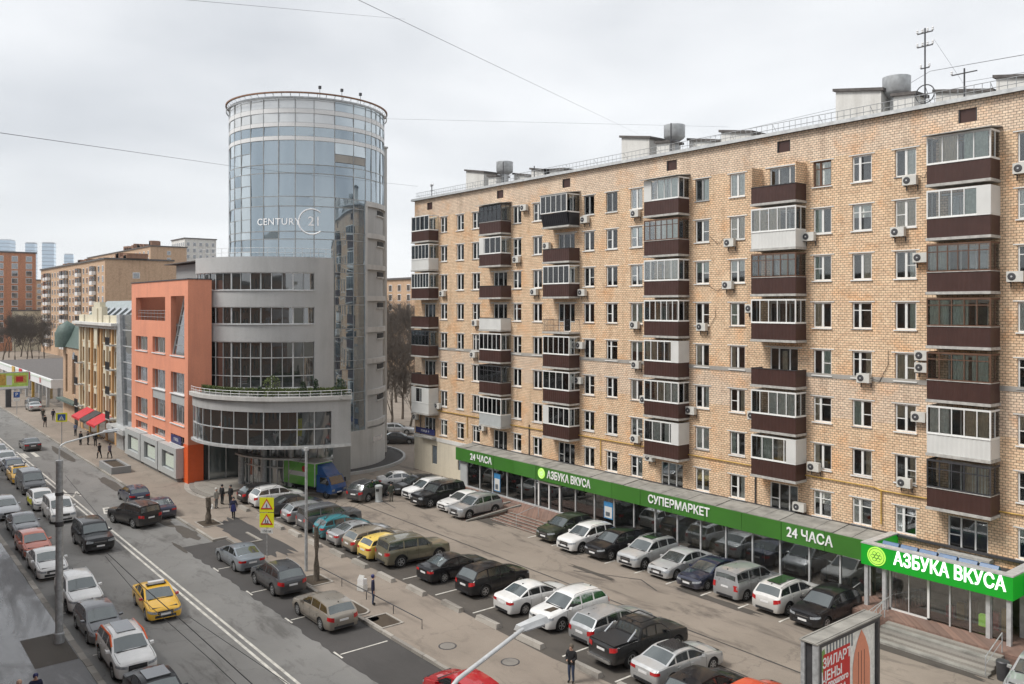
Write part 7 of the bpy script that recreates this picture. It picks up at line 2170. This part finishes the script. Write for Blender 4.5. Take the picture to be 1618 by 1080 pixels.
t = thing('pay_terminal', 'light grey rounded pay terminal standing between two people', 'terminal', (-65.0, 37.3, SW), R(40))
part('case', MB().lathe([(.34, 0), (.34, .1), (.30, .12), (.30, 1.2), (.34, 1.25), (.34, 1.42), (.2, 1.5)], n=16), 'grey_panel', t, smooth=40)
part('screen', MB().box(-.14, .14, -.33, -.30, .95, 1.18), 'glass_car', t)
t = thing('white_boxes', 'small stack of white cartons on the pavement beside the dark-jacketed person', 'boxes', (-45.4, 24.9, SW), R(20))
part('carton', MB().box(-.25, .25, -.2, .2, 0, .38), 'white_panel', t)
part('carton', MB().box(-.23, .23, -.18, .18, .385, .70), 'plate_white', t)
part('lid_flap', MB().hexa([(-.22, -.18, .70), (.22, -.18, .70), (.22, -.16, .70), (-.22, -.16, .70), (-.14, -.1, .95), (.26, -.1, .95), (.26, -.08, .95), (-.14, -.08, .95)]), 'white_panel', t)
for x, y, lb in ((-17.0, 40.9, 'dark waste bin right of the entrance steps'),):
    t = thing('waste_bin', lb, 'bin', (x + 1.2, y + 1.2, SW))
    part('bin', MB().lathe([(.24, 0), (.3, .85), (.26, .9)], n=14), 'metal_dark', t, smooth=40)

# the big advertising panel at the bottom right, seen from its -Y end
bb = thing('advertising_panel', 'large framed advertising panel with a red block of white lettering and a domed tower picture', 'billboard', (-16.9, 29.9, SW))
YA, YB = -2.25, 2.35
ZB, ZTt = 2.2, 5.1
part('post', MB().box(-.22, .22, -.4, .4, 0, ZB), 'metal_dark', bb)
part('body', MB().box(-.30, .20, YA + .1, YB - .1, ZB, ZTt - .06), 'metal_dark', bb)
part('top_cover', MB().box(-.40, .36, YA - .04, YB + .04, ZTt - .055, ZTt).box(-.36, -.30, YA, YB, ZTt, ZTt + .03).box(.24, .30, YA, YB, ZTt, ZTt + .03), 'canopy_slate', bb)
part('end_post', MB().box(-.36, -.2, YA - .0, YA + .1, ZB, ZTt - .06).box(.12, .34, YA - .0, YA + .1, ZB, ZTt - .06), 'metal_grey', bb)
part('frame', MB().box(.20, .34, YA + .1, YB - .1, ZTt - .2, ZTt - .06).box(.20, .34, YA + .1, YA + .27, ZB + .15, ZTt - .2).box(.20, .34, YB - .27, YB - .1, ZB + .15, ZTt - .2).box(.20, .34, YA + .1, YB - .1, ZB, ZB + .15), 'dark_frame', bb)
sh = part('sheet', MB().box(.205, .222, YA + .28, YB - .28, ZB + .16, ZTt - .21), 'curtain_white', bb)
ya, yb, zt_ = YA + .28, YB - .28, ZTt - .21
for i in range(9):
    part('print_stripe', MB().box(.223, .226, ya + .5 + i * .22, ya + .6 + i * .22, zt_ - .55, zt_ - .02), 'steel_blue', sh)
part('print_tree', MB().add([(.2275, ya, zt_ - .3), (.2275, ya + .35, zt_ - .15), (.2275, ya + .5, zt_ - .6), (.2275, ya + .2, zt_ - 1.3), (.2275, ya, zt_ - 1.5)], [(0, 1, 2, 3, 4)]), 'applegreen_m' if False else paint('applegreen'), sh)
part('print_red_block', MB().box(.228, .232, ya + .28, ya + 2.15, ZB + .17, zt_ - .38), 'sign_red', sh)
part('print_tower', MB().add([(.234, 0 + ya + 2.35 + a, zt_ - b) for a, b in ((0, 2.4), (0, 1.4), (.12, .9), (.35, .45), (.65, .08), (.95, .45), (1.18, .9), (1.3, 1.4), (1.3, 2.4))], [tuple(range(9))]), 'brown_frame' if False else 'print_orange' if False else 'plaster_orange', sh)
for i in range(3): part('print_line', MB().box(.2345, .237, ya + 2.75 + i * .22, ya + 2.79 + i * .22, zt_ - 2.3, zt_ - .9), 'brown_frame', sh)
def bt(txt, size, y, z, bold=.012): return text_on('lettering', txt, size, 'white_letter', sh, (.2345, y, z), FACE_PX, .003, bold)
bt('ЗИЛАРТ', .50, ya + 1.22, zt_ - .72)
bt('ЦЕНЫ', .50, ya + .85, zt_ - 1.22)
bt('прошлого', .30, ya + 1.3, zt_ - 1.55)
bt('ГОДА', .42, ya + 1.3, zt_ - 1.95)

# ================================================================ overhead wires
def wire(name, label, pts, r_=.012, sag=0, m='black_plastic'):
    P = []
    for (a, b) in zip(pts, pts[1:]):
        a, b = Vector(a), Vector(b)
        for i in range(12):
            t = i / 12; p = a.lerp(b, t); p.z -= sag * 4 * t * (1 - t); P.append(p)
    P.append(Vector(pts[-1]))
    o = part(name, MB().tube(P, r_, 4), m)
    tag(o, label, 'cable', 'overhead wires')
    return o
def p3(px, py, F):
    x, y = at(px, F); return (x, y, CAM_H + (483 - py) / 1317 * F)
wire('overhead_wire', 'long dark wire running from the top centre down to the middle roof shaft', [p3(555, -6, 13), p3(1008, 211, 78)], .0045)
wire('overhead_wire', 'thin wire across the upper left sky near the top edge', [p3(280, -2, 18), p3(640, 30, 40)], .004)
wire('overhead_wire', 'wire crossing the left sky and the glass tower, sagging to the brick roof', [p3(-10, 208, 26), p3(380, 264, 60), p3(660, 294, 88)], .009)
wire('overhead_wire', 'faint level wire behind the round tower top, over the brick roof', [p3(600, 187, 60), p3(1150, 200, 70)], .006)
wire('overhead_wire', 'wire from the tall ringed mast to the right edge of the picture', [p3(1470, 112, 55), p3(1630, 84, 38)], .014)
wire('overhead_wire', 'wire from the tall ringed mast down left to the right fan drum', [p3(1470, 112, 55), p3(1395, 157, 60)], .014)
wire('overhead_wire', 'stay wire from the tall mast top to the short post at its right', [p3(1476, 62, 55), p3(1520, 128, 55)], .008)
wire('overhead_wire', 'faint wire over the roof edge, between middle and right shafts', [p3(1100, 222, 72), p3(1325, 170, 58)], .010)
wire('overhead_wire', 'low wire above the right end of the roof railing', [p3(1520, 130, 55), p3(1630, 112, 45)], .010)
wire('trolley_wire', 'left trolley wire above the road, passing over the taxi', [(-63.0, 11.95, 6), (-48.9, 11.04, 6)], .016)
wire('trolley_wire', 'trolley wire above the bonnet of the black off-road car, further of the two', [(-42.07, 9.72, 6), (-35.7, 9.7, 6), (-30.9, 9.76, 6), (-20, 9.8, 6)], .022)
wire('trolley_wire', 'trolley wire above the near lane, closer to the kerb', [(-41.6, 9.53, 6), (-34.8, 9.25, 6), (-27.5, 9.4, 6), (-18, 9.4, 6)], .014)
wire('trolley_wire', 'trolley wire above the centre line at the bottom edge', [(-31.4, 10.1, 6), (-29.2, 10.25, 6), (-22, 10.8, 6)], .014)
wire('service_cable', 'cable from the top of the thin street pole towards the office building', [(-51.0, 23.85, 7.9), p3(418, 780, 62)], .012, sag=.3)

# ================================================================ the air between here and the skyscrapers
hz = MB().box(-2300, 200, -400, 1700, -1.2, 215)
HAZE_D = .00012
hm = bpy.data.materials.new('haze'); hm.use_nodes = True
ht = hm.node_tree
for n_ in list(ht.nodes): ht.nodes.remove(n_)
ho = ht.nodes.new('ShaderNodeOutputMaterial'); hv_ = ht.nodes.new('ShaderNodeVolumePrincipled')
hv_.inputs['Color'].default_value = (.86, .90, .95, 1)
hv_.inputs['Density'].default_value = HAZE_D
hv_.inputs['Anisotropy'].default_value = .1
ht.links.new(hv_.outputs[0], ho.inputs['Volume'])
o = put('haze', hz.mesh('haze', hm)); o['kind'] = 'stuff'
